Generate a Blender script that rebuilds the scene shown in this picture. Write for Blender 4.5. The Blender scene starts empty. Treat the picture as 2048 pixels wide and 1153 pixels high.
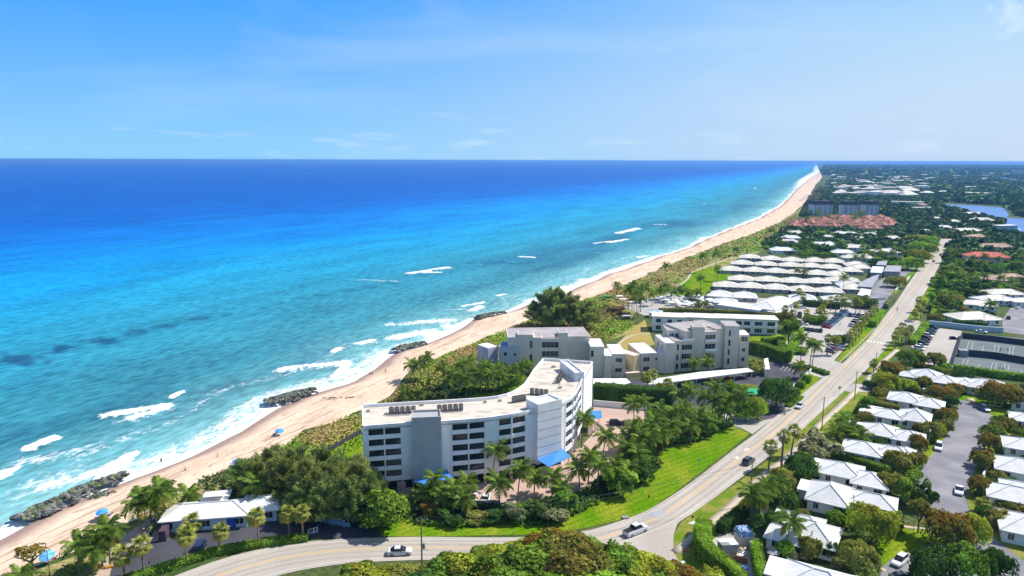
import bpy, bmesh, math, random
import numpy as np
from mathutils import Vector, Matrix

random.seed(7); rng = np.random.default_rng(7)
SC = bpy.context.scene
COL = SC.collection

# ------------------------------------------------------------------ camera
FPX, CAMZ = 1400.0, 80.0
PITCH = math.atan((576.5-321)/FPX); ROLL = 6/2048
cF = np.array([0, math.cos(PITCH), -math.sin(PITCH)])
_U0 = np.array([0, math.sin(PITCH), math.cos(PITCH)]); _X = np.array([1., 0, 0])
cR = _X*math.cos(ROLL)+_U0*math.sin(ROLL); cU = _U0*math.cos(ROLL)-_X*math.sin(ROLL)
cam = bpy.data.cameras.new('camera'); cam_o = bpy.data.objects.new('camera', cam); COL.objects.link(cam_o)
cam.sensor_width = 36; cam.lens = 36*FPX/2048; cam.clip_start = 1; cam.clip_end = 200000
m4 = Matrix.Identity(4)
for i in range(3):
    m4[i][0] = cR[i]; m4[i][1] = cU[i]; m4[i][2] = -cF[i]
m4[2][3] = CAMZ
cam_o.matrix_world = m4
SC.camera = cam_o

# ------------------------------------------------------------------ sky, sun, exposure
SUN_EL = math.radians(50); SUN_AZ = math.atan2(0.38, 0.92)       # direction to the sun, from +X
sd = Vector((math.cos(SUN_AZ)*math.cos(SUN_EL), math.sin(SUN_AZ)*math.cos(SUN_EL), math.sin(SUN_EL)))
W = bpy.data.worlds.new('World'); SC.world = W; W.use_nodes = True
nt = W.node_tree; nt.nodes.clear()
def N(nt, typ, **kw):
    n = nt.nodes.new(typ)
    for k, v in kw.items():
        if k in ('op',): n.operation = v
        else: setattr(n, k, v)
    return n
out = N(nt, 'ShaderNodeOutputWorld'); bg = N(nt, 'ShaderNodeBackground'); sky = N(nt, 'ShaderNodeTexSky')
sky.sky_type = 'NISHITA'; sky.sun_disc = False; sky.sun_elevation = SUN_EL
sky.sun_rotation = math.pi/2-SUN_AZ
sky.altitude = 0; sky.air_density = 1.0; sky.dust_density = 0.0; sky.ozone_density = 3.0
hsv = N(nt, 'ShaderNodeHueSaturation'); hsv.inputs['Saturation'].default_value = 0.85; hsv.inputs['Value'].default_value = 1.0
nt.links.new(sky.outputs[0], hsv.inputs['Color'])
# thin fair-weather clouds low over the horizon and a veil of cirrus
tc = N(nt, 'ShaderNodeTexCoord'); mp = N(nt, 'ShaderNodeMapping'); mp.inputs['Scale'].default_value = (1.0, 1.0, 5.0)
nt.links.new(tc.outputs['Generated'], mp.inputs['Vector'])
n1 = N(nt, 'ShaderNodeTexNoise'); n1.inputs['Scale'].default_value = 2.2; n1.inputs['Detail'].default_value = 6; n1.inputs['Distortion'].default_value = 0.6
nt.links.new(mp.outputs[0], n1.inputs['Vector'])
r1 = N(nt, 'ShaderNodeMapRange'); r1.inputs[1].default_value = 0.50; r1.inputs[2].default_value = 0.80; r1.inputs[4].default_value = 0.30
nt.links.new(n1.outputs[0], r1.inputs[0])
mp2 = N(nt, 'ShaderNodeMapping'); mp2.inputs['Scale'].default_value = (11.0, 11.0, 75.0); mp2.inputs['Location'].default_value = (3.1, 1.7, 0)
nt.links.new(tc.outputs['Generated'], mp2.inputs['Vector'])
n2 = N(nt, 'ShaderNodeTexNoise'); n2.inputs['Scale'].default_value = 1.0; n2.inputs['Detail'].default_value = 7
nt.links.new(mp2.outputs[0], n2.inputs['Vector'])
r2 = N(nt, 'ShaderNodeMapRange'); r2.inputs[1].default_value = 0.585; r2.inputs[2].default_value = 0.72; r2.inputs[4].default_value = 0.38
nt.links.new(n2.outputs[0], r2.inputs[0])
sp = N(nt, 'ShaderNodeSeparateXYZ'); nt.links.new(tc.outputs['Generated'], sp.inputs[0])
lowm = N(nt, 'ShaderNodeMapRange'); lowm.inputs[1].default_value = 0.015; lowm.inputs[2].default_value = 0.10; lowm.inputs[3].default_value = 1; lowm.inputs[4].default_value = 0
nt.links.new(sp.outputs[2], lowm.inputs[0])
mul = N(nt, 'ShaderNodeMath', op='MULTIPLY'); nt.links.new(r2.outputs[0], mul.inputs[0]); nt.links.new(lowm.outputs[0], mul.inputs[1])
mx = N(nt, 'ShaderNodeMath', op='MAXIMUM'); nt.links.new(mul.outputs[0], mx.inputs[0]); nt.links.new(r1.outputs[0], mx.inputs[1])
cm = N(nt, 'ShaderNodeMixRGB'); cm.inputs[2].default_value = (3.9, 4.6, 5.3, 1)
# the low sky of a humid trade-wind day: azure away from the sun, paler towards it, handing over to the clear sky above
def sky_ramp(stops):
    r = N(nt, 'ShaderNodeValToRGB'); e = r.color_ramp.elements; e[0].position = stops[0][0]; e[0].color = (*[c*.62 for c in stops[0][1]], 1); e[1].position = stops[-1][0]; e[1].color = (*[c*.62 for c in stops[-1][1]], 1)
    for p_, c_ in stops[1:-1]: q = e.new(p_); q.color = (*[c*.62 for c in c_], 1)
    nt.links.new(sp.outputs[2], r.inputs[0]); return r
ra = sky_ramp([(0, (.29, .66, 1.0)), (.03, (.27, .62, 1.0)), (.13, (.14, .47, 1.0)), (.21, (.055, .37, 1.0)), (.5, (.05, .24, .75))])
rb = sky_ramp([(0, (.60, .73, .92)), (.08, (.60, .76, .95)), (.15, (.50, .74, .97)), (.24, (.30, .60, 1.0)), (.5, (.10, .34, .85))])
azm = N(nt, 'ShaderNodeMapRange'); azm.interpolation_type = 'SMOOTHSTEP'; azm.inputs[1].default_value = -.45; azm.inputs[2].default_value = .72; nt.links.new(sp.outputs[0], azm.inputs[0])
lowc = N(nt, 'ShaderNodeMixRGB'); nt.links.new(azm.outputs[0], lowc.inputs[0]); nt.links.new(ra.outputs[0], lowc.inputs[1]); nt.links.new(rb.outputs[0], lowc.inputs[2])
lows = N(nt, 'ShaderNodeVectorMath', op='SCALE'); lows.inputs['Scale'].default_value = 8.5; nt.links.new(lowc.outputs[0], lows.inputs[0])
hand = N(nt, 'ShaderNodeMapRange'); hand.interpolation_type = 'SMOOTHSTEP'; hand.inputs[1].default_value = .20; hand.inputs[2].default_value = .60; nt.links.new(sp.outputs[2], hand.inputs[0])
hm_ = N(nt, 'ShaderNodeMixRGB'); nt.links.new(hand.outputs[0], hm_.inputs[0]); nt.links.new(lows.outputs[0], hm_.inputs[1]); nt.links.new(hsv.outputs[0], hm_.inputs[2])
# one small fair-weather puff high on the right
pd = cF+(2032-1024)/FPX*cR-(26-576.5)/FPX*cU; pd = pd/np.linalg.norm(pd)
pds = N(nt, 'ShaderNodeVectorMath', op='DISTANCE'); pds.inputs[1].default_value = tuple(float(q) for q in pd); pmp = N(nt, 'ShaderNodeMapping'); pmp.inputs['Scale'].default_value = (1, 1, 1); nt.links.new(tc.outputs['Generated'], pmp.inputs[0]); nt.links.new(pmp.outputs[0], pds.inputs[0])
pn_ = N(nt, 'ShaderNodeTexNoise'); pn_.inputs['Scale'].default_value = 42; pn_.inputs['Detail'].default_value = 5; nt.links.new(tc.outputs['Generated'], pn_.inputs[0])
pa = N(nt, 'ShaderNodeMath', op='MULTIPLY_ADD'); pa.inputs[1].default_value = .085; nt.links.new(pn_.outputs[0], pa.inputs[0]); nt.links.new(pds.outputs['Value'], pa.inputs[2])
pr = N(nt, 'ShaderNodeMapRange'); pr.interpolation_type = 'SMOOTHSTEP'; pr.inputs[1].default_value = .044; pr.inputs[2].default_value = .066; pr.inputs[3].default_value = .65; pr.inputs[4].default_value = 0; nt.links.new(pa.outputs[0], pr.inputs[0])
mx2 = N(nt, 'ShaderNodeMath', op='MAXIMUM'); nt.links.new(mx.outputs[0], mx2.inputs[0]); nt.links.new(pr.outputs[0], mx2.inputs[1]); mx = mx2
nt.links.new(mx.outputs[0], cm.inputs[0]); nt.links.new(hm_.outputs[0], cm.inputs[1])
nt.links.new(cm.outputs[0], bg.inputs[0]); bg.inputs[1].default_value = 0.15
nt.links.new(bg.outputs[0], out.inputs[0])
sun = bpy.data.lights.new('sun', 'SUN'); sun.energy = 4.9; sun.angle = math.radians(0.5); sun.color = (1, 0.95, 0.87)
so = bpy.data.objects.new('sun', sun); COL.objects.link(so); so.rotation_euler = sd.to_track_quat('Z', 'Y').to_euler(); so.location = (200, 100, 300)
SC.view_settings.view_transform = 'Standard'; SC.view_settings.look = 'None'
SC.view_settings.exposure = 0.35; SC.view_settings.gamma = 1; SC.view_settings.use_curve_mapping = False
SC.render.engine = 'CYCLES'
SC.cycles.max_bounces = 6; SC.cycles.diffuse_bounces = 3; SC.cycles.glossy_bounces = 3; SC.cycles.volume_bounces = 0
SC.cycles.transparent_max_bounces = 6

# ------------------------------------------------------------------ surveying helpers (photo survey -> ground metres)
def G(u, v, z=0.0):
    r = cF+(u-1024)/FPX*cR-(v-576.5)/FPX*cU
    q = r*((z-CAMZ)/r[2]); return float(q[0]), float(q[1])
def GA(pts, z=0.0): return [G(u, v, z) for u, v in pts]
def T(v): return CAMZ*FPX/math.cos(PITCH)/max(v-321, 3)
def PX(x, y, z):
    x = np.asarray(x, float); d0 = x; d1 = np.asarray(y, float); d2 = np.asarray(z, float)-CAMZ
    w = d0*cF[0]+d1*cF[1]+d2*cF[2]; w = np.where(w > 1, w, np.nan)
    return 1024+FPX*(d0*cR[0]+d1*cR[1]+d2*cR[2])/w, 576.5-FPX*(d0*cU[0]+d1*cU[1]+d2*cU[2])/w
def inpoly(px, py, poly):
    px = np.asarray(px); py = np.asarray(py); ins = np.zeros(px.shape, bool); n = len(poly); j = n-1
    for i in range(n):
        xi, yi = poly[i]; xj, yj = poly[j]
        if yi != yj:
            c = ((yi > py) != (yj > py)) & (px < (xj-xi)*(py-yi)/(yj-yi)+xi); ins ^= c
        j = i
    return ins
def vnoise(x, y, seed=0):                      # smooth value noise 0..1
    r = np.random.default_rng(seed).random((256, 256)); x = np.asarray(x, float); y = np.asarray(y, float)
    xi = np.floor(x).astype(int); yi = np.floor(y).astype(int); fx = x-xi; fy = y-yi
    fx = fx*fx*(3-2*fx); fy = fy*fy*(3-2*fy); a = lambda i, j: r[(xi+i) % 256, (yi+j) % 256]
    return (a(0, 0)*(1-fx)+a(1, 0)*fx)*(1-fy)+(a(0, 1)*(1-fx)+a(1, 1)*fx)*fy
def fbm(x, y, seed=0, o=4):
    s = 0; w = 0
    for k in range(o): s = s+vnoise(np.asarray(x)*2**k, np.asarray(y)*2**k, seed+k)/2**k; w += 1/2**k
    return s/w

# ------------------------------------------------------------------ materials
MAT = {}
def newmat(name):
    m = bpy.data.materials.new(name); m.use_nodes = True; nt = m.node_tree; nt.nodes.clear()
    o = N(nt, 'ShaderNodeOutputMaterial'); b = N(nt, 'ShaderNodeBsdfPrincipled'); nt.links.new(b.outputs[0], o.inputs[0])
    MAT[name] = m; return m, nt, b
def L(nt, a, b): nt.links.new(a, b)
def pmat(name, c, rough=0.8, c2=None, sc=1.0, lo=0.4, hi=0.6, det=5, fine=0.08, fsc=None, bump=0.0, spec=0.3, metal=0, objcol=False, stretch=None):
    """two-tone noise + fine grain, procedural"""
    m, nt, b = newmat(name)
    tc = N(nt, 'ShaderNodeTexCoord'); src = tc.outputs['Object']
    if stretch:
        mpn = N(nt, 'ShaderNodeMapping'); mpn.inputs['Scale'].default_value = stretch[:3]; mpn.inputs['Rotation'].default_value = (0, 0, stretch[3]); L(nt, src, mpn.inputs[0]); src = mpn.outputs[0]
    n = N(nt, 'ShaderNodeTexNoise'); n.inputs['Scale'].default_value = sc; n.inputs['Detail'].default_value = det; L(nt, src, n.inputs['Vector'])
    r = N(nt, 'ShaderNodeMapRange'); r.inputs[1].default_value = lo; r.inputs[2].default_value = hi; L(nt, n.outputs[0], r.inputs[0])
    mix = N(nt, 'ShaderNodeMixRGB'); L(nt, r.outputs[0], mix.inputs[0])
    c2 = c2 or tuple(x*0.82 for x in c)
    mix.inputs[1].default_value = (*c, 1); mix.inputs[2].default_value = (*c2, 1)
    f = N(nt, 'ShaderNodeTexNoise'); f.inputs['Scale'].default_value = fsc or sc*9; f.inputs['Detail'].default_value = 3; L(nt, tc.outputs['Object'], f.inputs['Vector'])
    fr = N(nt, 'ShaderNodeMapRange'); fr.inputs[1].default_value = .3; fr.inputs[2].default_value = .7; fr.inputs[3].default_value = 1-fine; fr.inputs[4].default_value = 1+fine; L(nt, f.outputs[0], fr.inputs[0])
    vm = N(nt, 'ShaderNodeVectorMath', op='SCALE'); L(nt, mix.outputs[0], vm.inputs[0]); L(nt, fr.outputs[0], vm.inputs['Scale'])
    col = vm.outputs[0]
    if objcol:
        oi = N(nt, 'ShaderNodeObjectInfo'); mm = N(nt, 'ShaderNodeVectorMath', op='MULTIPLY'); L(nt, col, mm.inputs[0]); L(nt, oi.outputs['Color'], mm.inputs[1]); col = mm.outputs[0]
    L(nt, col, b.inputs['Base Color'])
    b.inputs['Roughness'].default_value = rough; b.inputs['Specular IOR Level'].default_value = spec; b.inputs['Metallic'].default_value = metal
    if bump:
        bn = N(nt, 'ShaderNodeBump'); bn.inputs['Strength'].default_value = bump; bn.inputs['Distance'].default_value = 0.1; L(nt, f.outputs[0], bn.inputs['Height']); L(nt, bn.outputs[0], b.inputs['Normal'])
    return m
WHITE_ROOF = pmat('white_roof_tile', (.73, .715, .69), c2=(.62, .60, .57), sc=.5, lo=.42, hi=.72, fine=.05, fsc=6, rough=.75)
CREAM_ROOF = pmat('cream_roof_tile', (.74, .69, .59), c2=(.61, .56, .48), sc=.3, fine=.05, fsc=5)
GREY_ROOF = pmat('grey_flat_roof', (.34, .34, .37), c2=(.28, .28, .31), sc=.15, fine=.06, fsc=3)
STUCCO = pmat('white_stucco', (.80, .795, .785), c2=(.70, .695, .69), sc=.25, fine=.04, fsc=8)
STUCCO_W = pmat('white_panel', (.83, .83, .83), c2=(.76, .76, .76), sc=.2, fine=.03, fsc=8)
GREY_STUCCO = pmat('grey_stucco', (.40, .395, .40), c2=(.36, .355, .36), sc=.3, fine=.05, fsc=10)
CREAM = pmat('cream_stucco', (.70, .62, .50), c2=(.64, .57, .46), sc=.12, fine=.04, fsc=6)
BEIGE = pmat('beige_stucco', (.66, .56, .42), c2=(.58, .50, .38), sc=.12, fine=.04, fsc=6)
WARMLIT = pmat('warm_lit_stucco', (.66, .50, .26), c2=(.62, .52, .36), sc=.12, fine=.04, fsc=6)  # stucco with warm reflected light painted into its colour
GRAVEL_ROOF = pmat('pale_roof_membrane', (.60, .53, .44), c2=(.36, .32, .27), sc=.22, lo=.50, hi=.72, fine=.10, fsc=2.5, stretch=(1, 2.2, 1, .1))
PINK_ROOF = pmat('mauve_roof_membrane', (.40, .36, .35), c2=(.33, .29, .29), sc=.15, fine=.08, fsc=3)
RED_TILE = pmat('red_clay_tile', (.40, .17, .11), c2=(.26, .11, .08), sc=.2, fine=.12, fsc=3)
RED_BRIGHT = pmat('salmon_clay_tile', (.62, .16, .09), c2=(.50, .13, .08), sc=.3, fine=.08, fsc=4)
TAN_TILE = pmat('tan_clay_tile', (.46, .30, .22), c2=(.36, .24, .18), sc=.3, fine=.12, fsc=3)
DARK_ROOF = pmat('dark_mansard', (.035, .04, .06), c2=(.05, .055, .075), sc=.4)
BLUEGREY_W = pmat('blue_grey_wall', (.52, .53, .60), c2=(.46, .47, .54), sc=.2)
BLUE_AWN = pmat('blue_awning', (.05, .24, .62), c2=(.045, .21, .56), sc=.5, rough=.6)
NAVY_AWN = pmat('navy_awning', (.015, .05, .16), c2=(.02, .06, .18), sc=.5, rough=.6)
GREEN_AWN = pmat('green_awning', (.02, .36, .14), c2=(.02, .32, .12), sc=.5, rough=.6)
ASPHALT = pmat('asphalt', (.175, .17, .19), c2=(.27, .262, .275), sc=.12, lo=.40, hi=.66, fine=.12, fsc=3)
ASPH_DARK = pmat('dark_asphalt', (.05, .05, .062), c2=(.072, .07, .085), sc=.15, fine=.10, fsc=3)
ROADM = pmat('worn_road', (.46, .405, .34), c2=(.37, .33, .285), sc=.08, lo=.35, hi=.7, fine=.07, fsc=2.0, stretch=(1, .12, 1, -.72))
LOT = pmat('concrete_lot', (.44, .40, .355), c2=(.38, .345, .305), sc=.06, fine=.05, fsc=2)
WALKM = pmat('concrete_walk', (.52, .43, .32), c2=(.46, .385, .29), sc=.3, fine=.06, fsc=4)
PAVER = pmat('pink_paver', (.50, .355, .28), c2=(.44, .31, .25), sc=.18, fine=.08, fsc=3)
YELLOW = pmat('yellow_paint', (.74, .42, .05), c2=(.58, .40, .18), sc=.8, lo=.3, hi=.7)
WPAINT = pmat('white_road_paint', (.68, .66, .60), c2=(.50, .47, .42), sc=.8, lo=.3, hi=.8)
LAWN = pmat('lawn_grass', (.095, .205, .004), c2=(.23, .26, .02), sc=.16, lo=.40, hi=.72, fine=.36, fsc=1.6, rough=1, spec=0, stretch=(1, .35, 1, .9))
LAWN_DRY = pmat('lawn_dry', (.12, .195, .01), c2=(.27, .23, .055), sc=.22, lo=.42, hi=.65, fine=.22, fsc=2.5, rough=.95, spec=.1)
TANGRASS = pmat('dry_grass', (.38, .27, .08), c2=(.30, .25, .07), sc=.12, lo=.4, hi=.65, fine=.15, fsc=2, rough=.95, spec=.1)
EARTH = pmat('planted_ground', (.05, .085, .02), c2=(.10, .115, .04), sc=.06, lo=.35, hi=.65, fine=.4, fsc=.9, rough=1, spec=.1)
MULCH = pmat('mulch', (.085, .05, .04), c2=(.06, .04, .03), sc=.5, fine=.3, fsc=4, rough=1, spec=.1)
DUNEG = pmat('dune_soil', (.17, .21, .025), c2=(.33, .27, .12), sc=.07, lo=.42, hi=.60, fine=.35, fsc=1.2, rough=1, spec=.1)
ROCK = pmat('jetty_rock', (.16, .165, .16), c2=(.09, .10, .095), sc=1.1, fine=.25, fsc=6, objcol=True, rough=.85)
TRUNK = pmat('palm_bark', (.22, .19, .155), c2=(.15, .13, .10), sc=2, fine=.2, fsc=9, rough=.9)
def stripes(m, ang, w, amt):
    nt = m.node_tree; b = nt.nodes['Principled BSDF']; src = b.inputs['Base Color'].links[0].from_socket; tc = N(nt, 'ShaderNodeTexCoord'); mp = N(nt, 'ShaderNodeMapping'); mp.inputs['Rotation'].default_value = (0, 0, ang); L(nt, tc.outputs['Object'], mp.inputs[0])
    wv = N(nt, 'ShaderNodeTexWave'); wv.inputs['Scale'].default_value = w; wv.inputs['Distortion'].default_value = 1.2; wv.inputs['Detail Scale'].default_value = .3; L(nt, mp.outputs[0], wv.inputs[0]); r = N(nt, 'ShaderNodeMapRange'); r.inputs[3].default_value = 1-amt; r.inputs[4].default_value = 1+amt; L(nt, wv.outputs[1], r.inputs[0])
    v = N(nt, 'ShaderNodeVectorMath', op='SCALE'); L(nt, src, v.inputs[0]); L(nt, r.outputs[0], v.inputs['Scale']); L(nt, v.outputs[0], b.inputs['Base Color'])
stripes(LAWN, .95, .16, .10)
BARK = pmat('tree_bark', (.11, .09, .07), c2=(.07, .06, .045), sc=2, fine=.2, fsc=9, rough=.9)
WOODP = pmat('weathered_wood', (.20, .18, .16), c2=(.14, .125, .11), sc=2, fine=.2, fsc=9)
METAL = pmat('grey_metal', (.33, .33, .34), rough=.5, sc=1, metal=.3)
ACM = pmat('ac_cabinet', (.25, .235, .21), c2=(.15, .14, .13), sc=1.5)
DARKFR = pmat('bronze_frame', (.05, .048, .045), rough=.5, sc=1)
BLACKM = pmat('black_rubber', (.02, .02, .02), sc=2)
CARP = pmat('car_paint', (1, 1, 1), rough=.28, c2=(.95, .95, .95), sc=.5, fine=0, spec=.6, objcol=True)
CLOTH = pmat('cloth', (1, 1, 1), rough=.9, c2=(.9, .9, .9), sc=3, objcol=True)
SKIN = pmat('skin', (.42, .24, .16), rough=.6, sc=3)
POOL = pmat('pool_water', (.12, .55, .62), c2=(.10, .48, .58), sc=1, rough=.1, spec=.6)
COURT = pmat('tennis_court', (.125, .15, .15), c2=(.10, .122, .125), sc=.1, fine=.06, fsc=3)
FENCEM = pmat('dark_mesh_fence', (.055, .06, .075), sc=1)
SIGNR = pmat('red_sign', (.45, .03, .02), sc=2)
SIGNY = pmat('yellow_sign', (.75, .65, .05), sc=2)
BLUEP = pmat('blue_plastic', (.03, .10, .45), c2=(.02, .07, .35), sc=2, rough=.5)
YELP = pmat('yellow_plastic', (.75, .48, .02), sc=2, rough=.5)
REDP = pmat('orange_deck', (.40, .12, .04), sc=2)
TARP = pmat('blue_tarp', (.10, .22, .42), c2=(.30, .38, .50), sc=1.3, lo=.45, hi=.55, rough=.5)
LAGOON = pmat('lagoon_water', (.06, .15, .40), c2=(.08, .18, .44), sc=.05, rough=.3, spec=.3)
WALLG = pmat('grey_wall', (.30, .32, .34), sc=.5)
def glassmat(name, c, rough=.08):
    m, nt, b = newmat(name)
    tc = N(nt, 'ShaderNodeTexCoord'); n = N(nt, 'ShaderNodeTexNoise'); n.inputs['Scale'].default_value = .45; L(nt, tc.outputs['Object'], n.inputs[0])
    r = N(nt, 'ShaderNodeMapRange'); r.inputs[1].default_value = .4; r.inputs[2].default_value = .7; r.inputs[3].default_value = .6; r.inputs[4].default_value = 2.2; L(nt, n.outputs[0], r.inputs[0])
    v = N(nt, 'ShaderNodeVectorMath', op='SCALE'); v.inputs[0].default_value = c; L(nt, r.outputs[0], v.inputs['Scale']); L(nt, v.outputs[0], b.inputs['Base Color'])
    oi = N(nt, 'ShaderNodeObjectInfo'); rb_ = N(nt, 'ShaderNodeMapRange'); rb_.inputs[1].default_value = .62; rb_.inputs[2].default_value = 1.0; rb_.inputs[4].default_value = .55; L(nt, oi.outputs['Random'], rb_.inputs[0])
    mxb = N(nt, 'ShaderNodeMixRGB'); L(nt, rb_.outputs[0], mxb.inputs[0]); L(nt, v.outputs[0], mxb.inputs[1]); mxb.inputs[2].default_value = (.17, .165, .15, 1)
    if 'window' in name: L(nt, mxb.outputs[0], b.inputs['Base Color'])
    b.inputs['Roughness'].default_value = rough; b.inputs['Specular IOR Level'].default_value = .5
    return m
GLASS = glassmat('window_glass', (.018, .022, .028)); CARGLASS = glassmat('car_glass', (.02, .024, .03))
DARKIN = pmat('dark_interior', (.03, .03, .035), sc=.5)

def leafmat():
    m, nt, b = newmat('leaf'); nt.nodes.remove(b); o = nt.nodes['Material Output']
    oi = N(nt, 'ShaderNodeObjectInfo'); at = N(nt, 'ShaderNodeAttribute'); at.attribute_name = 'tint'
    # tint.r : brightness of the single leaf, tint.g : how much young bronze/yellow growth it carries
    sp = N(nt, 'ShaderNodeSeparateColor'); L(nt, at.outputs['Color'], sp.inputs[0])
    mr = N(nt, 'ShaderNodeMapRange'); mr.inputs[3].default_value = 1.05; mr.inputs[4].default_value = 4.6; L(nt, sp.outputs[0], mr.inputs[0])
    sc = N(nt, 'ShaderNodeVectorMath', op='SCALE'); L(nt, oi.outputs['Color'], sc.inputs[0]); L(nt, mr.outputs[0], sc.inputs['Scale'])
    mul = N(nt, 'ShaderNodeMath', op='MULTIPLY'); L(nt, oi.outputs['Alpha'], mul.inputs[0]); L(nt, sp.outputs[1], mul.inputs[1])
    brz = N(nt, 'ShaderNodeMixRGB'); L(nt, sp.outputs[2], brz.inputs[0]); brz.inputs[1].default_value = (.30, .11, .035, 1); brz.inputs[2].default_value = (.34, .27, .03, 1)
    mix = N(nt, 'ShaderNodeMixRGB'); L(nt, mul.outputs[0], mix.inputs[0]); L(nt, sc.outputs[0], mix.inputs[1]); L(nt, brz.outputs[0], mix.inputs[2])
    d = N(nt, 'ShaderNodeBsdfDiffuse'); t = N(nt, 'ShaderNodeBsdfTranslucent'); g = N(nt, 'ShaderNodeBsdfGlossy'); g.inputs['Roughness'].default_value = .45
    L(nt, mix.outputs[0], d.inputs[0]); L(nt, mix.outputs[0], t.inputs[0])
    a = N(nt, 'ShaderNodeMixShader'); a.inputs[0].default_value = .40; L(nt, d.outputs[0], a.inputs[1]); L(nt, t.outputs[0], a.inputs[2])
    a2 = N(nt, 'ShaderNodeMixShader'); a2.inputs[0].default_value = .004; L(nt, a.outputs[0], a2.inputs[1]); L(nt, g.outputs[0], a2.inputs[2])
    L(nt, a2.outputs[0], o.inputs[0]); return m
LEAF = leafmat()

# ------------------------------------------------------------------ objects
def link(o): COL.objects.link(o); return o
def tag(o, label=None, cat=None, group=None, kind=None):
    if label: o['label'] = label
    if cat: o['category'] = cat
    if group: o['group'] = group
    if kind: o['kind'] = kind
    return o
def empty(name, loc=(0, 0, 0), rz=0, label=None, cat=None, group=None):
    o = bpy.data.objects.new(name, None); o.location = loc; o.rotation_euler = (0, 0, rz); o.empty_display_size = .3
    link(o); return tag(o, label, cat, group)
def npmesh(name, V, Fc, mat, tint=None, smooth=False):
    """V (n,3), Fc (m,k) all faces of same size"""
    V = np.asarray(V, np.float32); Fc = np.asarray(Fc, np.int32); me = bpy.data.meshes.new(name)
    k = Fc.shape[1]; me.vertices.add(len(V)); me.vertices.foreach_set('co', V.ravel())
    me.loops.add(Fc.size); me.loops.foreach_set('vertex_index', Fc.ravel())
    me.polygons.add(len(Fc)); me.polygons.foreach_set('loop_start', np.arange(0, Fc.size, k, dtype=np.int32))
    try: me.polygons.foreach_set('loop_total', np.full(len(Fc), k, np.int32))
    except Exception: pass
    me.update(calc_edges=True)
    if tint is not None:
        a = me.color_attributes.new('tint', 'FLOAT_COLOR', 'CORNER' if len(tint) == Fc.size else 'POINT')
        a.data.foreach_set('color', np.asarray(tint, np.float32).ravel())
    if mat: me.materials.append(mat)
    if smooth: me.polygons.foreach_set('use_smooth', np.ones(len(Fc), bool))
    return me
def mobj(name, me, parent=None, loc=(0, 0, 0), rot=(0, 0, 0), scale=(1, 1, 1), color=None, mat=None):
    o = bpy.data.objects.new(name, me); link(o)
    if parent: o.parent = parent
    o.location = loc; o.rotation_euler = rot; o.scale = scale
    if color: o.color = color
    if mat and len(me.materials): o.material_slots[0].link = 'OBJECT'; o.material_slots[0].material = mat
    return o
class MB:
    def __init__(s): s.v = []; s.f = []; s.mi = []; s.cur = 0
    def add(s, vs, fs):
        b = len(s.v); s.v += [tuple(map(float, p)) for p in vs]; s.f += [tuple(b+i for i in f) for f in fs]; s.mi += [s.cur]*len(fs); return s
    def box(s, x0, y0, z0, x1, y1, z1):
        return s.prism([(x0, y0), (x1, y0), (x1, y1), (x0, y1)], z0, z1)
    def obox(s, c, L_, W_, h, rz=0, z0=0):
        ca, sa = math.cos(rz), math.sin(rz)
        return s.prism([(c[0]+a*L_/2*ca-b*W_/2*sa, c[1]+a*L_/2*sa+b*W_/2*ca) for a, b in ((-1, -1), (1, -1), (1, 1), (-1, 1))], z0, z0+h)
    def prism(s, poly, z0, z1, z1f=None):
        a = sum(poly[i][0]*poly[(i+1) % len(poly)][1]-poly[(i+1) % len(poly)][0]*poly[i][1] for i in range(len(poly)))
        if a < 0: poly = poly[::-1]
        n = len(poly); top = [(x, y, z1 if z1f is None else z1f(x, y)) for x, y in poly]
        vs = [(x, y, z0) for x, y in poly]+top
        return s.add(vs, [tuple(range(n))[::-1], tuple(range(n, 2*n))]+[(i, (i+1) % n, n+(i+1) % n, n+i) for i in range(n)])
    def tube(s, pts, rs, n=6, cap=True):
        pts = [Vector(p) for p in pts]; b = len(s.v); k = len(pts)
        for i, p in enumerate(pts):
            d = (pts[min(i+1, k-1)]-pts[max(i-1, 0)]).normalized(); q = d.to_track_quat('Z', 'Y')
            for j in range(n):
                a = 2*math.pi*j/n; s.v.append(tuple(p+q @ Vector((math.cos(a)*rs[i], math.sin(a)*rs[i], 0))))
        for i in range(k-1):
            for j in range(n): s.f.append((b+i*n+j, b+i*n+(j+1) % n, b+(i+1)*n+(j+1) % n, b+(i+1)*n+j)); s.mi.append(s.cur)
        if cap: s.f += [tuple(b+j for j in range(n))[::-1], tuple(b+(k-1)*n+j for j in range(n))]; s.mi += [s.cur]*2
        return s
    def mesh(s, name, mats):
        me = bpy.data.meshes.new(name); me.from_pydata(s.v, [], s.f)
        for m in (mats if isinstance(mats, (list, tuple)) else [mats]): me.materials.append(m)
        if isinstance(mats, (list, tuple)): me.polygons.foreach_set('material_index', s.mi)
        me.update(); return me
    def build(s, name, mats, parent=None, **kw): return mobj(name, s.mesh(name, mats), parent, **kw)
def sheet(name, pts, z, mat, world=False, top=True, **kw):
    P_ = pts if world else GA(pts)
    bm = bmesh.new(); vs = [bm.verts.new((x, y, z)) for x, y in P_]; f = bm.faces.new(vs); f.normal_update()
    if f.normal.z < 0: f.normal_flip()
    bmesh.ops.triangulate(bm, faces=[f]); me = bpy.data.meshes.new(name); bm.to_mesh(me); bm.free(); me.materials.append(mat)
    o = mobj(name, me); o['kind'] = 'structure'; return o
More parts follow.
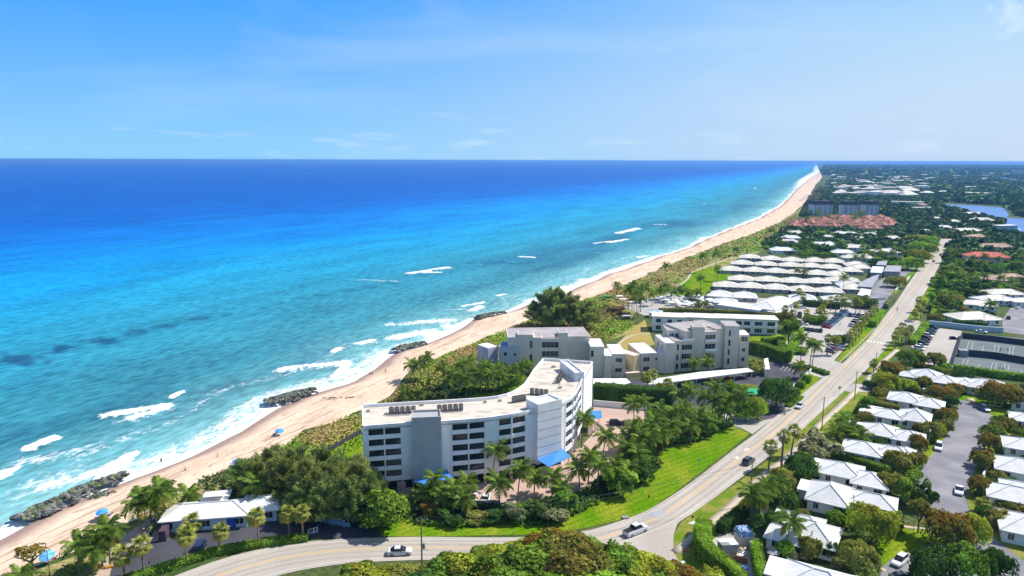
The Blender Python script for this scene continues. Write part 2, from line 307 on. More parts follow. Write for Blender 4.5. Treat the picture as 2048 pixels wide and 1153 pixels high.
def smooth_line(pts, n=6):
    out = []; P_ = [np.array(p, float) for p in pts]; P_ = [2*P_[0]-P_[1]]+P_+[2*P_[-1]-P_[-2]]
    for i in range(1, len(P_)-2):
        for k in range(n):
            t = k/n; a, b, c, d = P_[i-1:i+3]
            out.append(.5*((2*b)+(-a+c)*t+(2*a-5*b+4*c-d)*t*t+(-a+3*b-3*c+d)*t**3))
    out.append(P_[-2]); return [tuple(p) for p in out]
def offs(line, w):
    L_ = []; n = len(line)
    for i in range(n):
        a = np.array(line[max(i-1, 0)]); b = np.array(line[min(i+1, n-1)]); d = (b-a)/max(np.linalg.norm(b-a), 1e-6)
        L_.append((line[i][0]-d[1]*w, line[i][1]+d[0]*w))
    return L_
def strip_mesh(name, A, B, z, mat, kind='structure'):
    n = len(A); V = [(x, y, z) for x, y in A]+[(x, y, z) for x, y in B]
    me = npmesh(name, V, [(i, i+1, n+i+1, n+i) for i in range(n-1)], mat); o = mobj(name, me)
    if me.polygons[0].normal.z < 0: me.flip_normals()
    if kind: o['kind'] = kind
    return o
ORD = ['first', 'second', 'third', 'fourth', 'fifth', 'sixth', 'seventh', 'eighth', 'ninth', 'tenth', 'eleventh', 'twelfth', 'thirteenth', 'fourteenth', 'fifteenth', 'sixteenth', 'seventeenth', 'eighteenth', 'nineteenth', 'twentieth']
EXCL = []           # polygons (world) where no wild vegetation grows
# ------------------------------------------------------------------ SETTING : sea, beach, land
WL = GA([(0, 1084), (130, 1019), (271, 956), (381, 912), (486, 863), (553, 814), (600, 794), (641, 783), (712, 766), (751, 741), (770, 720), (788, 707), (863, 686), (910, 660), (951, 639), (1016, 625), (1078, 603), (1130, 585), (1220, 549), (1305, 519), (1366, 500), (1440, 467), (1513, 440), (1562, 412), (1592, 380), (1618, 358), (1640, 344)], -3)+[(8255, 19298), (18380, 43707), (26000, 61500)]
WL = [(-420, -480), (-240, -130), (-150, 70)]+WL
DUNE = GA([(20, 1153), (75, 1135), (147, 1110), (215, 1082), (262, 1045), (330, 1008), (400, 965), (470, 935), (560, 900), (600, 870), (660, 848), (722, 822), (780, 800), (800, 765), (850, 728), (940, 690), (1000, 665), (1060, 640), (1130, 612), (1200, 590), (1262, 565), (1330, 533), (1400, 505), (1440, 490), (1500, 470), (1560, 445), (1590, 425), (1605, 410), (1618, 392), (1630, 372), (1645, 355)], 0)+[(9481, 22169), (20800, 48500), (29000, 66000)]
DUNE = [(-380, -480), (-210, -130), (-125, 70)]+DUNE
cdir = np.array([0.4396, 0.8982]); cn = np.array([-0.8982, 0.4396]); O0 = np.array([-112.6, 141.6])
def sw(x, y):
    dx = np.asarray(x)-O0[0]; dy = np.asarray(y)-O0[1]; return dx*cdir[0]+dy*cdir[1], dx*cn[0]+dy*cn[1]
def xy(s, w): return O0[0]+s*cdir[0]+w*cn[0], O0[1]+s*cdir[1]+w*cn[1]
ws, ww = sw(*np.array(WL).T); ds_, dw_ = sw(*np.array(DUNE).T)
o_ = np.argsort(ws); ws = ws[o_]; ww = ww[o_]; o_ = np.argsort(ds_); ds_ = ds_[o_]; dw_ = dw_[o_]
def Ww(s): return np.interp(s, ws, ww)+.9*np.sin(s*.11)+.7*np.sin(s*.047+1)
def Dw(s): return np.interp(s, ds_, dw_)+np.sin(s*.2)*.8
sg = np.concatenate([np.linspace(-60000, -1500, 12), np.linspace(-1000, -60, 18), np.arange(-50, 1100, 2.6), 1100+np.geomspace(8, 62000, 90)])
dg = np.concatenate([[-14, -8, -4, -2], np.arange(0, 210, 2.2), 210+np.geomspace(4, 62000, 60)])
S, D = np.meshgrid(sg, dg, indexing='ij'); blend = np.exp(-D/700.)
Wv = Ww(S)*blend+(1-blend)*np.interp(S, [-60000, 0, 300, 2000, 62000], [0, 5, -5, -30, -60])+D
X_, Y_ = xy(S, Wv); pu, pv = PX(X_, Y_, np.full(X_.shape, -3.))
foam = np.zeros(X_.shape); reef = np.zeros(X_.shape); crest = np.zeros(X_.shape)
def seg_d(ax, ay, bx, by):
    vx, vy = bx-ax, by-ay; t = np.clip(((X_-ax)*vx+(Y_-ay)*vy)/(vx*vx+vy*vy), 0, 1); return np.hypot(X_-ax-t*vx, Y_-ay-t*vy)
# (u0,v0,u1,v1, radius m, strength, is breaking crest)
BR = [(55, 898, 103, 878, 2.0, 1.3, 1), (-20, 958, 14, 944, 2.4, 1.3, 1), (205, 950, 262, 912, 2.2, 1.3, 1), (210, 832, 335, 812, 2.3, 1.0, 1), (262, 838, 334, 818, 3.5, 1.0, 1), (341, 795, 362, 786, 1.2, 1.1, 1),
      (348, 838, 392, 822, 1.4, .62, 0), (255, 882, 300, 852, 2.0, .55, 0), (40, 925, 200, 895, 6, .66, 0), (0, 1000, 150, 940, 8, .62, 0), (90, 975, 230, 935, 5, .8, 0),
      (560, 742, 690, 726, 3.2, 1.05, 1), (575, 738, 640, 732, 4, .8, 1), (670, 755, 698, 724, 1.8, 1.2, 1), (588, 698, 627, 692, 1.0, .8, 1), (668, 703, 680, 697, 1.6, 1.3, 1), (718, 688, 741, 682, 2.0, 1.2, 1),
      (690, 690, 740, 680, 4, .62, 0), (780, 650, 900, 640, 7, .78, 0), (790, 676, 860, 662, 7, .8, 0), (870, 640, 900, 655, 5, .75, 0), (700, 720, 760, 700, 6, .60, 0), (925, 613, 968, 606, 1.6, 1.0, 1), (945, 622, 962, 614, 3, 1.1, 1),
      (890, 620, 940, 618, 3, .6, 0), (720, 560, 795, 563, 4.5, .62, 0), (818, 548, 895, 536, 4.0, 1.0, 1), (820, 545, 880, 545, 5, .75, 0), (1040, 514, 1068, 516, 3, 1.2, 1), (995, 592, 1010, 590, 2, .9, 1), (380, 800, 400, 793, 2, .5, 0),
      (1187, 488, 1222, 484, 4, .8, 1), (1218, 486, 1252, 480, 5, 1.1, 1), (1237, 467, 1275, 458, 6, 1.2, 1), (1392, 409, 1427, 408, 4, .95, 1), (1310, 450, 1330, 450, 4, .9, 1), (1485, 379, 1512, 377, 8, .9, 1), (1516, 365, 1545, 365, 10, .9, 1), (1276, 515, 1292, 512, 2.5, 1.0, 0), (1160, 578, 1185, 572, 4, .9, 0), (978, 640, 1040, 615, 4, .8, 0)]
for u0, v0, u1, v1, r, st, cr in BR:
    a = G(u0, v0, -3); b = G(u1, v1, -3); d = seg_d(*a, *b); r2 = r*(0.75+.5*vnoise(X_*.35, Y_*.35, 5))
    k = np.exp(-(d/r2)**2)*(.62+.62*fbm(X_*.10, Y_*.10, 8, 3)+.25*(cr and r < 2.6))
    foam = np.maximum(foam, st*k); foam = np.maximum(foam, .50*min(st, 1)*np.exp(-(d/(r2*2.6))**2))
    if cr: crest = np.maximum(crest, np.exp(-(d/(r*.7))**2)*min(1, .35+r*.12))
ns = fbm(S*.02, D*.0+3, 11, 4)
swash = 3.5+11*np.clip(ns-.38, 0, 1)*2.2
for u, v, ex, rad in ((700, 775, 12, 22), (480, 868, 5, 40), (60, 1010, 4, 45), (1170, 570, 10, 60), (900, 665, 9, 30), (600, 800, 6, 30), (540, 830, 7, 26)):
    c = G(u, v, -3); swash = swash+ex*np.exp(-((X_-c[0])**2+(Y_-c[1])**2)/rad**2)
foam = np.maximum(foam, np.clip(1.15-D/swash, 0, .63+.25*np.clip(S-300, 0, 400)/400))
for u, v, ra_ in ((655, 790, 9), (700, 772, 13), (735, 755, 10), (560, 820, 9), (600, 803, 10), (880, 672, 12), (925, 655, 10), (1150, 578, 16), (1190, 562, 16), (1060, 612, 10), (30, 1060, 8), (820, 693, 9)):
    c = G(u, v, -3); foam = np.maximum(foam, 1.0*np.exp(-(((X_-c[0])**2+(Y_-c[1])**2)/ra_**2))*(.7+.5*fbm(X_*.15, Y_*.15, 12, 3)))
foam = np.maximum(foam, np.clip(.50-np.abs(D-swash*1.9)/(swash*2.6), 0, .44+.12*vnoise(S*.03, D*.1, 77))); foam = np.maximum(foam, np.where(D < 2.2+1.5*np.sin(S*.3), 1.1, 0))
far = np.clip((S-900)/2500, 0, 1); foam = np.maximum(foam, far*np.clip(1.2-D/(22+.012*np.clip(S, 0, 20000)), 0, 1))
RF = [(45, 720, 38, 9), (128, 700, 30, 8), (197, 684, 30, 7), (265, 667, 22, 5.5), (333, 652, 24, 4), (388, 638, 22, 4), (452, 629, 14, 3), (490, 615, 26, 3.5), (552, 607, 22, 3), (600, 598, 18, 3), (648, 591, 18, 2.6), (693, 582, 14, 2.6), (738, 575, 14, 2.2), (970, 527, 34, 3), (1010, 523, 24, 2.5), (780, 568, 16, 2), (840, 552, 14, 2)]
rn = fbm(X_*.11, Y_*.13, 40, 5)
for u, v, a, b in RF:
    q = ((pu-u)/a)**2+((pv-v)/b)**2; k = np.clip(1.2-q*.8-(rn-.5)*6.5, 0, 1); reef = np.maximum(reef, np.where(np.isfinite(k), k, 0)*(.85 if u < 220 else (.6 if a > 20 else .4)))
# darker weed beds between the bars
bands = np.clip((fbm(S*.008, D*.035, 21, 4)-.50)*5, 0, 1)*np.exp(-((D-75)/48.)**2)*np.clip((S+100)/150, 0, 1)*np.clip((1500-S)/500, 0, 1)
reef = np.maximum(reef, np.clip(bands, 0, 1)*.5)
Z_ = np.full(X_.shape, -3.)+crest*1.2+np.where(D < 200, .12*np.sin(Wv*.35+fbm(S*.02, D*.02, 3, 2)*6), 0)*np.clip(D/20, 0, 1)*(D < 200)
nI, nJ = X_.shape; ids = np.arange(nI*nJ).reshape(nI, nJ)
Fq = np.stack([ids[:-1, :-1], ids[:-1, 1:], ids[1:, 1:], ids[1:, :-1]], -1).reshape(-1, 4)
me = npmesh('sea', np.stack([X_, Y_, Z_], -1).reshape(-1, 3), Fq, None, smooth=True)
if me.polygons[nJ*30+20].normal.z < 0: me.flip_normals()
for nm, arr in (('shore', D), ('along', S), ('foam', np.clip(foam, 0, 1.3)), ('reef', reef)):
    a = me.attributes.new(nm, 'FLOAT', 'POINT'); a.data.foreach_set('value', arr.astype(np.float32).ravel())
m, nt, b = newmat('sea_water')
def attr(nm): n = N(nt, 'ShaderNodeAttribute'); n.attribute_name = nm; return n.outputs['Fac']
def math_(op, a, c=None, clamp=False):
    n = N(nt, 'ShaderNodeMath', op=op); n.use_clamp = clamp
    for i, x in enumerate((a, c)):
        if x is None: continue
        if isinstance(x, (int, float)): n.inputs[i].default_value = x
        else: L(nt, x, n.inputs[i])
    return n.outputs[0]
geo = N(nt, 'ShaderNodeNewGeometry'); rot = N(nt, 'ShaderNodeMapping'); rot.inputs['Rotation'].default_value = (0, 0, -math.atan2(cdir[1], cdir[0])); L(nt, geo.outputs['Position'], rot.inputs[0])
def noise(scale, st=(1, 1, 1), det=4, dist=0):
    mp = N(nt, 'ShaderNodeMapping'); mp.inputs['Scale'].default_value = st; L(nt, rot.outputs[0], mp.inputs[0])
    n = N(nt, 'ShaderNodeTexNoise'); n.inputs['Scale'].default_value = scale; n.inputs['Detail'].default_value = det; n.inputs['Distortion'].default_value = dist; L(nt, mp.outputs[0], n.inputs['Vector']); return n.outputs[0]
big = noise(.006, (.35, 1, 1), 4, .5)
dd = math_('ADD', attr('shore'), math_('MULTIPLY', math_('SUBTRACT', big, .5), math_('MULTIPLY', attr('shore'), .75)))
ramp = N(nt, 'ShaderNodeValToRGB'); L(nt, math_('DIVIDE', dd, 1200.0, True), ramp.inputs[0])
els = ramp.color_ramp.elements
stops = [(0.0, (.42, .50, .44)), (6, (.22, .46, .46)), (22, (.12, .33, .36)), (55, (.045, .225, .285)), (120, (.030, .245, .345)), (220, (.016, .28, .46)), (330, (.004, .25, .56)), (480, (.001, .175, .55)), (750, (.0005, .098, .42)), (1200, (.0005, .080, .37))]
els[0].position = 0; els[0].color = (*stops[0][1], 1); els[1].position = 1; els[1].color = (*stops[-1][1], 1)
stops = [(d_, tuple(q*.95 for q in c_)) for d_, c_ in stops]
els[0].color = (*stops[0][1], 1); els[1].color = (*stops[-1][1], 1)
for d_, c_ in stops[1:-1]: e = els.new(d_/1200.); e.color = (*c_, 1)
rf = N(nt, 'ShaderNodeMixRGB'); L(nt, attr('reef'), rf.inputs[0]); L(nt, ramp.outputs[0], rf.inputs[1]); rf.inputs[2].default_value = (.012, .075, .16, 1)
# small scale ripple tone (light and dark of the wavelets put into the colour)
rp = N(nt, 'ShaderNodeMapRange'); rp.inputs[1].default_value = .3; rp.inputs[2].default_value = .7; rp.inputs[3].default_value = .50; rp.inputs[4].default_value = 1.50
L(nt, math_('ADD', math_('MULTIPLY', noise(.42, (.45, 1, 1), 6), .62), math_('MULTIPLY', noise(.03, (.3, 1, 1), 5), .38)), rp.inputs[0])
sc_ = N(nt, 'ShaderNodeVectorMath', op='SCALE'); L(nt, rf.outputs[0], sc_.inputs[0]); L(nt, rp.outputs[0], sc_.inputs['Scale'])
# foam : amount + lacy noise
lace = N(nt, 'ShaderNodeTexVoronoi'); lace.feature = 'DISTANCE_TO_EDGE'; lace.inputs['Scale'].default_value = .55
wob = N(nt, 'ShaderNodeMapping'); wob.inputs['Scale'].default_value = (.45, 1, 1); nadd = N(nt, 'ShaderNodeVectorMath', op='ADD'); nn = N(nt, 'ShaderNodeTexNoise'); nn.inputs['Scale'].default_value = .5; nn.inputs['Detail'].default_value = 3
L(nt, rot.outputs[0], wob.inputs[0]); L(nt, wob.outputs[0], nn.inputs['Vector']); ns_ = N(nt, 'ShaderNodeVectorMath', op='SCALE'); ns_.inputs['Scale'].default_value = 3.0; L(nt, nn.outputs['Color'], ns_.inputs[0])
L(nt, wob.outputs[0], nadd.inputs[0]); L(nt, ns_.outputs[0], nadd.inputs[1]); L(nt, nadd.outputs[0], lace.inputs['Vector'])
fo = attr('foam')
fn = math_('ADD', math_('MULTIPLY', noise(.45, (.62, 1, 1), 8, 1.4), .75), math_('MULTIPLY', math_('SUBTRACT', .42, lace.outputs['Distance']), .55))
fm = N(nt, 'ShaderNodeMapRange'); fm.inputs[1].default_value = .97; fm.inputs[2].default_value = 1.30; L(nt, math_('ADD', fo, fn), fm.inputs[0]); fm.interpolation_type = 'SMOOTHSTEP'
fmz = math_('MULTIPLY', fm.outputs[0], math_('GREATER_THAN', fo, .02))
fc = N(nt, 'ShaderNodeMixRGB'); L(nt, math_('MULTIPLY', fmz, .90), fc.inputs[0]); L(nt, sc_.outputs[0], fc.inputs[1]); fc.inputs[2].default_value = (.80, .82, .83, 1)
L(nt, fc.outputs[0], b.inputs['Base Color'])
rr = N(nt, 'ShaderNodeMapRange'); rr.inputs[3].default_value = .38; rr.inputs[4].default_value = .9; L(nt, fmz, rr.inputs[0]); L(nt, rr.outputs[0], b.inputs['Roughness'])
b.inputs['IOR'].default_value = 1.33; b.inputs['Specular IOR Level'].default_value = .03
bn = N(nt, 'ShaderNodeBump'); bn.inputs['Strength'].default_value = .55; bn.inputs['Distance'].default_value = 1.0
hh = math_('ADD', math_('MULTIPLY', noise(.22, (.3, 1, 1), 5), .9), math_('ADD', math_('MULTIPLY', noise(1.1, (.5, 1, 1), 3), .18), math_('MULTIPLY', fmz, .25)))
L(nt, hh, bn.inputs['Height']); L(nt, bn.outputs[0], b.inputs['Normal'])
me.materials.append(m)
mobj('sea', me)['kind'] = 'structure'

# beach : a sheet from under the water up to the dune and on under the land
sb = np.concatenate([np.linspace(-450, -60, 14), np.arange(-50, 1100, 4.0), 1100+np.geomspace(10, 58000, 90)])
tb = np.array([-.35, -.12, 0, .05, .12, .22, .35, .5, .65, .8, .92, 1.0, 1.12, 1.6, 3.0])
zb = np.array([-6.2, -4.0, -3.02, -2.75, -2.3, -1.75, -1.3, -.95, -.6, -.35, -.12, -.06, -.06, -.06, -.06])
SB, TB = np.meshgrid(sb, tb, indexing='ij'); W0 = Ww(SB); W1 = Dw(SB)
WW = W0+(W1-W0)*TB; ZZ = np.broadcast_to(zb, SB.shape)+np.where((TB > .1) & (TB < .95), (fbm(SB*.12, WW*.12, 9, 3)-.5)*.55, 0)
xb, yb = xy(SB, WW); nI, nJ = xb.shape; ids = np.arange(nI*nJ).reshape(nI, nJ)
Fq = np.stack([ids[:-1, :-1], ids[1:, :-1], ids[1:, 1:], ids[:-1, 1:]], -1).reshape(-1, 4)
me = npmesh('beach', np.stack([xb, yb, ZZ], -1).reshape(-1, 3), Fq, None, smooth=True)
if me.polygons[500].normal.z < 0: me.flip_normals()
for nm, arr in (('up', TB), ('wid', W0-WW)):
    a = me.attributes.new(nm, 'FLOAT', 'POINT'); a.data.foreach_set('value', np.ascontiguousarray(arr, np.float32).ravel())
m, nt, b = newmat('beach_sand')
geo = N(nt, 'ShaderNodeNewGeometry'); rot = N(nt, 'ShaderNodeMapping'); rot.inputs['Rotation'].default_value = (0, 0, -math.atan2(cdir[1], cdir[0])); L(nt, geo.outputs['Position'], rot.inputs[0])
wd = attr('wid'); wn = math_('ADD', wd, math_('MULTIPLY', math_('SUBTRACT', noise(.09, (.5, 1, 1), 3), .5), 8))
wet = N(nt, 'ShaderNodeMapRange'); wet.inputs[1].default_value = 3.0; wet.inputs[2].default_value = 7.5; wet.inputs[3].default_value = 1; wet.inputs[4].default_value = 0; L(nt, wn, wet.inputs[0])
wm = N(nt, 'ShaderNodeMixRGB'); tone = N(nt, 'ShaderNodeMapRange'); tone.inputs[1].default_value = .35; tone.inputs[2].default_value = .65; L(nt, noise(.12, (.4, 1, 1), 5), tone.inputs[0])
dry = N(nt, 'ShaderNodeMixRGB'); dry.inputs[1].default_value = (.76, .58, .425, 1); dry.inputs[2].default_value = (.64, .455, .315, 1); L(nt, tone.outputs[0], dry.inputs[0])
L(nt, wet.outputs[0], wm.inputs[0]); L(nt, dry.outputs[0], wm.inputs[1]); wm.inputs[2].default_value = (.36, .245, .195, 1)
# weed wrack lines and trampled streaks
wr = math_('MULTIPLY', math_('GREATER_THAN', noise(.30, (.16, 1.3, 1), 8, 1.8), .59), math_('MULTIPLY', math_('GREATER_THAN', wn, 7), math_('LESS_THAN', wd, 60)))
w2 = math_('MULTIPLY', math_('GREATER_THAN', noise(1.1, (.35, 1, 1), 5, .5), .62), .38)
wk = N(nt, 'ShaderNodeMixRGB'); L(nt, math_('MAXIMUM', math_('MULTIPLY', wr, .60), w2), wk.inputs[0]); L(nt, wm.outputs[0], wk.inputs[1]); wk.inputs[2].default_value = (.30, .19, .115, 1)
L(nt, wk.outputs[0], b.inputs['Base Color']); b.inputs['Roughness'].default_value = .95; b.inputs['Specular IOR Level'].default_value = .15
bn = N(nt, 'ShaderNodeBump'); bn.inputs['Strength'].default_value = .6; bn.inputs['Distance'].default_value = .35; L(nt, noise(.9, (.6, 1, 1), 6), bn.inputs['Height']); L(nt, bn.outputs[0], b.inputs['Normal'])
me.materials.append(m); mobj('beach', me)['kind'] = 'structure'

# land : one sheet from the dune edge inland to the horizon
sl = np.concatenate([np.linspace(-450, -40, 12), np.arange(-40, 1100, 6.), 1100+np.geomspace(10, 57500, 70)])
il = np.concatenate([[0, 3, 8, 15, 30, 60, 120, 250, 500], [1000, 2500, 6000, 15000, 40000, 60000]])
SL, IL = np.meshgrid(sl, il, indexing='ij'); xl, yl = xy(SL, Dw(SL)-IL-(1-np.exp(-IL/6))*0+np.where(IL == 0, (vnoise(SL*.25, SL*0, 4)-.5)*4, 0))
ids = np.arange(SL.size).reshape(SL.shape); Fq = np.stack([ids[:-1, :-1], ids[1:, :-1], ids[1:, 1:], ids[:-1, 1:]], -1).reshape(-1, 4)
me = npmesh('ground', np.stack([xl, yl, np.zeros(xl.shape)], -1).reshape(-1, 3), Fq, EARTH)
if me.polygons[50].normal.z < 0: me.flip_normals()
mobj('ground', me)['kind'] = 'structure'

# dune belt
def coast_px(pts): return pts
dn = sheet('dune', [(1175, 600), (1262, 566), (1330, 534), (1400, 506), (1440, 491), (1500, 471), (1560, 446), (1592, 426), (1608, 410), (1660, 405), (1700, 403), (1600, 432), (1560, 455), (1545, 490), (1500, 515), (1440, 545), (1370, 575), (1330, 590), (1280, 615), (1260, 640), (1280, 655), (1240, 675), (1180, 690), (1130, 700), (1080, 700), (1060, 735), (1000, 745), (800, 770), (850, 730), (940, 692), (1000, 667), (1062, 642), (1130, 614)], .02, DUNEG)
dn2 = sheet('dune', [(560, 902), (600, 872), (660, 850), (722, 824), (722, 875), (700, 900), (640, 915), (590, 935), (470, 940)], .02, DUNEG)
dn3 = sheet('dune', [(395, 968), (470, 937), (560, 903), (480, 985), (400, 1000), (340, 1030), (250, 1100), (150, 1160), (30, 1185), (75, 1140), (147, 1114), (215, 1088), (262, 1052), (330, 1012)], .02, DUNEG)
sheet('sand_patch', [(150, 1160), (215, 1100), (262, 1062), (330, 1020), (345, 1045), (325, 1075), (300, 1095), (250, 1140), (220, 1190), (150, 1190)], .035, pmat('path_sand', (.50, .37, .28), c2=(.40, .30, .23), sc=.3))

# lawns
sheet('lawn', [(758, 1075), (765, 1030), (900, 1030), (1000, 1038), (1100, 1030), (1200, 1000), (1290, 960), (1325, 935), (1310, 920), (1330, 893), (1400, 885), (1440, 862), (1470, 853), (1500, 868), (1440, 915), (1395, 950), (1347, 987), (1294, 1022), (1255, 1037), (1168, 1057), (1079, 1069), (900, 1073), (841, 1074), (770, 1073)], .04, LAWN)
sheet('verge', [(1613, 851), (1706, 769), (1722, 750), (1735, 752), (1700, 795), (1639, 858), (1576, 921), (1537, 945), (1494, 985), (1458, 1019), (1410, 1060), (1349, 1110), (1347, 1073), (1360, 1048), (1405, 1011), (1468, 971), (1529, 927)], .04, LAWN_DRY)
sheet('verge', [(1639, 850), (1716, 778), (1745, 790), (1730, 820), (1700, 850), (1640, 905), (1560, 965), (1510, 1000), (1460, 1060), (1420, 1090), (1410, 1140), (1372, 1153), (1368, 1139), (1347, 1107), (1410, 1052), (1458, 1013), (1494, 979), (1537, 939), (1576, 916)], .035, LAWN_DRY)
sheet('verge', [(1735, 742), (1758, 712), (1790, 672), (1800, 645), (1815, 650), (1800, 690), (1775, 730), (1750, 762)], .04, LAWN)
sheet('verge', [(1817, 635), (1857, 577), (1872, 545), (1880, 550), (1850, 620), (1835, 652), (1820, 650)], .04, LAWN)
sheet('verge', [(1560, 824), (1648, 751), (1652, 740), (1600, 755), (1570, 785), (1555, 810)], .04, LAWN)
sheet('verge', [(1666, 728), (1706, 712), (1765, 640), (1765, 625), (1745, 625), (1716, 665), (1690, 700)], .04, LAWN)
sheet('verge', [(1795, 586), (1838, 536), (1842, 520), (1822, 545), (1800, 560), (1772, 600), (1768, 620), (1780, 618)], .04, LAWN)
sheet('lawn', [(1760, 1120), (1745, 1060), (1790, 1045), (1850, 1060), (1895, 1075), (1885, 1105), (1830, 1108), (1800, 1105), (1765, 1134)], .04, LAWN)
sheet('lawn', [(1831, 970), (1836, 945), (1865, 908), (1888, 880), (1884, 871), (1860, 890), (1835, 920), (1810, 950), (1815, 975)], .04, LAWN)
sheet('lawn', [(1931, 990), (1944, 950), (1960, 916), (1987, 860), (1994, 836), (2060, 850), (2060, 1180), (1994, 1081), (1939, 1021)], .03, LAWN_DRY)
sheet('lawn', [(1918, 800), (1905, 780), (1960, 790), (2050, 800), (2050, 850), (1994, 838), (1978, 828), (1950, 808)], .04, LAWN)
sheet('lawn', [(1358, 565), (1385, 545), (1440, 530), (1465, 552), (1425, 590), (1365, 600), (1345, 592)], .04, LAWN)
sheet('lawn', [(1498, 675), (1560, 668), (1590, 690), (1570, 705), (1498, 700)], .04, LAWN)
sheet('lawn', [(905, 795), (930, 770), (1050, 755), (1040, 775), (1000, 790), (950, 795)], .04, LAWN)
sheet('lawn', [(640, 915), (722, 875), (740, 930), (700, 930)], .04, LAWN)
sheet('tan_lawn', [(1232, 690), (1262, 660), (1290, 640), (1297, 662), (1310, 690), (1285, 695), (1250, 715)], .045, TANGRASS)

# roads
LE = smooth_line(GA([(250, 1185), (342, 1152), (450, 1118), (529, 1100), (615, 1084), (686, 1079), (765, 1076), (841, 1077), (900, 1077), (1000, 1077), (1079, 1073), (1168, 1060), (1255, 1039), (1294, 1025), (1347, 992), (1410, 946), (1460, 907), (1505, 870), (1560, 826), (1648, 752), (1706, 713), (1740, 672), (1765, 641), (1794, 602), (1815, 570), (1838, 537), (1855, 510), (1870, 488), (1880, 478)]))
YC = smooth_line(GA([(360, 1185), (450, 1148), (515, 1129), (581, 1114), (650, 1105), (713, 1100), (800, 1097), (860, 1096), (949, 1097), (1050, 1096), (1130, 1090), (1200, 1078), (1270, 1055), (1326, 1030), (1379, 994), (1431, 955), (1497, 905), (1567, 851), (1664, 757), (1729, 693), (1768, 652), (1793, 620), (1820, 587), (1840, 560), (1858, 532), (1872, 508), (1884, 488), (1890, 478)]))
n_ = len(LE)
def widths(fr=1.0): 
    out = []
    for i, (x, y) in enumerate(YC): out.append((x, y))
    return out
RE = smooth_line(GA([(450, 1185), (529, 1153), (581, 1142), (686, 1131), (760, 1126), (839, 1122), (950, 1118), (1080, 1116), (1170, 1108), (1250, 1090), (1310, 1068), (1360, 1044), (1405, 1009), (1468, 968), (1529, 924), (1613, 850), (1706, 768), (1760, 711), (1794, 668), (1817, 635), (1833, 610), (1855, 578), (1868, 552), (1884, 520), (1894, 498), (1900, 488)]))
def resample(line, n=160):
    P_ = np.array(line); d = np.concatenate([[0], np.cumsum(np.hypot(*np.diff(P_, axis=0).T))]); t = np.linspace(0, d[-1], n)
    return [(float(np.interp(q, d, P_[:, 0])), float(np.interp(q, d, P_[:, 1]))) for q in t]
YC = resample(YC, 220)
def nearest_w(line, x, y, d):                     # distance from the centre to an edge line
    P_ = np.array(line); return float(np.min(np.hypot(P_[:, 0]-x, P_[:, 1]-y)))
LEr = resample(LE, 900); REr = resample(RE, 900)
wl = np.array([nearest_w(LEr, x, y, 0) for x, y in YC]); wr_ = np.array([nearest_w(REr, x, y, 0) for x, y in YC])
kz = np.ones(15)/15; wl = np.convolve(np.pad(wl, 7, 'edge'), kz, 'valid'); wr_ = np.convolve(np.pad(wr_, 7, 'edge'), kz, 'valid')
def voffs(line, w):
    o = []; n = len(line)
    for i in range(n):
        a = np.array(line[max(i-1, 0)]); b = np.array(line[min(i+1, n-1)]); d = (b-a)/np.linalg.norm(b-a); o.append((line[i][0]-d[1]*w[i], line[i][1]+d[0]*w[i]))
    return o
RL = voffs(YC, wl); RR = voffs(YC, -wr_)
strip_mesh('road', RL, RR, .09, ROADM)
EXCL.append(voffs(YC, wl+2)+voffs(YC, -wr_-2)[::-1])
ynj = [i for i in range(220)]
TYRE = pmat('tyre_wear', (.37, .325, .275), c2=(.33, .29, .25), sc=.3, fine=.08)
for off in (-2.75, -1.15, 1.15, 2.75): strip_mesh('tyre_wear', offs(YC, off-.28), offs(YC, off+.28), .095, TYRE)
for off in (-.16, .16): strip_mesh('centre_line', offs(YC, off-.075), offs(YC, off+.075), .10, YELLOW)
strip_mesh('edge_line', voffs(YC, wl-1.0), voffs(YC, wl-1.14), .10, WPAINT)
for a, b_ in ((0, 78), (112, 219)): strip_mesh('edge_line', voffs(YC, -wr_+1.0)[a:b_], voffs(YC, -wr_+1.14)[a:b_], .10, WPAINT)
sheet('side_road', [(1185, 1095), (1300, 1060), (1365, 1038), (1354, 1050), (1347, 1073), (1347, 1107), (1368, 1139), (1400, 1200), (1180, 1300), (1170, 1150)], .085, ROADM)
sheet('stop_line', [(1347, 1128), (1368, 1122), (1372, 1126), (1352, 1133)], .10, WPAINT)
# crosswalk bars
for k in range(6):
    u = 1735+k*6.3; v = 681+k*.9; sheet('crosswalk_bar', [(u, v), (u+3.4, v+.5), (u+1.6, v+4.2), (u-1.8, v+3.7)], .105, WPAINT)
# turn arrows / markings
for pts in ([(1487, 902), (1492, 897), (1496, 899), (1500, 896), (1497, 903), (1493, 901), (1490, 904)], [(1466, 917), (1474, 913), (1480, 918), (1476, 920), (1472, 918)]): sheet('lane_marking', pts, .104, WPAINT)
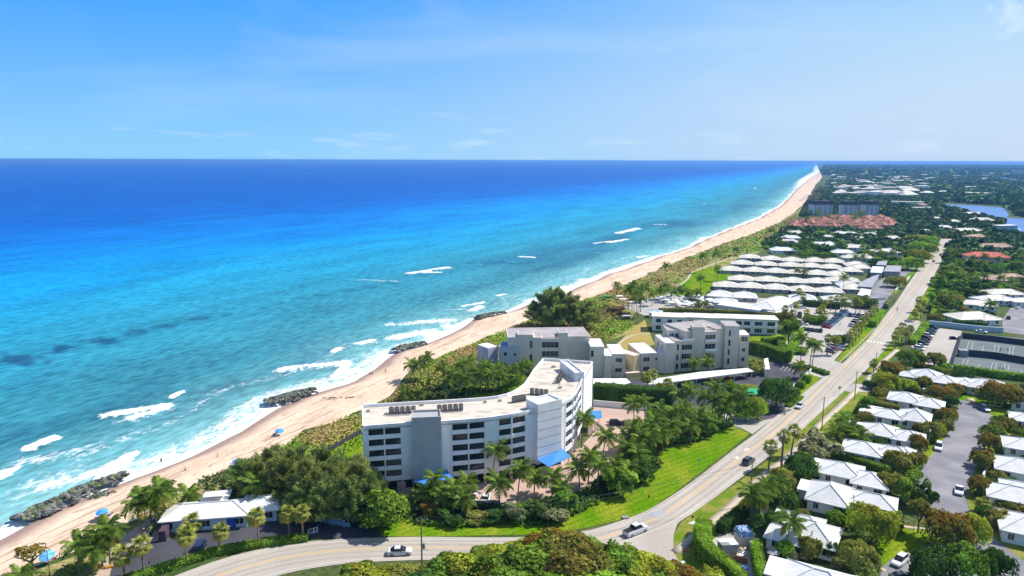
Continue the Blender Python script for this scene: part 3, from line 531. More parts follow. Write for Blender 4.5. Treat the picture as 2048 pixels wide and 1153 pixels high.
# side walk (a raised slab)
def slab(name, line, w, z0, z1, mat, kind='structure', label=None, cat=None):
    A = offs(line, w/2); B = offs(line, -w/2); n = len(A)
    V = [(x, y, z) for P_, z in ((A, z0), (B, z0), (B, z1), (A, z1)) for x, y in P_]
    Fc = []
    for i in range(n-1):
        for r in range(4): a = r*n+i; c = ((r+1) % 4)*n+i; Fc.append((a, a+1, c+1, c))
    Fc += [(0, n, 2*n, 3*n), (n-1, 4*n-1, 3*n-1, 2*n-1)]
    me = npmesh(name, V, Fc, mat); bm = bmesh.new(); bm.from_mesh(me); bmesh.ops.recalc_face_normals(bm, faces=bm.faces); bm.to_mesh(me); bm.free(); o = mobj(name, me)
    if kind: o['kind'] = kind
    if label: tag(o, label, cat)
    return o
slab('sidewalk', smooth_line(GA([(1350, 1106), (1410, 1056), (1458, 1015), (1494, 981), (1537, 943), (1576, 914), (1634, 855), (1680, 813), (1716, 778)])), 2.0, 0, .13, WALKM)
slab('sidewalk', smooth_line(GA([(1732, 764), (1758, 732), (1775, 716), (1795, 700)])), 2.0, 0, .13, WALKM)
slab('beach_path', smooth_line(GA([(1325, 597), (1350, 577), (1373, 560), (1384, 545), (1400, 538), (1440, 524), (1465, 515)])), 1.6, 0, .10, WALKM)
slab('beach_path', smooth_line(GA([(1532, 496), (1543, 485), (1556, 468)])), 1.6, 0, .10, WALKM)
slab('footpath', smooth_line(GA([(1790, 1052), (1820, 1056), (1865, 1060), (1890, 1061)])), 1.1, 0, .09, WALKM)
slab('footpath', smooth_line(GA([(1740, 1128), (1770, 1143)])), 1.1, 0, .09, WALKM)
slab('footpath', smooth_line(GA([(1940, 797), (1944, 804)])), 2.2, 0, .09, WALKM)
slab('footpath', smooth_line(GA([(1978, 811), (2000, 813)])), 1.3, 0, .09, WALKM)
slab('footpath', smooth_line(GA([(1228, 694), (1262, 672), (1300, 668)])), 1.2, 0, .09, WALKM)
# streets, lots, drives
sheet('street', [(1916, 800), (1935, 803), (1950, 808), (1978, 828), (1994, 836), (1990, 852), (1975, 885), (1960, 916), (1944, 955), (1931, 997), (1939, 1021), (1994, 1081), (2060, 1132), (2060, 1240), (1990, 1240), (1950, 1130), (1900, 1070), (1836, 1030), (1831, 968), (1834, 947), (1863, 910), (1886, 881), (1905, 855), (1914, 833)], .07, ASPHALT)
sheet('drive', [(1765, 1134), (1800, 1105), (1838, 1108), (1900, 1095), (1960, 1100), (1985, 1150), (1990, 1240), (1740, 1240)], .06, ASPHALT)
sheet('parking_lot', [(230, 1110), (300, 1085), (345, 1078), (345, 1060), (520, 1035), (640, 1035), (720, 1050), (770, 1073), (690, 1077), (610, 1078), (520, 1085), (440, 1098), (380, 1112), (330, 1128), (265, 1148), (225, 1175), (215, 1170)], .05, ASPH_DARK)
sheet('courtyard', [(745, 985), (800, 985), (905, 972), (1000, 962), (1080, 950), (1130, 905), (1160, 895), (1185, 870), (1186, 808), (1290, 815), (1300, 860), (1230, 920), (1180, 975), (1110, 1000), (1000, 1010), (930, 1008), (860, 1005), (790, 1010), (745, 1005)], .05, PAVER)
sheet('parking_lot', [(1240, 760), (1330, 755), (1420, 752), (1530, 728), (1560, 722), (1625, 741), (1577, 785), (1500, 800), (1430, 808), (1330, 815), (1240, 800)], .05, ASPH_DARK)
sheet('drive', [(1500, 812), (1576, 782), (1588, 800), (1568, 822), (1545, 842), (1520, 835)], .06, ASPH_DARK)
sheet('drive', [(1440, 828), (1470, 830), (1520, 843), (1550, 836), (1505, 869), (1480, 856), (1455, 848)], .07, LOT)
sheet('drive', [(1620, 728), (1652, 735), (1668, 722), (1690, 730), (1650, 758), (1627, 752), (1600, 735)], .07, LOT)
sheet('parking_lot', [(1578, 727), (1650, 737), (1668, 722), (1690, 697), (1716, 658), (1748, 618), (1690, 616), (1640, 611), (1600, 608), (1588, 635), (1597, 655), (1583, 672), (1560, 700)], .05, LOT)
sheet('parking_lot', [(1829, 650), (1854, 654), (1925, 663), (1905, 735), (1840, 728), (1828, 700), (1820, 690)], .05, LOT)
sheet('drive', [(1805, 640), (1830, 640), (1858, 652), (1854, 660), (1828, 655), (1803, 657)], .065, LOT)
sheet('drive', [(1706, 768), (1745, 770), (1740, 785), (1700, 785), (1690, 782)], .06, LOT)
sheet('service_road', [(1740, 585), (1760, 560), (1800, 545), (1840, 530), (1800, 560), (1765, 620), (1735, 612)], .05, ASPHALT)
sheet('street', [(2005, 664), (2060, 672), (2060, 590), (2020, 618), (2005, 640)], .05, ASPHALT)
sheet('service_road', [(1800, 497), (1810, 480), (1822, 470), (1812, 500), (1806, 520)], .05, ASPHALT)
sheet('pool_deck', [(1240, 612), (1320, 592), (1420, 592), (1520, 600), (1520, 622), (1400, 618), (1290, 632)], .05, LOT)
sheet('terrace', [(1410, 592), (1600, 600), (1600, 640), (1500, 636), (1420, 620)], .048, LOT)
sheet('patio', [(1520, 1020), (1560, 1010), (1580, 1025), (1545, 1060), (1520, 1050)], .05, WALKM)
sheet('swimming_pool', [(1902, 617), (1915, 613), (1930, 616), (1925, 621), (1905, 622)], .07, POOL)
for k_, lg in enumerate(([(1882, 409), (1945, 411), (2008, 416), (2018, 430), (2010, 441), (1980, 432), (1930, 424), (1890, 418)], [(2008, 436), (2060, 438), (2060, 470), (2022, 462), (2005, 450)], [(1985, 358), (2010, 355), (2070, 365), (2070, 371), (2010, 362)])):
    sheet('lagoon', lg, .12, LAGOON); EXCL.append(GA(lg))
# tennis courts with painted lines
sheet('tennis_court', [(1924, 667), (2060, 678), (2060, 752), (1906, 730)], .055, COURT)
def paint(p0, p1, w=.12, z=.075, mat=None):
    a = np.array(G(*p0)); b = np.array(G(*p1)); d = (b-a)/np.linalg.norm(b-a); n = np.array([-d[1], d[0]])*w/2
    sheet('court_line', [tuple(a+n), tuple(b+n), tuple(b-n), tuple(a-n)], z, mat or WPAINT, world=True)
for a, b_ in (((1938, 684), (1933, 699)), ((1946, 685), (1941, 704)), ((1967, 692), (1964, 704)), ((1990, 690), (1987, 711)), ((1998, 691), (1994, 714)), ((2020, 693), (2017, 716)), ((2027, 694), (2024, 717)), ((1938, 684), (2050, 696)), ((1941, 696), (2050, 708)),
             ((1929, 719), (1925, 728)), ((1937, 720), (1933, 730)), ((1959, 729), (1955, 741)), ((1985, 726), (1981, 744)), ((1993, 727), (1989, 746)), ((2010, 729), (2006, 748)), ((2018, 730), (2015, 750)), ((2043, 741), (2041, 755)), ((1929, 719), (2050, 733)), ((1935, 727), (2050, 741))): paint(a, b_)
for pl in ([(1600, 400), (1640, 400)],): pass
# bay stripes in the left lot and the lot by the carport
for k in range(7): paint((1560+k*8, 741+k*1.2), (1568+k*8.0, 733+k*1.2), .12, .075)
EXCL += [GA(p) for p in ([(758, 1075), (765, 1030), (1000, 1038), (1290, 960), (1310, 920), (1400, 885), (1505, 868), (1294, 1030)], [(1613, 851), (1706, 769), (1745, 770), (1640, 905), (1372, 1153), (1347, 1073)], [(1916, 795), (2000, 836), (1931, 997), (1994, 1081), (2060, 1132), (2060, 1240), (1740, 1240), (1800, 1100), (1836, 1030), (1831, 968), (1886, 881)], [(1578, 727), (1668, 728), (1750, 616), (1590, 606), (1560, 700)], [(1805, 636), (1925, 660), (2005, 662), (2060, 590), (2060, 756), (1900, 738), (1840, 730)], [(1240, 625), (1340, 585), (1520, 600), (1600, 600), (1600, 640), (1290, 632)])]

# haze : the humid sea air
hz = MB().box(-64000, -64000, -7.5, 64000, 64000, 84).mesh('haze', MAT['cloth']); hz.materials.clear()
hm = bpy.data.materials.new('sea_air'); hm.use_nodes = True; hn = hm.node_tree; hn.nodes.clear(); ho = N(hn, 'ShaderNodeOutputMaterial'); hv = N(hn, 'ShaderNodeVolumePrincipled')
hv.inputs['Color'].default_value = (.20, .48, 1, 1); hv.inputs['Density'].default_value = 7.5e-5; hv.inputs['Anisotropy'].default_value = 0.2
hn.links.new(hv.outputs[0], ho.inputs['Volume']); hz.materials.append(hm); mobj('haze', hz)['kind'] = 'stuff'
# ------------------------------------------------------------------ BUILDINGS
_cache = {}
def window(parent, p, d, w, h, nx=2, nz=1, name='window', frame=STUCCO_W, out=.07, glass=GLASS):
    """a framed window on a wall: p = lower left corner (parent space), d = unit direction along the wall; depth to the right hand side"""
    key = (round(w, 1), round(h, 1), nx, nz, frame.name, glass.name)
    if key not in _cache:
        w_, h_ = key[0], key[1]; g = MB().box(0, -.02, 0, w_, .05, h_).mesh('pane', glass); fr = MB(); t = .07
        fr.box(-t, -out, -t, w_+t, .04, 0); fr.box(-t, -out, h_, w_+t, .04, h_+t); fr.box(-t, -out, 0, 0, .04, h_); fr.box(w_, -out, 0, w_+t, .04, h_)
        for i in range(1, nx): x = w_*i/nx; fr.box(x-.03, -out*.8, 0, x+.03, .03, h_)
        for i in range(1, nz): z = h_*i/nz; fr.box(0, -out*.8, z-.03, w_, .03, z+.03)
        _cache[key] = (fr.mesh(name, frame), g)
    f_, g_ = _cache[key]; a = math.atan2(d[1], d[0])
    o = mobj(name, f_, parent, loc=p, rot=(0, 0, a)); mobj('pane', g_, o); return o

def hip_roof(L_, W_, ov, rh, z0, cx=0, cy=0, ang=0, course=.8, step=.022):
    """hipped roof of tile courses, each course a shallow step"""
    mb = MB(); a, b = L_/2+ov, W_/2+ov; n = max(3, int(round(min(a, b)/course))); ca, sa = math.cos(ang), math.sin(ang)
    def P_(x, y, z): return (cx+x*ca-y*sa, cy+x*sa+y*ca, z)
    m = min(a, b)
    mb.add([P_(-a, -b, z0-.22), P_(a, -b, z0-.22), P_(a, b, z0-.22), P_(-a, b, z0-.22), P_(-a, -b, z0), P_(a, -b, z0), P_(a, b, z0), P_(-a, b, z0)], [(3, 2, 1, 0), (0, 1, 5, 4), (1, 2, 6, 5), (2, 3, 7, 6), (3, 0, 4, 7)])
    for k in range(n):
        i0 = m*k/n; i1 = m*(k+1)/n; zb = z0+rh*k/n+step; zt = z0+rh*(k+1)/n
        o = [(-a+i0, -b+i0), (a-i0, -b+i0), (a-i0, b-i0), (-a+i0, b-i0)]; q = [(-a+i1, -b+i1), (a-i1, -b+i1), (a-i1, b-i1), (-a+i1, b-i1)]
        low = z0+rh*k/n
        vs = [P_(x, y, low) for x, y in o]+[P_(x, y, zb) for x, y in o]+[P_(x, y, zt) for x, y in q]
        fs = [(i, (i+1) % 4, 4+(i+1) % 4, 4+i) for i in range(4)]+[(4+i, 4+(i+1) % 4, 8+(i+1) % 4, 8+i) for i in range(4)]
        mb.add(vs, fs)
    if abs(a-b) > .3 or True:
        i1 = m; q = [(-a+i1, -b+i1), (a-i1, -b+i1), (a-i1, b-i1), (-a+i1, b-i1)]
    # ridge and hip caps, a few cm proud
    e = [(-a, -b), (a, -b), (a, b), (-a, b)]; r_ = [(-a+m, -b+m), (a-m, -b+m), (a-m, b-m), (-a+m, b-m)]
    for i in range(4): mb.tube([P_(*e[i], z0+.06), P_(*r_[i], z0+rh+.07)], [.13, .13], n=4)
    if a-b > .3: mb.tube([P_(-a+m, 0, z0+rh+.08), P_(a-m, 0, z0+rh+.08)], [.13, .13], n=4)
    elif b-a > .3: mb.tube([P_(0, -b+m, z0+rh+.08), P_(0, b-m, z0+rh+.08)], [.13, .13], n=4)
    return mb
def foot(x, y, L_, W_, rz, m=1.0):
    ca, sa = math.cos(rz), math.sin(rz); a, b = L_/2+m, W_/2+m
    return [(x+p*ca-q*sa, y+p*sa+q*ca) for p, q in ((-a, -b), (a, -b), (a, b), (-a, b))]
def house(name, x, y, rz, blocks, label, cat='house', group=None, wall=STUCCO, roof=WHITE_ROOF, wins=True, z=0, course=.8, detail=True):
    """blocks: (cx, cy, L, W, wall_h, roof_h) roof_h 0 = flat roof"""
    t = empty(name, (x, y, z), rz, label, cat, group); ca, sa = math.cos(rz), math.sin(rz)
    wb = MB()
    for i, (cx, cy, L_, W_, h, rh) in enumerate(blocks):
        e = .003*i
        wb.box(cx-L_/2+e, cy-W_/2+e, 0, cx+L_/2-e, cy+W_/2-e, h-.1-e)
        if rh > 0: hip_roof(L_, W_, .7, rh, h, cx, cy, 0, course).build('roof', roof, t)
        else: MB().box(cx-L_/2-.5, cy-W_/2-.5, h-.1+.004*i, cx+L_/2+.5, cy+W_/2+.5, h+.22+.004*i).build('roof', roof, t)
        if wins and h >= 2.2:
            n = max(1, int(L_/3.4)); fl = max(1, int(h/2.6))
            for f_ in range(fl):
                for k in range(n):
                    if (k*7+i*3+int(x)) % 5 == 0 and n > 2: continue
                    xx = cx-L_/2+(k+.5)*L_/n-.8; window(t, (xx, cy-W_/2-.012, .9+f_*2.7), (1, 0), 1.8 if k % 3 else 1.1, min(1.45, h-1.15), 2, 1)
            if detail:
                for k in range(max(1, int(W_/4))): yy = cy-W_/2+(k+.5)*W_/max(1, int(W_/4))+.7; window(t, (cx-L_/2-.012, yy, .9), (0, -1), 1.4, 1.3, 2, 1)
        fx, fy = x+cx*ca-cy*sa, y+cx*sa+cy*ca; EXCL.append(foot(fx, fy, L_, W_, rz, 1.2)); dc = math.hypot(fx, fy)
        if dc > 300: k_c = min(26, 9+dc*.012); EXCL.append(foot(fx-fx/dc*k_c*.5, fy-fy/dc*k_c*.5, L_, W_+k_c, 0, 1.0))
    wb.build('wall', wall, t)
    return t

# ---- A : the curved white condominium
def condo():
    Zt = 17.5; base = G(880, 843, Zt); O = Vector((base[0], base[1]+4, 0))
    t = empty('condominium', tuple(O), 0, 'long curved six storey white condominium bending away from the beach, open parking level below', 'apartment building')
    loc = lambda p: (p[0]-O.x, p[1]-O.y)
    def g(u, v, z=Zt): return G(u, v, z)
    front = [g(*q) for q in [(725, 853), (735, 851.5), (768, 849), (802, 846.5), (822, 845), (852, 844), (883, 842.5), (903, 841), (920, 839.8), (937, 838.5), (954, 837), (970, 835.5), (984, 834), (997, 832), (1010, 830.3), (1024, 828.3), (1038, 826), (1052, 823), (1064, 820), (1076, 817), (1101, 811), (1125, 804.5), (1132, 801), (1140, 796.5), (1147, 790), (1152.5, 783), (1156, 777.5), (1160, 770), (1163, 763), (1168, 752), (1186, 723)]]
    back = [g(*q) for q in [(723, 809), (775, 806), (823, 803.5), (888, 800), (952, 796), (975, 794), (995, 791.5), (1012, 787.5), (1026, 782), (1038, 775), (1049, 766), (1058, 753), (1066, 740), (1076, 728), (1086, 716)]]
    F_ = [loc(p) for p in front]; Bk = [loc(p) for p in back]
    EXCL.append(front+back[::-1])
    Zr = 16.7; FL = [3.1+2.72*k for k in range(5)]            # floors of five storeys over the parking level
    # roof slab with parapet
    rb = MB(); rb.prism(F_+Bk[::-1], Zr-.3, Zr-.005); rb.build('roof_slab', GRAVEL_ROOF, t)
    ring = F_+Bk[::-1]; pm = MB(); n = len(ring)
    cen = np.mean(np.array(ring), 0)
    for i in range(n):
        a = np.array(ring[i]); b = np.array(ring[(i+1) % n]); d = b-a; l = np.linalg.norm(d); 
        if l < .05: continue
        d /= l; nn = np.array([-d[1], d[0]])          # ring runs left->right along the front: inside is to the left
        pm.prism([tuple(a), tuple(b), tuple(b+nn*.35), tuple(a+nn*.35)], Zr-.25, Zt)
    pm.build('parapet', STUCCO, t)
    # rear and left end wall
    wb = MB(); path = [F_[0]]+Bk
    for i in range(len(path)-1):
        a = np.array(path[i]); b = np.array(path[i+1]); d = (b-a)/np.linalg.norm(b-a); nn = np.array([d[1], -d[0]])*.3
        wb.prism([tuple(a+nn*.2), tuple(b+nn*.2), tuple(b+nn), tuple(a+nn)], 3.0 if i else 0, Zr-.25)
    a = np.array(Bk[-1]); b = np.array(F_[-1]); wb.prism([tuple(a), tuple(b), tuple(b+np.array([-.2, -.5])), tuple(a+np.array([0, -.5]))], 0, Zr-.25)
    wb.build('rear_wall', STUCCO, t)
    # inner dark volume one metre behind the facade : deck levels
    A = [np.array(p) for p in F_]; inn = []
    for i in range(len(A)):
        d = A[min(i+1, len(A)-1)]-A[max(i-1, 0)]; d = d/np.linalg.norm(d); inn.append(tuple(A[i]+np.array([-d[1], d[0]])*1.15))
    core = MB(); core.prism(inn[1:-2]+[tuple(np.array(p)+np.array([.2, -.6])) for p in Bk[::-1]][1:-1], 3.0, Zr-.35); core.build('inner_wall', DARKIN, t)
    dk = MB(); dk.prism([tuple(A[i]*.985+np.array(inn[i])*.015) for i in range(len(A)-1)]+Bk[::-1], 2.75, 3.05); dk.build('deck_slab', STUCCO, t)
    # facade by segments of the front path
    seg = {0: 'pier', 1: 'bay', 2: 'bay', 3: 'blank', 4: 'tower', 5: 'tower', 6: 'blank', 7: 'bay', 8: 'bay', 9: 'bay', 10: 'bay', 11: 'blank', 12: 'blank', 13: 'bay', 14: 'bay', 15: 'bay', 16: 'bay', 17: 'blank', 18: 'blank', 19: 'tower', 20: 'tower', 21: 'pier', 22: 'bay', 23: 'bay', 24: 'bay', 25: 'bay', 26: 'bay', 27: 'blank', 28: 'blank', 29: 'blank'}
    merged = [(0, 1, 'pier'), (1, 2, 'bay'), (2, 3, 'bay'), (3, 4, 'blank'), (4, 6, 'blank'), (6, 7, 'blank'), (7, 9, 'bay'), (9, 11, 'bay'), (11, 13, 'blank'), (13, 15, 'bay'), (15, 17, 'bay'), (17, 19, 'blank'), (19, 21, 'blank'), (21, 22, 'pier'), (22, 24, 'bay'), (24, 25, 'bay'), (25, 26, 'bay'), (26, 28, 'bay'), (28, 29, 'blank'), (29, 30, 'blank')]
    for i0, i1, kind in merged:
        a = np.array(F_[i0]); b = np.array(F_[i1]); d = b-a; l = np.linalg.norm(d); d = d/l; nn = np.array([-d[1], d[0]])
        q = lambda s, o: tuple(a+d*s+nn*o)
        if kind in ('pier', 'blank'):
            tgt = MB()
            if i1-i0 > 1 and kind == 'blank':
                for j in range(i0, i1):
                    a_ = np.array(F_[j]); b_ = np.array(F_[j+1]); dd_ = (b_-a_)/np.linalg.norm(b_-a_); n_ = np.array([-dd_[1], dd_[0]])
                    tgt.prism([tuple(a_+n_*.06), tuple(b_+n_*.06), tuple(b_+n_*.36), tuple(a_+n_*.36)], 2.9 if i0 != 0 else 0, Zr-.25)
            else: tgt.prism([q(0, .06), q(l, .06), q(l, .4), q(0, .4)], 0 if kind == 'pier' else 2.9, Zr-.25)
            tgt.build('pier' if kind == 'pier' else 'blank_wall', STUCCO if kind == 'pier' else STUCCO_W, t)
        else:
            MB().prism([q(-.16, -.05), q(.16, -.05), q(.16, 1.0), q(-.16, 1.0)], 0, Zr-.252).build('pier', STUCCO, t)
            MB().prism([q(l-.15, -.03), q(l+.15, -.03), q(l+.15, 1.0), q(l-.15, 1.0)], 0, Zr-.256).build('pier', STUCCO, t)
            for k, z in enumerate(FL):
                MB().prism([q(.15, .03), q(l-.15, .03), q(l-.15, .25), q(.15, .25)], z-.22 if k else z-.35, z+.86).build('balcony_band', STUCCO_W, t)
                w = l-.32; n_m = 4 if w > 3 else 3
                o = window(t, (*q(.16, .55), z+.86), (d[0], d[1]), w, 1.66, n_m, 1, frame=DARKFR, out=.06)
    # three stair towers
    def tower(pl, pr, dep, z1, mat, joints=0, z0=2.9):
        a = np.array(loc(pl)); b = np.array(loc(pr)); d = (b-a)/np.linalg.norm(b-a); nn = np.array([-d[1], d[0]]); l = np.linalg.norm(b-a)
        m_ = MB(); q = lambda s, o: tuple(a+d*s+nn*o)
        m_.prism([q(0, 0), q(l, 0), q(l, dep), q(0, dep)], z0, z1-.5)
        for s0, s1, o0, o1 in ((0, l, 0, .25), (0, l, dep-.25, dep), (0, .25, .25, dep-.25), (l-.25, l, .25, dep-.25)): m_.prism([q(s0, o0), q(s1, o0), q(s1, o1), q(s0, o1)], z1-.5, z1)
        o = m_.build('stair_tower', mat, t)
        if joints:
            j = MB()
            for k in range(joints): zz = z0+(z1-z0)*(k+1)/(joints+1); j.prism([q(-.02, -.03), q(l+.02, -.03), q(l+.02, .02), q(-.02, .02)], zz-.04, zz+.04)
            j.build('joint', pmat('joint_grey', (.36, .35, .34)), o)  # grey joint lines across the tower panels
    tower(G(823, 836, 19.5), G(882, 833.5, 19.5), 5.2, 19.5, GREY_STUCCO)
    tower(G(1076, 809.5, 19.2), G(1123.5, 798.5, 19.2), 5.2, 19.2, STUCCO, 6)
    tower(G(1150, 746, 19.4), G(1168, 744.5, 19.4), 13, 19.4, STUCCO)
    # canopies, navy skirts and entrance screens
    for k, (tp, lo_) in enumerate((((( 826, 963, 4.0), (852, 970, 4.0), (905, 957, 4.0), (888, 930, 5.2)), 0), (((1072, 918, 4.6), (1098, 934, 4.2), (1142, 913, 4.2), (1122, 896, 5.4)), 1), (((1168, 822, 4.6), (1184, 838, 4.2), (1204, 836, 4.2), (1203, 822, 5.0)), 2))):
        V = []
        for dz in (0, -.12): V += [(*loc(G(u, v, z)), z+dz) for u, v, z in tp]
        m_ = MB().add(V, [(0, 1, 2, 3), (7, 6, 5, 4), (0, 4, 5, 1), (1, 5, 6, 2), (2, 6, 7, 3), (3, 7, 4, 0)]); o = m_.build('canopy', BLUE_AWN, t)
        bm = bmesh.new(); bm.from_mesh(o.data); bmesh.ops.recalc_face_normals(bm, faces=bm.faces); bm.to_mesh(o.data); bm.free()
        for x_, y_, z_ in V[:3]: MB().tube([(x_*.98, y_, 0), (x_*.98, y_, z_-.15)], [.09, .09], 5).build('post', METAL, o)
    for (u0, v0, u1, v1) in ((806, 948, 826, 951), (826, 951, 884, 946), (884, 946, 897, 945), (1060, 925, 1078, 921), (1078, 921, 1122, 907)):
        a = np.array(loc(G(u0, v0, 3))); b = np.array(loc(G(u1, v1, 3))); d = (b-a)/np.linalg.norm(b-a); nn = np.array([-d[1], d[0]])
        MB().prism([tuple(a-nn*.35), tuple(b-nn*.35), tuple(b+nn*.1), tuple(a+nn*.1)], 2.2, 4.3).build('navy_fascia', NAVY_AWN, t)
    pinkb = pmat('pink_block', (.48, .37, .31))
    for (u0, v0, u1, v1, h) in ((795, 985, 812, 984, 2.6), (806, 993, 828, 991, 2.0), (885, 972, 905, 968, 2.6), (1076, 955, 1100, 950, 2.6), (1176, 872, 1184, 868, 2.8), (1190, 866, 1196, 862, 2.8)):
        a = np.array(loc(G(u0, v0))); b = np.array(loc(G(u1, v1))); d = (b-a)/np.linalg.norm(b-a); nn = np.array([-d[1], d[0]])*.25
        MB().prism([tuple(a), tuple(b), tuple(b+nn), tuple(a+nn)], 0, h).build('entrance_screen', pinkb, t)
    # columns of the open level
    cm_ = MB().box(-.22, -.22, 0, .22, .22, 2.9).mesh('column', GREY_STUCCO)
    for i in range(1, len(F_)-2, 1):
        mobj('column', cm_, t, loc=(*(np.array(inn[i])+np.array([0, 1.2])), 0))
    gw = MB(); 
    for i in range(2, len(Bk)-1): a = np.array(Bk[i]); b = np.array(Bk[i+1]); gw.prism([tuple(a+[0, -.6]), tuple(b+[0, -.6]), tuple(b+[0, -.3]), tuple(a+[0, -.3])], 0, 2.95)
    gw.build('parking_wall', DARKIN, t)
    # air conditioning cabinets in rows on the roof
    acm = MB(); acm.box(-.55, -.55, 0, .55, .55, 1.45); acm.box(-.6, -.6, 1.45, .6, .6, 1.52); am = acm.mesh('ac_unit', ACM)
    fan = MB().tube([(0, 0, 1.52), (0, 0, 1.62)], [.42, .42], 10).mesh('fan_grille', BLACKM)
    rows = [((783, 822), (827, 820), 5), ((879, 817.5), (922, 815), 5), ((1028, 800), (1048, 796.5), 5), ((1064, 783.5), (1092, 786), 4), ((1116, 761), (1123, 749), 4), ((1129, 737), (1135, 726), 4)]
    for p0, p1, k in rows:
        for j in range(k):
            f_ = j/(k-1); p = loc(G(p0[0]+(p1[0]-p0[0])*f_, p0[1]+(p1[1]-p0[1])*f_+5, Zr)); o = mobj('ac_unit', am, t, loc=(*p, Zr), rot=(0, 0, random.uniform(-.1, .1))); mobj('fan_grille', fan, o)
    for u, v, s in ((772, 830, .5), (852, 828, 1.0), (970, 806, .5), (843, 812, .6), (1107, 735, .7), (1153, 738, .8), (1120, 777, .6), (1000, 803, .5), (736, 824, .5), (1135, 720, .6), (1150, 742, .5)):
        p = loc(G(u, v, Zr)); MB().obox(p, s*1.6, s, .5, .3, Zr).build('roof_vent', METAL, t)
    for u0, v0, u1, v1 in ((775, 832, 820, 831), (885, 827, 925, 824), (1078, 806, 1110, 800), (1118, 770, 1130, 752)):
        a = loc(G(u0, v0, Zr)); b = loc(G(u1, v1, Zr)); MB().tube([(*a, Zr+.2), (*b, Zr+.2)], [.12, .12], 5).build('roof_pipe', METAL, t)
condo()
# beach-side garden wall of the condominium, courtyard walls
def wall_line(name, px, w, h, mat, label, cat='wall', z=0, world=False):
    line = px if world else GA(px); b = line[0]; t = MB()
    for i in range(len(line)-1):
        a_ = np.array(line[i]); b_ = np.array(line[i+1]); d = (b_-a_)/np.linalg.norm(b_-a_); nn = np.array([-d[1], d[0]])*w/2
        e = .0015*i; t.prism([tuple(a_-nn-np.array(b)), tuple(b_+d*w*.3-nn-np.array(b)), tuple(b_+d*w*.3+nn-np.array(b)), tuple(a_+nn-np.array(b))], z, z+h-e)
    return tag(t.build(name, mat, loc=(*b, 0)), label, cat)
wall_line('garden_wall', [(1186, 812), (1240, 817), (1300, 822)], .3, 2.0, STUCCO, 'low pale wall below the tall dark hedge behind the curved condominium')
wall_line('garden_fence', [(618, 925), (650, 910), (690, 888), (722, 868)], .15, 1.6, FENCEM, 'dark garden fence along the dune beside the curved condominium', 'fence')
wall_line('garden_wall', [(800, 1004), (860, 1000), (930, 1010), (1000, 1009)], .3, 1.1, GREY_STUCCO, 'low grey wall along the front of the paved condominium court')
wall_line('garden_wall', [(1577, 787), (1600, 765), (1625, 741)], .25, 1.3, STUCCO, 'white wall behind the clipped topiary blocks beside the road')
wall_line('garden_wall', [(1858, 652), (1890, 655), (1940, 661), (1985, 665), (2004, 666)], .9, 2.6, pmat('teal_white_wall', (.40, .52, .58), c2=(.34, .46, .52)), 'long pale blue-green wall between the parking lot and the side street')
wall_line('garden_wall', [(1740, 602), (1770, 600)], .3, 1.6, STUCCO, 'short white wall by the far end of the palm lined lot')
wall_line('garden_wall', [(1790, 583), (1800, 576), (1812, 563), (1819, 556)], .35, 1.4, STUCCO, 'curved white entrance wall left of the far road')
wall_line('garden_wall', [(1458, 838), (1495, 841)], .3, 1.0, STUCCO_W, 'low white wall beside the condominium entrance drive')
wall_line('garden_wall', [(1965, 960), (1974, 940), (1985, 936)], .35, 1.5, STUCCO_W, 'curved white garden wall right of the asphalt street')
wall_line('tennis_fence', [(1924, 672), (1915, 700), (1905, 732)], .06, 3.2, FENCEM, 'dark mesh fence along the left edge of the tennis courts', 'fence')
wall_line('tennis_fence', [(1924, 677), (1990, 684), (2060, 693)], .06, 2.6, FENCEM, 'dark mesh fence along the far edge of the tennis courts', 'fence')
wall_line('tennis_fence', [(1928, 712), (1990, 718), (2060, 730)], .06, 2.8, FENCEM, 'dark windscreen fence between the near and far tennis courts', 'fence')
wall_line('court_hut', [(1916, 712), (1929, 713)], 3.0, 2.8, WALLG, 'small grey hut between the tennis courts', 'hut')

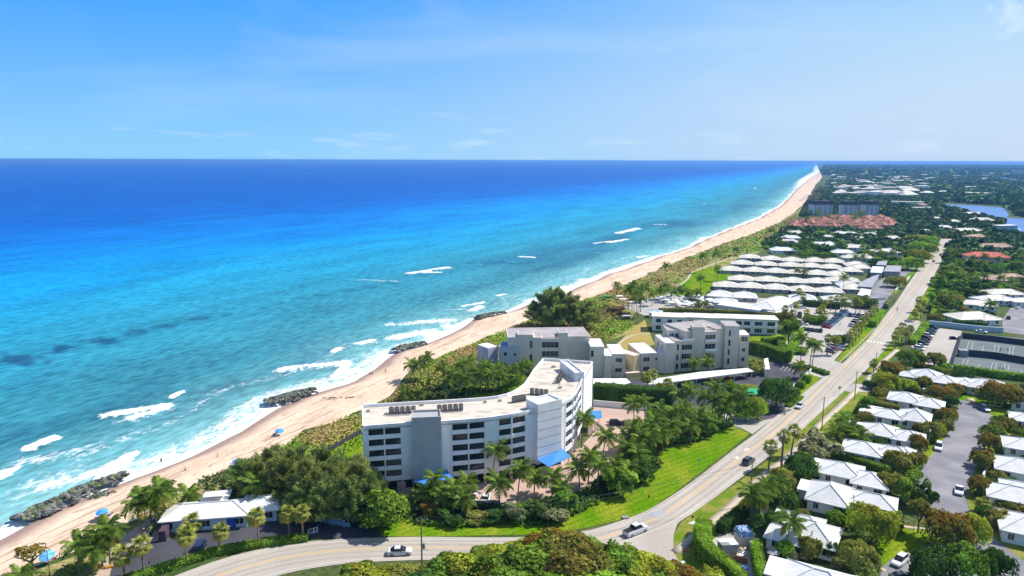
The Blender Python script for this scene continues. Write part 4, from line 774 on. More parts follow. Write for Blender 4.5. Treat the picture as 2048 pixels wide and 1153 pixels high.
# ---- generic mid rise blocks
def midrise(name, label, blocks, wall, roofm, cat='apartment building'):
    """blocks: (uL,vL,uR,vR,h,depth,{opts}) pixels of the top front edge at height h"""
    fl = G(blocks[0][0], blocks[0][1], blocks[0][4]); O = np.array(fl); t = empty(name, (*O, 0), 0, label, cat); i = 0
    for bl in blocks:
        uL, vL, uR, vR, h, dep = bl[:6]; op = bl[6] if len(bl) > 6 else {}
        a = np.array(G(uL, vL, h))-O; b = np.array(G(uR, vR, h))-O; d = (b-a)/np.linalg.norm(b-a); nn = np.array([-d[1], d[0]]); l = np.linalg.norm(b-a); q = lambda s, o: tuple(a+d*s+nn*o)
        e = .004*i; i += 1; w = MB(); w.prism([q(e, e), q(l-e, e), q(l-e, dep-e), q(e, dep-e)], op.get('z0', 0), h-.45); wo = w.build(op.get('part', 'wall'), op.get('wall', wall), t)
        r = MB(); ov = op.get('ov', .0)
        r.prism([q(.3-ov, .3-ov), q(l-.3+ov, .3-ov), q(l-.3+ov, dep-.3+ov), q(.3-ov, dep-.3+ov)], h-.45, (h-.12 if ov == 0 else h)+e); r.build('roof', op.get('roof', roofm), t)
        if ov == 0:
            p = MB()
            for s0, s1, o0, o1 in ((0, l, 0, .3), (0, l, dep-.3, dep), (0, .3, .3, dep-.3), (l-.3, l, .3, dep-.3)): p.prism([q(s0+e, o0+e), q(s1-e, o0+e), q(s1-e, o1-e), q(s0+e, o1-e)], h-.45, h-e)
            p.build('parapet', op.get('wall', wall), t)
        for (s, z, ww_, hh_, nx) in op.get('win', []): window(t, (*q(s*l, -.012), z), tuple(d), ww_, hh_, nx, 1)
        for (s, z, ww_, hh_, nx) in op.get('lwin', []): window(t, (*q(-.012, dep*s), z), tuple(-nn), ww_, hh_, nx, 1)
        for z in op.get('band', []):
            bb = MB(); bb.prism([q(.05, -.9), q(l-.05, -.9), q(l-.05, -.01), q(.05, -.01)], z, z+.2); rl = MB(); rl.prism([q(.05, -.9), q(l-.05, -.9), q(l-.05, -.8), q(.05, -.8)], z+.2, z+1.05)
            o = bb.build('balcony', op.get('wall', wall), t); rl.build('railing', STUCCO_W, o)
        EXCL.append([tuple(np.array(q(s, o))+O) for s, o in ((-1, -1), (l+1, -1), (l+1, dep+1), (-1, dep+1))])
    return t
W3 = lambda zs, s=.1, w=1.4, h=1.5, n=2: [(s, z, w, h, n) for z in zs]
midrise('condominium', 'stepped cream grey condominium nearest the beach, flat mauve roof and tall blank towers', [
    (1016, 675, 1180, 672.5, 14, 15, {'roof': PINK_ROOF}),
    (1034.5, 669.5, 1066, 670, 15, 7, {'win': [(.8, 9.8, .9, 2.8, 1), (.8, 4.5, .9, 2.8, 1)]}),
    (1066, 675.5, 1083, 676, 14, 5, {}),
    (1083, 677, 1117, 677, 13.8, 4, {'win': [(.04, 10.2, 6.2, 2.2, 4), (.04, 6.6, 6.2, 2.2, 4), (.04, 3.0, 6.2, 2.2, 4)]}),
    (1117, 666, 1136, 666, 15.6, 6, {}),
    (1136, 684, 1169, 684, 11.2, 7, {'win': [(.04, 7.4, 5.8, 2.2, 4), (.04, 3.6, 5.8, 2.2, 4)], 'band': [10.8]}),
    (1169, 685, 1181, 685, 11.4, 8, {'win': [(.5, 7.0, .9, 2.2, 1)]}),
    (1181, 693.7, 1209, 693.7, 11.9, 12, {'roof': WHITE_ROOF, 'ov': .3, 'win': [(.05, 8.0, .9, 2.4, 1)]}),
    (1209, 712, 1224, 712, 8.8, 10, {'roof': WHITE_ROOF, 'ov': .3}),
    (1224, 708.5, 1252, 708.5, 9.0, 14, {'roof': WHITE_ROOF, 'ov': .3, 'win': [(.26, 5.8, 2.4, 1.6, 3), (.26, 2.0, 2.4, 1.6, 3)], 'wall': BEIGE}),
    (997, 693.5, 1034, 695, 10.5, 8, {'roof': pmat('blue_deck', (.16, .28, .52)), 'win': [(.28, 7.0, 1.3, 1.4, 2), (.82, 7.0, .9, 1.4, 2), (.28, 3.0, 1.3, 1.4, 2), (.82, 3.0, .9, 1.4, 2)], 'wall': BLUEGREY_W}),
    (976, 697, 996, 693, 9.0, 7, {'roof': WHITE_ROOF, 'ov': .2, 'wall': BLUEGREY_W}),
], CREAM, PINK_ROOF)
midrise('condominium', 'stepped cream condominium beside the long white carport, four storeys with terraces', [
    (1372, 663, 1451, 655, 15.5, 14, {'roof': PINK_ROOF}),
    (1336, 661, 1372, 661, 14.8, 9, {'roof': PINK_ROOF, 'win': [(.1, 11.6, 1.6, 2.0, 2), (.4, 11.6, 1.6, 2.0, 2)]}),
    (1386, 654.5, 1410, 655, 17.2, 6, {}),
    (1410, 664, 1433.5, 663, 15.3, 4, {'win': [(.06, 11.8, 4.2, 2.2, 3), (.06, 8.2, 4.2, 2.2, 3), (.06, 4.6, 4.2, 2.2, 3), (.06, 1.0, 4.2, 2.2, 3)], 'band': [11.3, 7.6]}),
    (1433.5, 658, 1451.5, 656, 16, 6, {}),
    (1451.5, 652, 1480, 652.5, 17.2, 9, {'win': [(.25, 13.0, .8, 2.4, 1), (.25, 9.2, .8, 2.4, 1), (.25, 5.4, .8, 2.4, 1), (.25, 1.8, .8, 2.4, 1)]}),
    (1480, 670, 1499, 670.5, 13.0, 8, {'roof': WHITE_ROOF, 'ov': .3, 'win': [(.15, 10.4, 2.4, 1.9, 4), (.3, 6.2, 1.2, 1.5, 2), (.3, 2.4, 1.2, 1.5, 2)]}),
    (1363, 683, 1387, 682, 12.0, 4, {'win': [(.05, 8.6, 4.2, 2.0, 4), (.05, 5.0, 4.2, 2.0, 4), (.05, 1.3, 4.2, 2.0, 4)], 'band': [12.0]}),
    (1350, 682, 1363, 681.5, 12.4, 7, {'win': [(.3, 8.6, .9, 2.4, 1), (.3, 4.8, .9, 2.4, 1), (.3, 1.0, .9, 2.4, 1)]}),
    (1331, 687, 1350, 686.5, 12.0, 13, {'roof': WHITE_ROOF, 'ov': .3, 'lwin': [(.3, 8.8, 1.4, 1.8, 2), (.7, 8.8, 1.4, 1.8, 2)]}),
    (1316, 706.5, 1331, 707, 8.0, 9, {'roof': WHITE_ROOF, 'ov': .2}),
    (1282, 707.5, 1316, 706, 8.2, 15, {'roof': WHITE_ROOF, 'ov': .3, 'win': [(.15, 5.0, 2.4, 1.7, 3), (.15, 1.3, 2.4, 1.7, 3), (.85, 5.2, .7, 1.2, 1)], 'wall': BEIGE}),
], CREAM, PINK_ROOF)
# low side wing and side wall, warm reflected light put into their colour
midrise('annex', 'low annex with warm reflected light painted on its walls between the two stepped condominiums', [(1253, 747, 1281, 745, 1.8, 12, {'roof': CREAM_ROOF, 'wall': WARMLIT}), (1268, 712, 1281.5, 709, 7.8, 12.5, {'wall': WARMLIT, 'roof': WHITE_ROOF})], WARMLIT, CREAM_ROOF, 'annex')
midrise('resort_block', 'long two storey white resort block with open galleries behind the stepped condominiums', [
    (1306, 632.5, 1372, 635, 7.2, 9, {'roof': CREAM_ROOF, 'ov': .8, 'win': [(.10, 4.2, 2.2, 1.8, 2), (.45, 4.2, 2.0, 1.6, 2), (.75, 4.2, 2.0, 1.6, 2), (.10, .8, 2.2, 1.8, 2), (.5, .8, 1.6, 1.4, 2)], 'band': [3.3]}),
    (1372, 634, 1437, 636.5, 7.3, 9, {'roof': CREAM_ROOF, 'ov': .8, 'win': [(.1, 4.2, 2.2, 1.8, 2), (.4, 4.2, 2.0, 1.6, 2)], 'band': [3.3]}),
    (1437, 636, 1556, 640, 7.3, 9, {'roof': CREAM_ROOF, 'ov': .8, 'win': [(.14, 4.2, 2.2, 1.8, 2), (.30, 4.2, 2.6, 1.8, 2), (.44, 4.2, 2.6, 1.8, 2), (.62, 4.2, 3.2, 1.8, 3), (.83, 4.2, 3.4, 1.8, 3), (.44, .8, 3.0, 1.9, 2), (.62, .8, 3.2, 1.9, 3), (.83, .8, 3.4, 1.9, 3)], 'band': [3.3]}),
], STUCCO, CREAM_ROOF, 'hotel block')
# carports
def carport(px, h, mat, label, post=True, th=.25):
    pts = [G(u, v, h) for u, v in px]; b = pts[0]; t = empty('carport', (*b, 0), 0, label, 'carport'); lp = [(x-b[0], y-b[1]) for x, y in pts]
    MB().prism(lp, h-th, h).build('roof', mat, t)
    if post:
        n = len(lp)
        for i in range(n):
            a = np.array(lp[i]); c = np.array(lp[(i+1) % n]); k = max(1, int(np.linalg.norm(c-a)/8))
            for j in range(k): p = a+(c-a)*(j+.05)/k; p = p*.97+np.mean(np.array(lp), 0)*.03; MB().obox(tuple(p), .2, .2, h-th).build('post', STUCCO_W, t)
    return t
carport([(1308, 769), (1508, 743), (1495, 736.5), (1400, 744), (1290, 761), (1290, 769)], 2.9, WHITE_ROOF, 'long white flat carport roof in front of the stepped cream condominium')
carport([(1186, 757), (1252, 757), (1262, 765), (1240, 772), (1186, 768)], 2.6, WHITE_ROOF, 'white flat carport roof above the tall hedge behind the curved condominium')
carport([(1528, 718), (1530, 739), (1540, 739), (1536, 716)], 2.9, WHITE_ROOF, 'narrow white carport roof by the hedge passage to the big car park')
carport([(1481, 777), (1530, 777), (1530, 790), (1486, 789)], 3.0, GREEN_AWN, 'green flat canopy beside the round dark tree')

# ---- near cottages on the right (white tiled hip roofs, rows aligned with the road)
AX = math.radians(-31)
cot = [  # u, v of the roof centre (z about 3.5), blocks, label
    (1640, 1156, [(0, 0, 15, 10, 2.9, 2.2), (9.5, 1.5, 7, 7, 2.7, 0), (-9, 1, 5, 7, 2.8, 0)], 'nearest white tiled cottage at the bottom edge of the photo with a flat annex'),
    (1612, 1060, [(2.0, 1, 11, 10, 2.9, 2.4), (-3.5, -3.2, 10, 6.5, 2.8, 1.6), (-3, 6.2, 12, 5.5, 2.7, 1.4)], 'white three winged cottage behind a leaning coconut palm and the fenced service yard'),
    (1694, 990, [(-4.5, 0, 11, 11.5, 2.9, 2.6), (6.5, 2.2, 12, 7, 2.8, 1.7), (-10, 2.5, 6, 6, 2.6, 0)], 'white cottage with the tallest pyramid roof above the round lime green tree'),
    (1703, 942, [(-3, 1.2, 12, 9, 2.9, 2.0), (5.5, -1.5, 9.5, 8.5, 2.8, 1.9), (-10, 3.5, 6, 6, 2.6, 0)], 'white cottage with two overlapping hips, third up the row along the asphalt street'),
    (1746, 896, [(-3, 0, 12, 9, 2.9, 1.9), (6, 2, 11, 7, 2.8, 1.7), (9.5, 3.5, 5, 6, 2.7, 1.4)], 'white cottage beside the bronze tree and the white parked suv'),
    (1779, 860, [(-3, 0, 11, 9, 2.9, 2.1), (6, -1.0, 10, 8, 2.8, 1.8), (-10.5, 1.5, 6.5, 6.5, 2.6, 0)], 'white cottage fifth up the row, flat bright white terrace roof to its left'),
    (1803, 826, [(4.5, 1, 10, 9.5, 2.9, 2.4), (-4, -1.4, 10, 7.5, 2.8, 1.6), (-10.5, 1, 7, 7, 2.6, 0)], 'white cottage with a steep right hip near the cul de sac'),
    (1828, 796, [(-3, .5, 12, 9, 2.9, 2.0), (5.5, -1, 10, 8, 2.8, 1.8)], 'white cottage behind the long bronze clipped tree, left of the cul de sac'),
    (1858, 750, [(-1, 1.5, 12, 10, 2.9, 2.4), (6, -2, 10, 8.5, 2.8, 1.9), (-8, -1, 6, 6, 2.8, 1.2)], 'white cottage just below the small tennis parking lot'),
    (1976, 769, [(0, 1, 16, 9.5, 2.9, 2.2), (3, -4, 9, 6, 2.8, 1.5), (-8.5, 2, 6, 8, 2.8, 1.3)], 'white cottage at the head of the cul de sac behind the wide bronze tree'),
    (2052, 797, [(0, 0, 10, 8, 2.8, 1.5)], 'white cottage cut by the right edge, right of the wide bronze tree'),
    (2056, 832, [(0, 0, 11, 8, 2.8, 1.6)], 'white cottage at the right edge, upper one of the pair above the street bend'),
    (2046, 884, [(0, 0, 11, 9, 2.8, 1.8)], 'white cottage at the right edge behind the bronze bushes of the street'),
    (2040, 928, [(0, 0, 13, 10, 2.9, 2.2)], 'white cottage at the right edge behind a small white gate'),
    (2037, 982, [(0, -1, 15, 9, 2.9, 1.9), (3, 5, 14, 6, 2.8, 1.4)], 'white two winged cottage at the right edge beside the fan palm'),
    (2062, 1045, [(0, 0, 14, 11, 2.9, 2.3)], 'white cottage at the lower right edge with dark shuttered windows'),
]
for u, v, bl, lab in cot:
    x, y = G(u, v, 3.6); bl = [(a*.80, b_*.86, c*.76, d*.88, h, r*1.02) for a, b_, c, d, h, r in bl]; house('cottage', x, y, AX+random.uniform(-.05, .05), bl, lab, 'cottage', 'white tiled cottages around the asphalt street', course=.62)
# vents / skylights on cottage roofs are small: one each on a few
# ---- beach club house lower left
x, y = G(432, 1016, 3.3)
bh = house('beach_house', x, y, math.radians(9.5), [(-1.5, 0, 17.5, 7.2, 3.0, 1.7), (9.5, 1.6, 7.5, 7, 3.0, 1.6), (-1, 4.6, 4.5, 4.0, 3.9, .9)], 'long white beach house with metal roof and raised cupola by the dark lot', 'house', None, wall=pmat('pale_blue_siding', (.50, .62, .68)), roof=WHITE_ROOF, course=3)
MB().box(-10, -7.2, 0, -8.6, -3.7, 2.4).build('side_fence', pmat('dark_mauve_fence', (.09, .06, .085)), bh)
MB().box(3.0, -3.75, 0, 4.8, -3.62, 2.3).build('door', BLUEP, bh)
dk = MB(); dk.box(-3.2, 2.1, 4.95, 1.2, 4.6, 5.05)
for k in range(12): dk.box(-3.2+k*.4, 2.1, 5.05, -3.14+k*.4, 2.16, 5.95)
dk.box(-3.2, 2.1, 5.9, 1.2, 2.17, 5.98); dk.build('roof_deck', STUCCO_W, bh)

# ---- cabana club : rows of white hipped cabanas zig-zagging to the sea
rowz = {
 'sixth': [(1500, 511), (1543, 514.5), (1584, 517), (1629, 518), (1667, 519.5), (1712, 526)],
 'fifth': [(1484, 523), (1532, 525), (1581, 527), (1622, 528.5), (1662, 531), (1701, 537)],
 'fourth': [(1461, 535), (1509, 537), (1552, 539), (1597, 541), (1635, 543), (1672, 545)],
 'third': [(1482, 553.5), (1536, 555.5), (1586, 558), (1635, 559), (1686, 556)],
 'second': [(1452, 566), (1500, 568), (1552, 571), (1605, 574.5), (1660, 577), (1706, 571)],
 'nearest': [(1440, 584.5), (1488, 587), (1606, 591), (1672, 594)],
}
for rn_, row in rowz.items():
    for k, (u, v) in enumerate(row):
        x, y = G(u, v, 3.9); w = 13.5*T(v)/FPX*0+15.0
        big = (rn_ == 'third' and k == 4)
        house('cabana', x, y, math.radians(-15 if (k % 2 == 0) else -13), [(0, 0, (16.0 if not big else 20)*(.84 if rn_ in ('fourth', 'fifth', 'sixth') else .95)*min(1.15, T(v)/480.), 12.4, 2.4, 2.7)], 'cream hipped cabana, %s from the sea, %s row of the club' % (ORD[k], rn_), 'cabana', 'rows of hipped cabanas at the beach club', wall=GREY_STUCCO, roof=CREAM_ROOF if rn_ not in ('nearest',) else WHITE_ROOF, course=1.2, detail=False)
# main club house
x, y = G(1535, 606, 5)
house('club_house', x, y, math.radians(50), [(4, -2, 34, 13, 4.2, 2.6), (-12, 9, 12, 22, 4.0, 0.0), (14, -1, 10, 12, 4.4, 2.4), (-8, -10, 14, 8, 3.4, 0)], 'large bright white club house with stepped roofs beside the pool deck', 'club house', course=1.4, detail=False)
x, y = G(1451, 600, 4.5); house('pavilion', x, y, math.radians(-15), [(0, 0, 12, 9, 3.6, 2.0)], 'white square hipped pavilion beside the pool deck umbrellas', 'pavilion', wins=False, course=1.2)
x, y = G(1311, 619, 4); house('pavilion', x, y, math.radians(-15), [(0, 0, 6, 5, 2.6, 1.0)], 'small pale blue roofed hut at the left end of the club hedge', 'pavilion', roof=pmat('pale_blue_roof', (.50, .64, .78)), wins=False)
# houses behind the club
hz_l = [(1589, 464.5, 19, 9, 'cream', 'white hipped house standing highest beside the dunes'), (1583, 474, 18, 9, 'white', 'low white roofed house behind the dune path'), (1577, 482, 19, 9, 'white', 'white roofed house partly behind a dark round shrub near the dunes'),
        (1566, 498, 20, 12, 'white', 'broad white pyramid roofed house behind the cabana rows'), (1647, 487.5, 26, 11, 'white', 'long bright white roofed house among the trees behind the cabanas'), (1691, 466.5, 26, 9, 'white', 'wide white roofed house nearest the red roofed complex'),
        (1740, 468, 16, 8, 'white', 'white roofed house with two small hips near the red roofed complex'), (1720, 477, 14, 8, 'white', 'small white roof showing between trees in the middle of the estate'), (1785, 475, 16, 9, 'cream', 'square cream hipped house nearest the bend of the far road'),
        (1716, 493, 24, 10, 'cream', 'cream roofed house hidden by a dark palm in the estate'), (1770, 501, 22, 15, 'cream', 'large cream cross hipped house left of the service road'), (1687, 503, 18, 10, 'white', 'white hipped house just behind the sixth cabana row'),
        (1716, 513, 24, 9, 'cream', 'long cream house at the right end of the sixth cabana row'), (1657, 473, 10, 7, 'white', 'small grey white roof half hidden by round trees'), (1720, 533, 14, 9, 'cream', 'cream hipped lodge at the street end of the fifth cabana row'), (1695, 567, 12, 8, 'white', 'small white gate lodge beside the grey service roofs')]
for i, (u, v, L_, W_, c_, lab) in enumerate(hz_l):
    x, y = G(u, v, 4); house('house', x, y, math.radians(-14+(i*5) % 9), [(0, 0, L_, W_, 3.1, 2.4), ((-1)**i*L_*.22, 2, L_*.5, W_*.9, 3.0, 2.9)], lab, 'house', 'white houses behind the beach club', roof=CREAM_ROOF if c_ == 'cream' else WHITE_ROOF, course=1.4, detail=False)
# grey flat roofs
for px, h, lab, mt in (([(1718, 566), (1745, 553), (1759, 549), (1744, 575), (1716, 573)], 4.2, 'large grey flat roofed hall beside the cabana rows', GREY_ROOF), ([(1766, 543), (1801, 544), (1803, 532), (1775, 531)], 4.2, 'dark grey flat roofed garage block by the trees', GREY_ROOF), ([(1752, 530), (1772, 531), (1775, 522), (1757, 522)], 4.0, 'small pale grey flat roof behind the cabana rows', GREY_ROOF),
                     ([(1715, 590), (1738, 594), (1743, 580), (1722, 577)], 4.0, 'pale grey flat roof by the palm lined lot', WHITE_ROOF), ([(1740, 545), (1764, 546), (1768, 534), (1745, 533)], 4.0, 'white flat roof between the fourth and fifth cabana rows and the garage', WHITE_ROOF)):
    pts = [G(u, v, h) for u, v in px]; b = pts[0]; t = empty('service_building', (*b, 0), 0, lab, 'building'); lp = [(p[0]-b[0], p[1]-b[1]) for p in pts]; c_ = np.mean(lp, 0)
    MB().prism([tuple(np.array(p)*.95+c_*.05) for p in lp], 0, h-.3).build('wall', WALLG, t); MB().prism(lp, h-.3, h).build('roof', mt, t); EXCL.append(pts)
# three dark roofed slabs and the red roofed complex
for k, (u0, u1, v0) in enumerate(((1625, 1664, 431), (1686, 1715, 432), (1729, 1756, 431.5))):
    a = G(u0, v0+1, 0); b = G(u1, v0+1, 0); l = b[0]-a[0]; h = 22.0
    t = empty('apartment_block', (a[0]+l/2, a[1]+8, 0), 0, ['dark topped blue grey apartment block, widest and nearest the sea of three', 'dark topped blue grey apartment block standing in the middle of three', 'dark topped blue grey apartment block farthest from the sea of three'][k], 'apartment building', 'dark topped apartment blocks behind the red roofs')
    MB().box(-l/2, -8, 0, l/2, 8, h-5.4).build('wall', BLUEGREY_W, t)
    mm = MB(); A = [(-l/2-.6, -8.6, h-5.4), (l/2+.6, -8.6, h-5.4), (l/2+.6, 8.6, h-5.4), (-l/2-.6, 8.6, h-5.4), (-l/2+2, -6.5, h), (l/2-2, -6.5, h), (l/2-2, 6.5, h), (-l/2+2, 6.5, h)]
    mm.add(A, [(3, 2, 1, 0), (0, 1, 5, 4), (1, 2, 6, 5), (2, 3, 7, 6), (3, 0, 4, 7), (4, 5, 6, 7)]); mm.build('mansard', DARK_ROOF, t)
    n = int(l/6)
    for f_ in range(5):
        for j in range(n): window(t, (-l/2+(j+.35)*l/n, -8.012, 1.4+f_*3.1), (1, 0), 2.0, 1.5, 2)
    EXCL.append(foot(a[0]+l/2, a[1]+8, l, 18, 0, 2))
EXCL.append(GA([(1580, 462), (1592, 436), (1640, 430), (1700, 428), (1770, 430), (1795, 452), (1760, 462)]))
for j, (v, us) in enumerate(((433.5, [1652, 1668, 1686, 1702, 1740, 1756]), (438.5, [1612, 1630, 1650, 1672, 1694, 1716, 1738, 1760, 1776]), (444, [1592, 1608, 1626, 1648, 1668, 1690, 1712, 1736, 1758, 1780]), (449, [1590, 1606, 1640, 1664, 1696, 1722, 1745, 1766, 1786]), (453.5, [1728, 1752]))):
    for i, u in enumerate(us):
        x, y = G(u+random.uniform(-3, 3), v+random.uniform(-1, 1), 6); a_ = random.choice([.2, -.5, .8])
        house('townhouse', x, y, a_, [(0, 0, 15*T(v)/900, 10, 5.0, 3.2), (3, -3, 8, 8, 4.8, 2.6)], 'red tiled townhouse, %s from the sea in the %s row of the complex' % (ORD[i], ['farthest', 'fourth', 'third', 'second', 'nearest'][j]), 'townhouse', 'red roofed townhouses below the dark topped blocks', wall=BEIGE, roof=RED_TILE, course=1.8, detail=False)
# houses right of the road
rh = [(1972, 512, 30, 13, 5.6, 3.2, RED_BRIGHT, 'two storey house with a bright salmon tiled roof'), (1950, 520, 20, 6, 2.6, 0, WHITE_ROOF, 'flat white roofed annex below the salmon tiled house'), (1982, 557, 18, 11, 3.2, 2.4, TAN_TILE, 'tan roofed house with a small white chimney among dark trees'),
      (1950, 473, 22, 9, 3.6, 2.2, TAN_TILE, 'tan tiled house behind the salmon tiled house'), (1988, 493, 30, 10, 4, 2.8, TAN_TILE, 'brown tiled house half hidden by palms right of the far road'), (1889, 455, 16, 8, 4, 2.4, WHITE_ROOF, 'white roofed house left of the pair near the lagoon'), (1930, 461, 34, 11, 4, 2.4, CREAM_ROOF, 'long cream roofed house near the lagoon'),
      (1964, 440, 26, 12, 5, 3.0, CREAM_ROOF, 'pale hipped house on the near bank of the lagoon'), (2010, 451, 26, 10, 7, 0, WHITE_ROOF, 'pale blue two storey waterside house by the boat docks'), (1945, 427, 24, 8, 4, 2, WHITE_ROOF, 'low white house standing on the lagoon shore'), (1872, 437, 14, 8, 4, 2, CREAM_ROOF, 'small cream roofed house among the trees above the far road'), (1905, 443, 16, 8, 4, 2.2, CREAM_ROOF, 'cream roofed cottage between the lagoon and the far road'),
      (1815, 403.5, 52, 14, 7, 0, CREAM_ROOF, 'long flat cream roofed building behind the dark topped blocks'), (1845, 415, 40, 10, 5, 0, WHITE_ROOF, 'low white slab roof below the long cream roofed building'), (1842, 410, 20, 10, 5, 2.5, TAN_TILE, 'small tan hipped house beside the long cream roofed building'), (1890, 384, 30, 14, 5, 3, WHITE_ROOF, 'isolated white roofed house in the middle of the mangroves'),
      (1942, 633, 22, 13, 3, 2.4, CREAM_ROOF, 'broad cream pyramid roofed house above the blue green wall'), (1952, 607, 18, 10, 3, 1.8, CREAM_ROOF, 'cream roofed house with a small turquoise swimming pool'), (1985, 597, 20, 11, 3, 2.0, WHITE_ROOF, 'white gabled house above the cream house with the pool'), (2005, 585, 20, 10, 3, 2.0, CREAM_ROOF, 'cream roofed house farther along the side street'),
      (2046, 602, 12, 9, 3, 1.8, WHITE_ROOF, 'white roofed house at the right edge beyond the side street'), (2020, 552, 16, 9, 3, 1.6, TAN_TILE, 'low brown roof deep among the trees near the right edge'), (1846, 462, 16, 8, 3, 1.8, WHITE_ROOF, 'small white roof above the bend of the far road')]
for i, (u, v, L_, W_, h, r_, mt, lab) in enumerate(rh):
    x, y = G(u, v, h); s = min(1, T(v)/500) if v > 560 else 1
    t = house('house', x, y, math.radians([-12, 8, -20, 15, 0][i % 5]), [(0, 0, L_, W_, h, r_)]+([(L_*.22, -W_*.3, L_*.42, W_*.7, h-.15, r_*.8)] if r_ else []), lab, 'house', 'houses inland of the coast road', roof=mt, wall=BEIGE if mt in (TAN_TILE, RED_BRIGHT) else (pmat('aqua_stucco', (.25, .45, .55)) if 'pale blue' in lab else STUCCO), course=1.5, detail=False)
# far white specks and towers
farb = []
rg = random.Random(5); k_ = 0
spm = []
for s_ in range(5):
    L_, W_, h_ = [(22, 12, 5), (34, 13, 5), (18, 12, 4.5), (46, 18, 7), (26, 16, 9)][s_]
    a = MB(); a.box(-L_/2, -W_/2, 0, L_/2, W_/2, h_); b = hip_roof(L_, W_, 1, 3.4 if s_ not in (3, 4) else .8, h_, course=3); spm.append((a.mesh('wall', STUCCO), b.mesh('roof', CREAM_ROOF)))
names = ['low white building', 'cream roofed building', 'pale flat building', 'small white house', 'grey white block']
near_l = ['near the beach', 'among dark trees', 'inland beyond the mangroves', 'close under the horizon', 'left of the lagoon']
while k_ < 170:
    u = rg.uniform(1668, 2060); v = 333+62*rg.random()**1.2
    if v < 345 and u < 1700: continue
    if 1860 < u and 362 < v: 
        if rg.random() < .93: continue
    x, y = G(u, v); j = rg.randrange(5)
    if inpoly(np.array([u]), np.array([v]), [(1985, 352), (2060, 360), (2060, 374), (1980, 366)])[0]: continue
    zz = 'close under the horizon' if v < 345 else ('near the beach' if u < 1720 else ('far inland beyond the mangroves' if u > 1860 else 'among dark trees behind the three dark topped blocks'))
    t = empty('far_building', (x, y, 0), rg.uniform(-.5, .5), '%s %s' % (names[j], zz), 'building', 'far pale buildings, %s' % zz)
    sc = 1.25 if v > 350 else 1.8+rg.random()
    mobj('wall', spm[j][0], t, scale=(sc, sc, sc)); mobj('roof', spm[j][1], t, scale=(sc, sc, sc)); k_ += 1
    if v > 345: EXCL.append(foot(x, y-22, 40, 60, 0, 2))
for i, (u, v, w, h, lab) in enumerate(((1604, 325.6, 90, 42, 'hazy tower at the tip of the coastline'), (1610, 325.4, 60, 55, 'tallest hazy tower at the tip of the coastline'), (1656, 326.5, 110, 60, 'lone hazy tower behind the end of the beach'), (1665, 327, 140, 30, 'broad hazy block on the horizon above the beach end'), (1740, 328, 180, 40, 'wide hazy slab on the horizon above the estate'),
        (1934, 327.4, 90, 70, 'narrow hazy tower on the inland horizon'), (1960, 327.5, 160, 45, 'broad hazy tower on the inland horizon'), (1895, 327.2, 200, 36, 'low hazy slab on the inland horizon'), (1980, 349, 30, 22, 'grey apartment block behind the far lagoon'), (2028, 352, 34, 30, 'left twin of the tall grey blocks at the right edge'), (2044, 352, 30, 30, 'right twin of the tall grey blocks at the right edge'), (1990, 350, 34, 20, 'pale apartment block left of the far lagoon'))):
    x, y = G(u, v); t = empty('tower_block', (x, y, 0), 0, lab, 'tower'); MB().box(-w/2, -w/4, 0, w/2, w/4, h).build('wall', BLUEGREY_W if v > 340 else STUCCO, t); MB().box(-w/5, -w/8, h, w/5, w/8, h*1.12).build('roof_house', BLUEGREY_W, t)
    if v > 340:
        for f_ in range(int(h/3.2)):
            for j in range(6): window(t, (-w/2+(j+.3)*w/6, -w/4-.02, 1+f_*3.2), (1, 0), w/14, 1.6, 1)
# ------------------------------------------------------------------ VEGETATION
def leaf_quads(P_, Nn, size, rg, elong=1.5, droop=0.0):
    """one bent diamond per leaf clump: P_ (n,3) centres, Nn (n,3) facing"""
    n = len(P_); Nn = Nn+rg.normal(0, .55, (n, 3)); Nn /= np.linalg.norm(Nn, axis=1)[:, None]+1e-9
    a = np.cross(Nn, rg.normal(0, 1, (n, 3))); a /= np.linalg.norm(a, axis=1)[:, None]+1e-9; b = np.cross(Nn, a)
    s = size*(.6+.8*rg.random(n))[:, None]
    V = np.stack([P_-a*s*elong/2, P_-b*s/2+Nn*s*.12, P_+a*s*elong/2, P_+b*s/2+Nn*s*.12], 1)
    return V.reshape(-1, 3)
def tinted(n, rg, br, brz):
    """per leaf: brightness, bronze share, bronze kind -> repeated for four corners"""
    t = np.stack([br, brz, rg.random(n), np.ones(n)], 1); return np.repeat(t, 4, 0)
